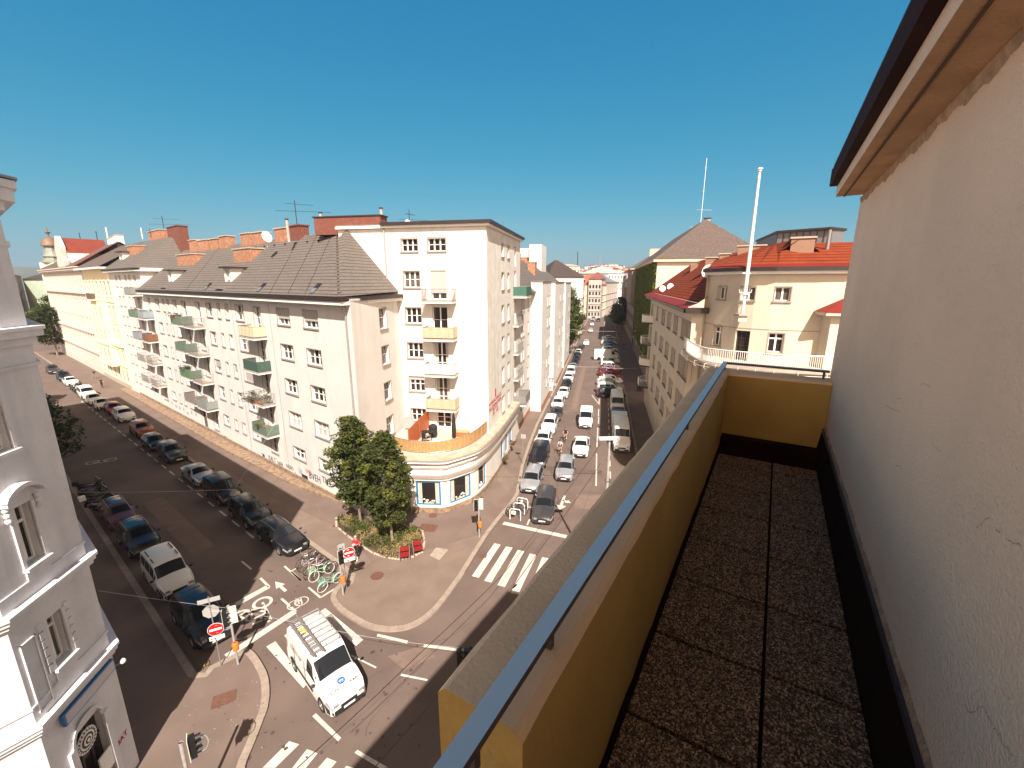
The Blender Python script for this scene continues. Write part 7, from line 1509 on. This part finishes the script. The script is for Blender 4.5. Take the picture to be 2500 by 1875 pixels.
# ------------------------------------------------------------ trees, ivy, planting
def leafcloud(mb, centers, n, size, m, seed=0, flat=.5):
    rnd = random.Random(seed)
    for (c, rad) in centers:
        for k in range(n):
            while True:
                v = Vector((rnd.uniform(-1, 1), rnd.uniform(-1, 1), rnd.uniform(-1, 1)))
                if v.length < 1: break
            v = v * (v.length ** -.35 if v.length > .05 else 1)
            p = Vector(c) + Vector((v.x * rad[0], v.y * rad[1], v.z * rad[2]))
            a = Vector((rnd.gauss(0, 1), rnd.gauss(0, 1), rnd.gauss(0, flat))).normalized(); q = a.cross(Vector((rnd.gauss(0, .5), rnd.gauss(0, .5), 1))).normalized(); s = size * rnd.uniform(.6, 1.3)
            mb.face([p - a * s, p - q * s * .45, p + a * s, p + q * s * .45], m)
def tree(name, pos, h, hb, R0, label, m=leaf, n=60, size=.12, seed=1, group=None, clumps=110, trunk_r=.12, lean=(0, 0), m2=None, prof=None):
    rnd = random.Random(seed); t = thing(name, label, 'tree', pos, 0, group); b = MB(); top = hb + (h - hb) * .7
    pts = [Vector((lean[0] * k / 5 + rnd.uniform(-.05, .05) * k, lean[1] * k / 5 + rnd.uniform(-.05, .05) * k, top * k / 5)) for k in range(6)]; b.tube(pts, trunk_r, bark, 9, r1=trunk_r * .3)
    cs = []
    for k in range(9):
        a = rnd.uniform(0, 2 * PI); z0 = hb * .85 + (top - hb * .85) * k / 9; r_ = R0 * rnd.uniform(.5, .85); b0_ = Vector((lean[0] * z0 / top, lean[1] * z0 / top, z0)); b.tube([b0_, b0_ + Vector((math.cos(a) * r_ * .5, math.sin(a) * r_ * .5, .5)), b0_ + Vector((math.cos(a) * r_, math.sin(a) * r_, 1.3))], trunk_r * .4, bark, 6, r1=.015)
    part('trunk', b, t, 50, world=False); b = MB(); b2 = MB()
    prof = prof or (lambda u: math.sin(PI * min(1, max(0, u)) ** .8) ** .55)
    for k in range(clumps):
        u = rnd.random(); rr = R0 * prof(u) * rnd.random() ** .42 * rnd.uniform(.8, 1.12); a = rnd.uniform(0, 2 * PI); z = hb + (h - hb) * u
        c = Vector((lean[0] + rr * math.cos(a), lean[1] + rr * math.sin(a), z)); s = rnd.uniform(.28, .55) * R0 / 1.9
        cs.append((c, (s, s, s * .75)))
    k = int(len(cs) * .72); leafcloud(b, cs[:k], n, size, m, seed); leafcloud(b, cs[k:], n, size, m2 or leaf_y if m is leaf else m, seed + 1)
    part('crown', b, t, world=False); return t
p1, p2 = G(882, 1285, .12), G(959, 1325, .12)
tree('street_tree', (p1.x, p1.y, .12), 8.8, 2.2, 1.85, 'left one of the two street trees in front of the corner shop', seed=3, clumps=190, n=80, size=.13, trunk_r=.11, lean=(-.2, 0))
tree('street_tree', (p2.x, p2.y, .12), 8.3, 1.75, 1.75, 'right one of the two street trees, hiding the left part of the shop', seed=8, clumps=180, n=80, size=.13, trunk_r=.11, lean=(-.15, 0))
for i, (b_, n_, h, r, hb, m, lab) in enumerate(((112, -8.9, 17.3, 3.7, 2.6, leaf, 'big street tree next to the white row on the right-hand street'), (122, -9.0, 16, 4.0, 2.5, leaf, 'second street tree right behind the biggest one'), (132, -9.6, 13, 3.6, 2.5, leaf, 'third street tree near the dark roofed house'), (144, -9.2, 10.5, 3.5, 2.5, leaf, 'last tree of the group left of the parked white car'), (170, 6.2, 12.5, 4.2, 3, leaf2, 'shaded dark tree on the right pavement far down'), (186, 5.8, 9, 3.4, 2, leaf, 'smaller greener tree behind the shaded dark one'))):
    p = PB(b_, n_, .1); tree('street_tree', p, h, hb, r, lab, m=m, seed=20 + i, clumps=110, n=40, size=.34, trunk_r=.2)
for i, (x, y, h, r, D, m, lab) in enumerate(((100, 0, 12, 5, 110, leaf2, 'dark tree at the far end of the left street beside the grey white house'), (118, 0, 14.5, 5, 121, leaf, 'green tree before the pale green house at the far end'), (92, 0, 11, 5, 130, leaf2, 'dark bushy tree behind at the far end'), (140, 0, 9, 4, 118, leaf2, 'low tree right against the far corner of the ornate house'))):
    p = pt(x, D); tree('street_tree', (p.x, p.y, .1), h, 3.5, r, lab, m=m, seed=40 + i, clumps=130, n=40, size=.32, trunk_r=.22)
p = PA(97.5, 3.6); tree('street_tree', (p.x, p.y, .1), 8, 2.5, 2.8, 'yellowish small tree behind the grey white house edge', m=leaf, seed=51, clumps=80, n=40, size=.25)
p = PA(56.5, 3.4); tree('street_tree', (p.x, p.y, .1), 8.2, 2.2, 2.9, 'deeply shaded tree by the motorcycles on the left street', m=leaf2, seed=60, clumps=120, n=45, size=.2, trunk_r=.14)
p = PA(66, 3.3); tree('street_tree', (p.x, p.y, .1), 8.6, 2.4, 3.0, 'second deeply shaded tree farther along the left street', m=leaf2, seed=61, clumps=120, n=45, size=.2, trunk_r=.14)
# ivy
b = MB(); rnd = random.Random(9)
for k in range(15000):
    s = rnd.uniform(80, 127); z = rnd.uniform(3.4, 21.9) if rnd.random() < .8 else rnd.uniform(12, 21.9)
    if s > 108 and z < 12 and rnd.random() < .6: continue
    if z < 6 + 3 * math.sin(s * .7) and rnd.random() < .6: continue
    o = rnd.uniform(.03, .38); p = PB(s, 8.6 - o, z); a = Vector((rnd.gauss(0, 1), rnd.gauss(0, 1), rnd.gauss(0, 1))).normalized(); q = a.cross(Vector((rnd.gauss(0, 1), rnd.gauss(0, 1), .3))).normalized(); c = .22
    b.face([p - a * c, p - q * c * .6, p + a * c, p + q * c * .6], ivy_m)
solo('ivy', b, 'green ivy climbing all over the front of the brown house on the right', 'climbing plant', PB(80, 8.6))
# planted bed with low fence and stones
bed = [c4g(*q) for q in ((650, 1000), (690, 975), (770, 985), (880, 1010), (1000, 1060), (1150, 1080), (1310, 1075), (1380, 1110), (1400, 1200), (1380, 1290), (1300, 1330), (1180, 1350), (1060, 1330), (960, 1285), (860, 1215), (740, 1135), (655, 1070))]
bedc = sum(bed, Vector()) / len(bed)
sheet('soil', bed, dirt_m, .15)
b = MB(); P = bed + [bed[0]]
for i in range(len(P) - 1):
    L = (P[i + 1] - P[i]).length; n_ = max(1, int(L / .13))
    for k in range(n_): p = P[i].lerp(P[i + 1], k / n_); q = P[i].lerp(P[i + 1], (k + 1) / n_); b.tube([p + Vector((0, 0, .12)), p + Vector((0, 0, .5)), (p + q) / 2 + Vector((0, 0, .56)), q + Vector((0, 0, .5))], .011, frame_d, 4, caps=False)
solo('bed_fence', b, 'low dark wire fence of little arches round the planted bed', 'fence', (bed[0].x, bed[0].y, .12))
b = MB(); rnd = random.Random(2); ob = [p + (p - bedc).normalized() * .22 for p in P]
for i in range(len(ob) - 1):
    if i in (2, 3, 4, 5): continue
    L = (ob[i + 1] - ob[i]).length
    for k in range(int(L / .22)): c = ob[i].lerp(ob[i + 1], k * .22 / L); s = rnd.uniform(.08, .13); b.ball(c + Vector((0, 0, .15)), (s, s * rnd.uniform(.7, 1), s * .6), M('edging_stone', (.52, .40, .29), .9, .3, 5), 7, 4)
solo('stone_edging', b, 'row of rough pale stones edging the planted bed', 'edging', (bed[0].x, bed[0].y, .12), 60)
tag(solo('edging_dummy', MB(), 'x', 'x'), 'x') if False else None
b = MB(); rnd = random.Random(4)
def inside(p, poly):
    r = False
    for i in range(len(poly)):
        a, c = poly[i], poly[i - 1]
        if (a.y > p.y) != (c.y > p.y) and p.x < (c.x - a.x) * (p.y - a.y) / (c.y - a.y) + a.x: r = not r
    return r
xs = [p.x for p in bed]; ys = [p.y for p in bed]; cnt = 0
while cnt < 230:
    c = Vector((rnd.uniform(min(xs), max(xs)), rnd.uniform(min(ys), max(ys)), 0))
    if not inside(c, bed): continue
    cnt += 1; hgt = .25 + .35 * (.5 + .5 * math.sin(c.x * 2.1 + c.y * 1.3)); m = drygrass if math.sin(c.x * 1.7 - c.y * 1.1 + 1) > .55 or rnd.random() < .12 else (leaf_y if rnd.random() < .4 else leaf)
    leafcloud(b, [(c + Vector((0, 0, .12 + hgt * .5)), (.28, .28, hgt * .6))], 45, .07, m, cnt, 1.5)
tag(link('planting', b.mesh('planting')), 'green and straw coloured low plants filling the fenced bed', 'plants', kind='stuff')
# plants on the balconies
def bush(label, pos, rad, m, seed, n=16, name='potted_plant'):
    rnd = random.Random(seed); b = MB(); cs = [(Vector(pos) + Vector((rnd.uniform(-1, 1) * rad[0], rnd.uniform(-1, 1) * rad[1], rnd.uniform(0, 1) * rad[2])), (.2, .2, .18)) for k in range(n)]
    leafcloud(b, cs, 40, .06, m, seed); b2 = b; t = thing(name, label, 'plant', pos); part('foliage', b, t); b = MB(); b.box(Vector(pos) + Vector((0, 0, -.05)), (rad[0] * 1.6, .22, .2), M('terracotta', (.35, .14, .07), .8), FA.rot); part('planter', b, t)
p = FA.p(43.8, 1.1, 7.5); bush('large green plants spilling over the third balcony of the stack', p, (1.3, .5, .9), leaf, 4, 44)
p = FA.p(63.5, 1.1, 14.5); bush('small green plants on the top green balcony', p, (.9, .2, .3), leaf2, 5, 10)
p = FA.p(63.3, 1.0, 8.0); bush('climbing plants on the middle green balcony', p, (.9, .2, .6), leaf2, 6, 14)
p = FA.p(43.4, .9, 5.0); bush('flower box on the lowest green balcony', p, (.8, .2, .2), leaf_y, 7, 10)
for x, y, lab, sd in ((1275, 1092, 'green plant box under the first blue shop window on the right-hand street', 71), (1259, 1110, 'green plant box nearest the shop corner on the right-hand street', 72)):
    pass
p = AT(1714, 838, 34); bush('potted shrub on the long white balcony of the cream house', Vector((p.x, p.y, 12.6)), (.3, .3, .7), leaf2, 8, 10)
p = PB(40.5, -9.2, 1.0); bush('plant box on the sill of the shop front along the right-hand street', p, (.3, .6, .3), leaf_y, 9, 8); p = PB(44, -9.2, 1.1); bush('dark round shrub in front of the farther shop windows', p, (.3, .3, .4), leaf2, 10, 7)

# ------------------------------------------------------------ street furniture
def seat(c, rz, lab):
    t = thing('park_chair', lab, 'chair', c, rz, 'red chairs by the planted bed'); rp_ = M('red_slats', (.24, .008, .01), .6)
    b = MB(); [b.box((0, -.2 + .1 * k, .44), (.62, .085, .035), rp_) for k in range(5)]; part('seat', b, t, world=False)
    b = MB(); [b.box((0, .27 + .015 * k, .58 + .11 * k), (.62, .03, .09), rp_) for k in range(3)]; part('backrest', b, t, world=False)
    for x in (-.33, .33):
        b = MB(); b.tube([(x, -.25, 0), (x, -.25, .64), (x, .28, .64), (x, .30, 0)], .022, steel, 6); b.tube([(x, .28, .44), (x, .34, .9)], .02, steel, 6); part('leg', b, t, world=False)
c = c4g(1250, 1370); c.z = .13; seat(c, .25, 'red slatted chair standing farther left by the bed fence'); c = c4g(1370, 1315); c.z = .13; seat(c, .35, 'red slatted chair standing farther right by the bed fence')
def lamp3(mb, c, rz, m=black_p, h=.95):
    """traffic light housing, front towards local -y"""
    q = Matrix.Rotation(rz, 4, 'Z'); 
    mb.box(c, (.26, .16, h), m, rz)
    for k in range(3):
        z = c[2] + h * (.33 - .33 * k); f = Vector(c) + q @ Vector((0, -.09, 0)); rows_ = []
        for y_ in (0, -.16): rows_.append([Vector((f.x, f.y, z)) + q @ Vector((.11 * math.cos(a), y_, .11 * math.sin(a))) for a in [R(-10 + 20 * j) for j in range(11)]])
        mb.grid(rows_, m)
def pole_sign(name, base, h, rz, label, heads, sign=None, plate=None, bin_=True, back=False):
    t = thing(name, label, 'traffic light', base); b = MB(); b.tube([(0, 0, 0), (0, 0, h)], .055, polem, 10); b.tube([(0, 0, h), (0, 0, h + .03)], .07, polem, 10); part('pole', b, t, 40, world=False)
    if sign:
        q = Matrix.Rotation(rz, 4, 'Z'); c = q @ Vector((sign[0], -.07, 0)) + Vector((0, 0, sign[1])); n3 = q @ Vector((0, -1, 0)); u = q @ Vector((1, 0, 0)); z3 = Vector((0, 0, 1)); b = MB()
        ring_ = lambda r, o, m: b.face([c + n3 * o + u * r * math.cos(2 * PI * k / 28) + z3 * r * math.sin(2 * PI * k / 28) for k in range(28)], m)
        ring_(.335, 0, white_p); ring_(.32, .004, red_p); ring_(.335, -.02, signback); b.face([c + n3 * .008 + u * x_ + z3 * z_ for x_, z_ in ((-.25, -.055), (.25, -.055), (.25, .055), (-.25, .055))], white_p); part('no_entry_sign', b, t, world=False)
        b = MB(); b.tube([(0, 0, sign[1] + .2), tuple(c + z3 * .2)], .02, steel, 5); b.tube([(0, 0, sign[1] - .2), tuple(c - z3 * .2)], .02, steel, 5); part('sign_arm', b, t, world=False)
        pc = c - z3 * .46; b = MB(); b.face([pc + u * x_ + z3 * z_ for x_, z_ in ((-.31, -.11), (.31, -.11), (.31, .11), (-.31, .11))], white_p); b.face([pc - n3 * .01 + u * x_ + z3 * z_ for x_, z_ in ((-.31, -.11), (.31, -.11), (.31, .11), (-.31, .11))], signback); o = part('extra_plate', b, t, world=False)
        put_text(t, 'ausg.', Vector(base) + pc + u * -.14, n3, .14, black_p, 'lettering'); b = MB(); k_ = pc + u * .16 + n3 * .01
        for s_ in (-.07, .07):
            b.face([k_ + u * (s_ + .045 * math.cos(2 * PI * k / 14)) + z3 * (-.02 + .045 * math.sin(2 * PI * k / 14)) for k in range(14)], black_p); b.face([k_ + n3 * .003 + u * (s_ + .033 * math.cos(2 * PI * k / 14)) + z3 * (-.02 + .033 * math.sin(2 * PI * k / 14)) for k in range(14)], white_p)
        b.tube([k_ + u * -.07 - z3 * .02, k_ + u * -.02 + z3 * .05, k_ + u * .05 + z3 * .05, k_ + u * .07 - z3 * .02], .006, black_p, 4); part('bicycle_symbol', b, t, world=False)
    for (dx, z_, r3, m, hh) in heads:
        b = MB(); q = Matrix.Rotation(rz, 4, 'Z'); c = q @ Vector((dx, 0, 0)) + Vector((0, 0, z_)); lamp3(b, c, rz + r3, m, hh); b.tube([(0, 0, z_ + hh * .3), tuple(c + Vector((0, 0, hh * .3)))], .018, steel, 4); part('signal_head', b, t, world=False)
        if m is black_p and back: b = MB(); b.box(c + (Matrix.Rotation(rz + r3, 4, 'Z') @ Vector((0, .09, 0))), (.3, .015, hh + .05), M('signal_back_cream', (.62, .58, .48), .6), rz + r3); part('backboard', b, t, world=False)
    if bin_: b = MB(); q = Matrix.Rotation(rz, 4, 'Z'); c = q @ Vector((.05, -.15, 1.15)); b.lathe([(.05, -.22), (.13, -.2), (.15, .14), (.13, .2), (.05, .24)], orange_p, tuple(c), 12); part('litter_bin', b, t, 40, world=False)
    return t
c = G(581.5, 1621, .12); fa = .45
pole_sign('traffic_light_pole', c, 3.35, fa, 'traffic light pole with no-entry sign, sign backs and orange bin at the lower left kerb', [(.17, 2.9, PI, black_p, .9), (-.2, 2.75, PI / 2, black_p, .8)], sign=(-.62, 2.35), back=True)
t_ = bpy.context.scene.objects[-1] if False else None
b = MB(); q = Matrix.Rotation(fa, 4, 'Z'); k = c + q @ Vector((-.75, .25, 3.15)); u = q @ Vector((1, 0, 0)); z3 = Vector((0, 0, 1)); b.face([k + u * .36 * math.cos(R(22.5 + 45 * j)) + z3 * .36 * math.sin(R(22.5 + 45 * j)) for j in range(8)], signback)
b.box(k + z3 * .62, (.9, .03, .22), signback, fa); b.tube([k - z3 * .3, k + z3 * .8], .03, steel, 6); b.tube([k, c + z3 * 3.1], .02, steel, 5); b.tube([k - z3 * .3, Vector((k.x, k.y, .12))], .03, steel, 6)
solo('stop_sign_back', b, 'octagonal sign and street plate seen from behind, left of the lower left traffic light', 'sign', k)
c = G(838, 1452, .12); pole_sign('traffic_light_pole', c, 3.3, .5, 'traffic light pole with no-entry sign and orange bin beside the green bicycles', [(.08, 2.55, .2, black_p, .85)], sign=(.55, 2.75), back=True)
b = MB(); k = c + Vector((.0, .55, 0)); b.tube([k, k + z3 * 3.0], .03, steel, 6); b.box(k + z3 * 2.9 + Vector((-.05, 0, 0)), (.35, .03, .4), signback, .5); solo('sign_post', b, 'thin post with a sign seen from behind, next to the middle traffic light', 'sign', k)
c = G(1170, 1311, .12); pole_sign('traffic_light_pole', c, 3.0, .2, 'traffic light pole with two heads on the pavement left of the right-hand street', [(-.2, 2.6, 0, black_p, .85), (.2, 2.75, PI * .9, black_p, .85)], back=True)
c = AT(440, 1790, 10.8); bx_ = G(520, 2080, .12); b = MB()
tt = thing('traffic_light_pole', 'cut-off traffic light pole seen from above at the lower left edge', 'traffic light', G(441, 1815, 3.47) - Vector((0, 0, 3.35))); b = MB(); b.tube([(0, 0, 0), (0, 0, 3.4)], .06, polem, 12, caps=False); b.face([(.055 * math.cos(a), .055 * math.sin(a), 3.35) for a in [2 * PI * k / 12 for k in range(12)]], black_p); part('pole', b, tt, 40, world=False)
b = MB(); lamp3(b, (.3, .1, 3.1), 2.2, black_p, .8); b.box((.22, .02, 3.12), (.36, .02, .9), M('signal_back_cream', (.62, .58, .48), .6), 2.2); part('signal_head', b, tt, world=False)
b = MB(); b.tube([Vector((.5 + .22 * math.cos(a), .25 + .1 * math.sin(a), 3.05 + .22 * math.sin(a))) for a in [2 * PI * k / 16 for k in range(17)]], .02, steel, 5); part('mirror_ring', b, tt, world=False)
# traffic light close to the parapet edge
p = AT(1130, 1585, 14.6); base = (p.x, p.y, .0); tt = thing('traffic_light_pole', 'traffic light just peeking out behind the balcony parapet', 'traffic light', base); b = MB(); b.tube([(0, 0, 0), (0, 0, p.z)], .05, polem, 10); part('pole', b, tt, 40, world=False)
for x_, r3 in ((-.12, 1.2), (.18, 2.6)): b = MB(); lamp3(b, (x_, 0, p.z - .45), r3, black_p, .85); part('signal_head', b, tt, world=False)
# short posts and lamps
for x, y, h, lab in ((1276, 1133, 3.3, 'slim striped sign post on the left pavement of the right-hand street'), (1353, 980, 3.0, 'slim sign post farther up the left pavement')):
    c = G(x, y, .12); b = MB(); b.tube([c, c + z3 * h], .03, steel, 6); b.lathe([(0.001, 0), (.3, .01), (.3, .03), (.001, .04)], signback, c + z3 * (h - .3), 12) if False else b.box(c + z3 * (h - .25) + Vector((.05, 0, 0)), (.5, .03, .45), signback, rotB - PI / 2)
    solo('sign_post', b, lab, 'sign', c)
def lampshadow():
    best = None
    for k in range(60):
        h = 6 + k * .1; s = G(1364, 1248); b0_ = s - Vector((math.sin(R(-10)), math.cos(R(-10)), 0)) * h / math.tan(R(46)); v = Vector((b0_.x, b0_.y, h)); 
        d = v - Vector((0, 0, CAMH)); f = d.y * _c - d.z * _s; X = 1250 + FPX * d.x / f; Y = 937.5 - FPX * (d.y * _s + d.z * _c) / f; e = (X - 1466) ** 2 + (Y - 1056) ** 2
        if best is None or e < best[0]: best = (e, h, b0_)
    return best
e_, lh, lb_ = lampshadow()
tt = thing('street_lamp', 'tall grey street lamp with a white rectangular head rising behind the balcony parapet', 'street lamp', (lb_.x, lb_.y, 0)); b = MB(); b.tube([(0, 0, 0), (0, 0, lh * .55)], .13, polem, 12); b.tube([(0, 0, lh * .55), (0, 0, lh)], .105, polem, 12, r1=.06); b.tube([(0, 0, lh * .55), (0, 0, lh * .57)], .15, polem, 12); part('pole', b, tt, 40, world=False)
b = MB(); b.box((-.15, 0, lh + .04), (.95, .42, .07), M('lamp_head_white', (.68, .65, .60), .5), .05); b.box((-.15, 0, lh - .02), (.8, .3, .06), polem, .05); part('lamp_head', b, tt, world=False)
b = MB(); [b.tube([(.16 * math.cos(a), .16 * math.sin(a), lh * .74 + .05 * math.sin(3 * a)) for a in [2 * PI * k / 10 for k in range(11)]], .012, black_p, 4) for _ in (0,)]; part('cable_loop', b, tt, world=False)
# overhead wires and the hanging lamp
def wire(pts, r, label, sag=.0, m=None, name='overhead_wire'):
    b = MB(); P = []
    for i in range(len(pts) - 1):
        for k in range(8): t = k / 8; P.append(Vector(pts[i]).lerp(Vector(pts[i + 1]), t) - Vector((0, 0, sag * math.sin(PI * t))))
    P.append(Vector(pts[-1])); b.tube(P, r, m or dmetal, 5); return solo(name, b, label, 'cable', P[0])
hl = AT(572, 1196, 31.5)
wire([FL.p(15.4, 0, 9.2) + FA.d * 14 + Vector((0, 0, -1.8)), (hl.x, hl.y, hl.z + .05), FA.p(40.8, 0, 7.0)], .012, 'thin wire carrying the hanging lamp across the left street', .1, polem)
tt = thing('hanging_lamp', 'round glass street lamp hanging on a wire over the left street', 'street lamp', hl); b = MB(); b.lathe([(.02, -.05), (.12, -.1), (.34, -.28), (.36, -.36)], polem, (0, 0, 0), 18); part('lamp_hood', b, tt, 40, world=False); b = MB(); b.lathe([(.35, -.36), (.26, -.46), (.1, -.52), (.01, -.53)], lampm, (0, 0, 0), 18); part('lamp_glass', b, tt, 40, world=False); b = MB(); b.box((.05, -.05, -.02), (.3, .08, .08), steel); part('clamp', b, tt, world=False)
wire([AT(240, 1442, 17.5), AT(560, 1485, 16.5), AT(900, 1555, 15.5), AT(1130, 1582, 14.8)], .010, 'pale wire from the grey white house across the junction to the parapet', .04, steel)
wire([AT(720, 1880, 9), AT(1020, 1600, 13), AT(1230, 1400, 17), AT(1413, 1160, 22), AT(1465, 1085, 25)], .014, 'dark overhead wire running above the junction towards the street lamp', .05)
wire([AT(905, 1885, 9), AT(1160, 1590, 12.5), AT(1255, 1430, 15.5), AT(1440, 1170, 21), AT(1466, 1130, 24)], .014, 'second dark overhead wire with an insulator close to the parapet', .05)
c = AT(1257, 1431, 15.5); b = MB(); b.tube([c - Vector((.07, .1, 0)), c + Vector((.07, .1, 0))], .03, black_p, 8); solo('insulator', b, 'small black insulator on the overhead wire above the zebra crossing', 'insulator', c)
wire([AT(1180, 1164, 33), AT(1435, 1155, 25), AT(1470, 1150, 24)], .010, 'thin wire from the shop wall to the street lamp', .1, dmetal)
wire([PB(58, -8.2, 8), PB(58, .2, 7.5), PB(58, 6.9, 7.9)], .012, 'pale wire spanning the right-hand street above the delivery van', .25, steel)
wire([PB(100, -8, 8), PB(100, 8, 8)], .02, 'wire spanning the right-hand street farther away', .3, steel)
wire([AT(1466, 1085, 25), AT(1400, 1000, 40), AT(1325, 985, 57)], .012, 'wire running from the street lamp along the right-hand street', .3)
# shrubs of dead leaves at the kerb
c = c5(415, 630); b = MB(); leafcloud(b, [(c + Vector((0, 0, .08)), (.3, .2, .08))], 60, .06, drygrass, 3, 1); solo('litter', b, 'small heap of dry leaves at the kerb by the dark blue car', 'leaves', c)
# graffiti on the long house
gg = lambda x, y: FA.hit(560 + x / 7.9, 1050 + y / 7.9)
gr_y = M('graffiti_yellow', (.62, .66, .03), .7); gr_k = M('graffiti_black', (.05, .045, .06), .7); gr_r = M('graffiti_red', (.55, .16, .15), .7); gr_b = M('graffiti_blue', (.18, .24, .42), .7)
b = MB()
for i, (x, y, r) in enumerate(((105, 330, .62), (150, 380, .60), (200, 410, .62), (250, 440, .62))):
    s, z = gg(x, y)
    for rr, m, o in ((1.12, gr_k, .010 + i * .004), (1, gr_y, .012 + i * .004)): b.face([FA.p(s + rr * r * .42 * math.cos(2 * PI * k / 16), o, z + rr * r * .95 * math.sin(2 * PI * k / 16)) for k in range(16)], m)
part('graffiti', b, H)
for t_, x, y, sz, m in (('KALT', 830, 560, .75, gr_k), ('NEB', 985, 660, .7, gr_k), ('NEBO', 1170, 720, .6, gr_k), ('JES', 735, 600, .6, gr_k), ('SEGO', 760, 680, .45, gr_k), ('JLC', 940, 760, .55, gr_k), ('M', 1085, 810, .5, gr_k), ('SK', 1180, 840, .7, gr_r), ('J', 1280, 850, .7, gr_k), ('LN', 1370, 785, .6, gr_b), ('RMR', 1530, 805, .6, gr_r), ('BVEH', 1650, 920, .95, gr_k), ('TNT', 1880, 990, .85, gr_k), ('AE', 440, 510, .5, gr_k), ('OS', 360, 450, .5, gr_r)):
    s, z = gg(x, y); put_text(H, t_, FA.p(s, .0, z), FA.o, sz, m, 'graffiti', sx=.9)
g2 = lambda x, y: FA.hit(150 + x / 3.16, 1000 + y / 3.16)
for t_, x, y, sz, m in (('PLAIST', 1165, 180, 1.5, MATS['graffiti_blue'] if False else M('graffiti_grey', (.36, .34, .36), .8)), ('REBEL', 1270, 220, .6, gr_k), ('URBE', 1000, 95, .7, gr_k), ('SER', 930, 60, .8, MATS['graffiti_grey']) if 'graffiti_grey' in MATS else ('SER', 930, 60, .8, gr_k), ('ARK', 870, 20, .7, gr_k)):
    s, z = g2(x, y); put_text(H, t_, FA.p(s, .0, z), FA.o, sz, m, 'graffiti', sx=.8)
rnd = random.Random(6)
for k in range(9):
    s = 66 + k * 1.6; put_text(H if s < 79 else H, rnd.choice(('SKR', 'OZ', 'TEK', 'ME', 'VR')), FA.p(s, 0, 1.2 + .5 * rnd.random()), FA.o, .6, MATS['graffiti_grey'], 'graffiti', sx=.8)
put_text(WB, 'NTT', PB(72.94, -8.7, 2.0), -FBd, .9, gr_k, 'graffiti'); put_text(WB, 'YUP', PB(72.94, -8.7, .6), -FBd, .6, gr_r, 'graffiti'); put_text(WB, 'SR', PB(93.94, -8.8, 1.8), -FBd, 1.0, gr_r, 'graffiti')
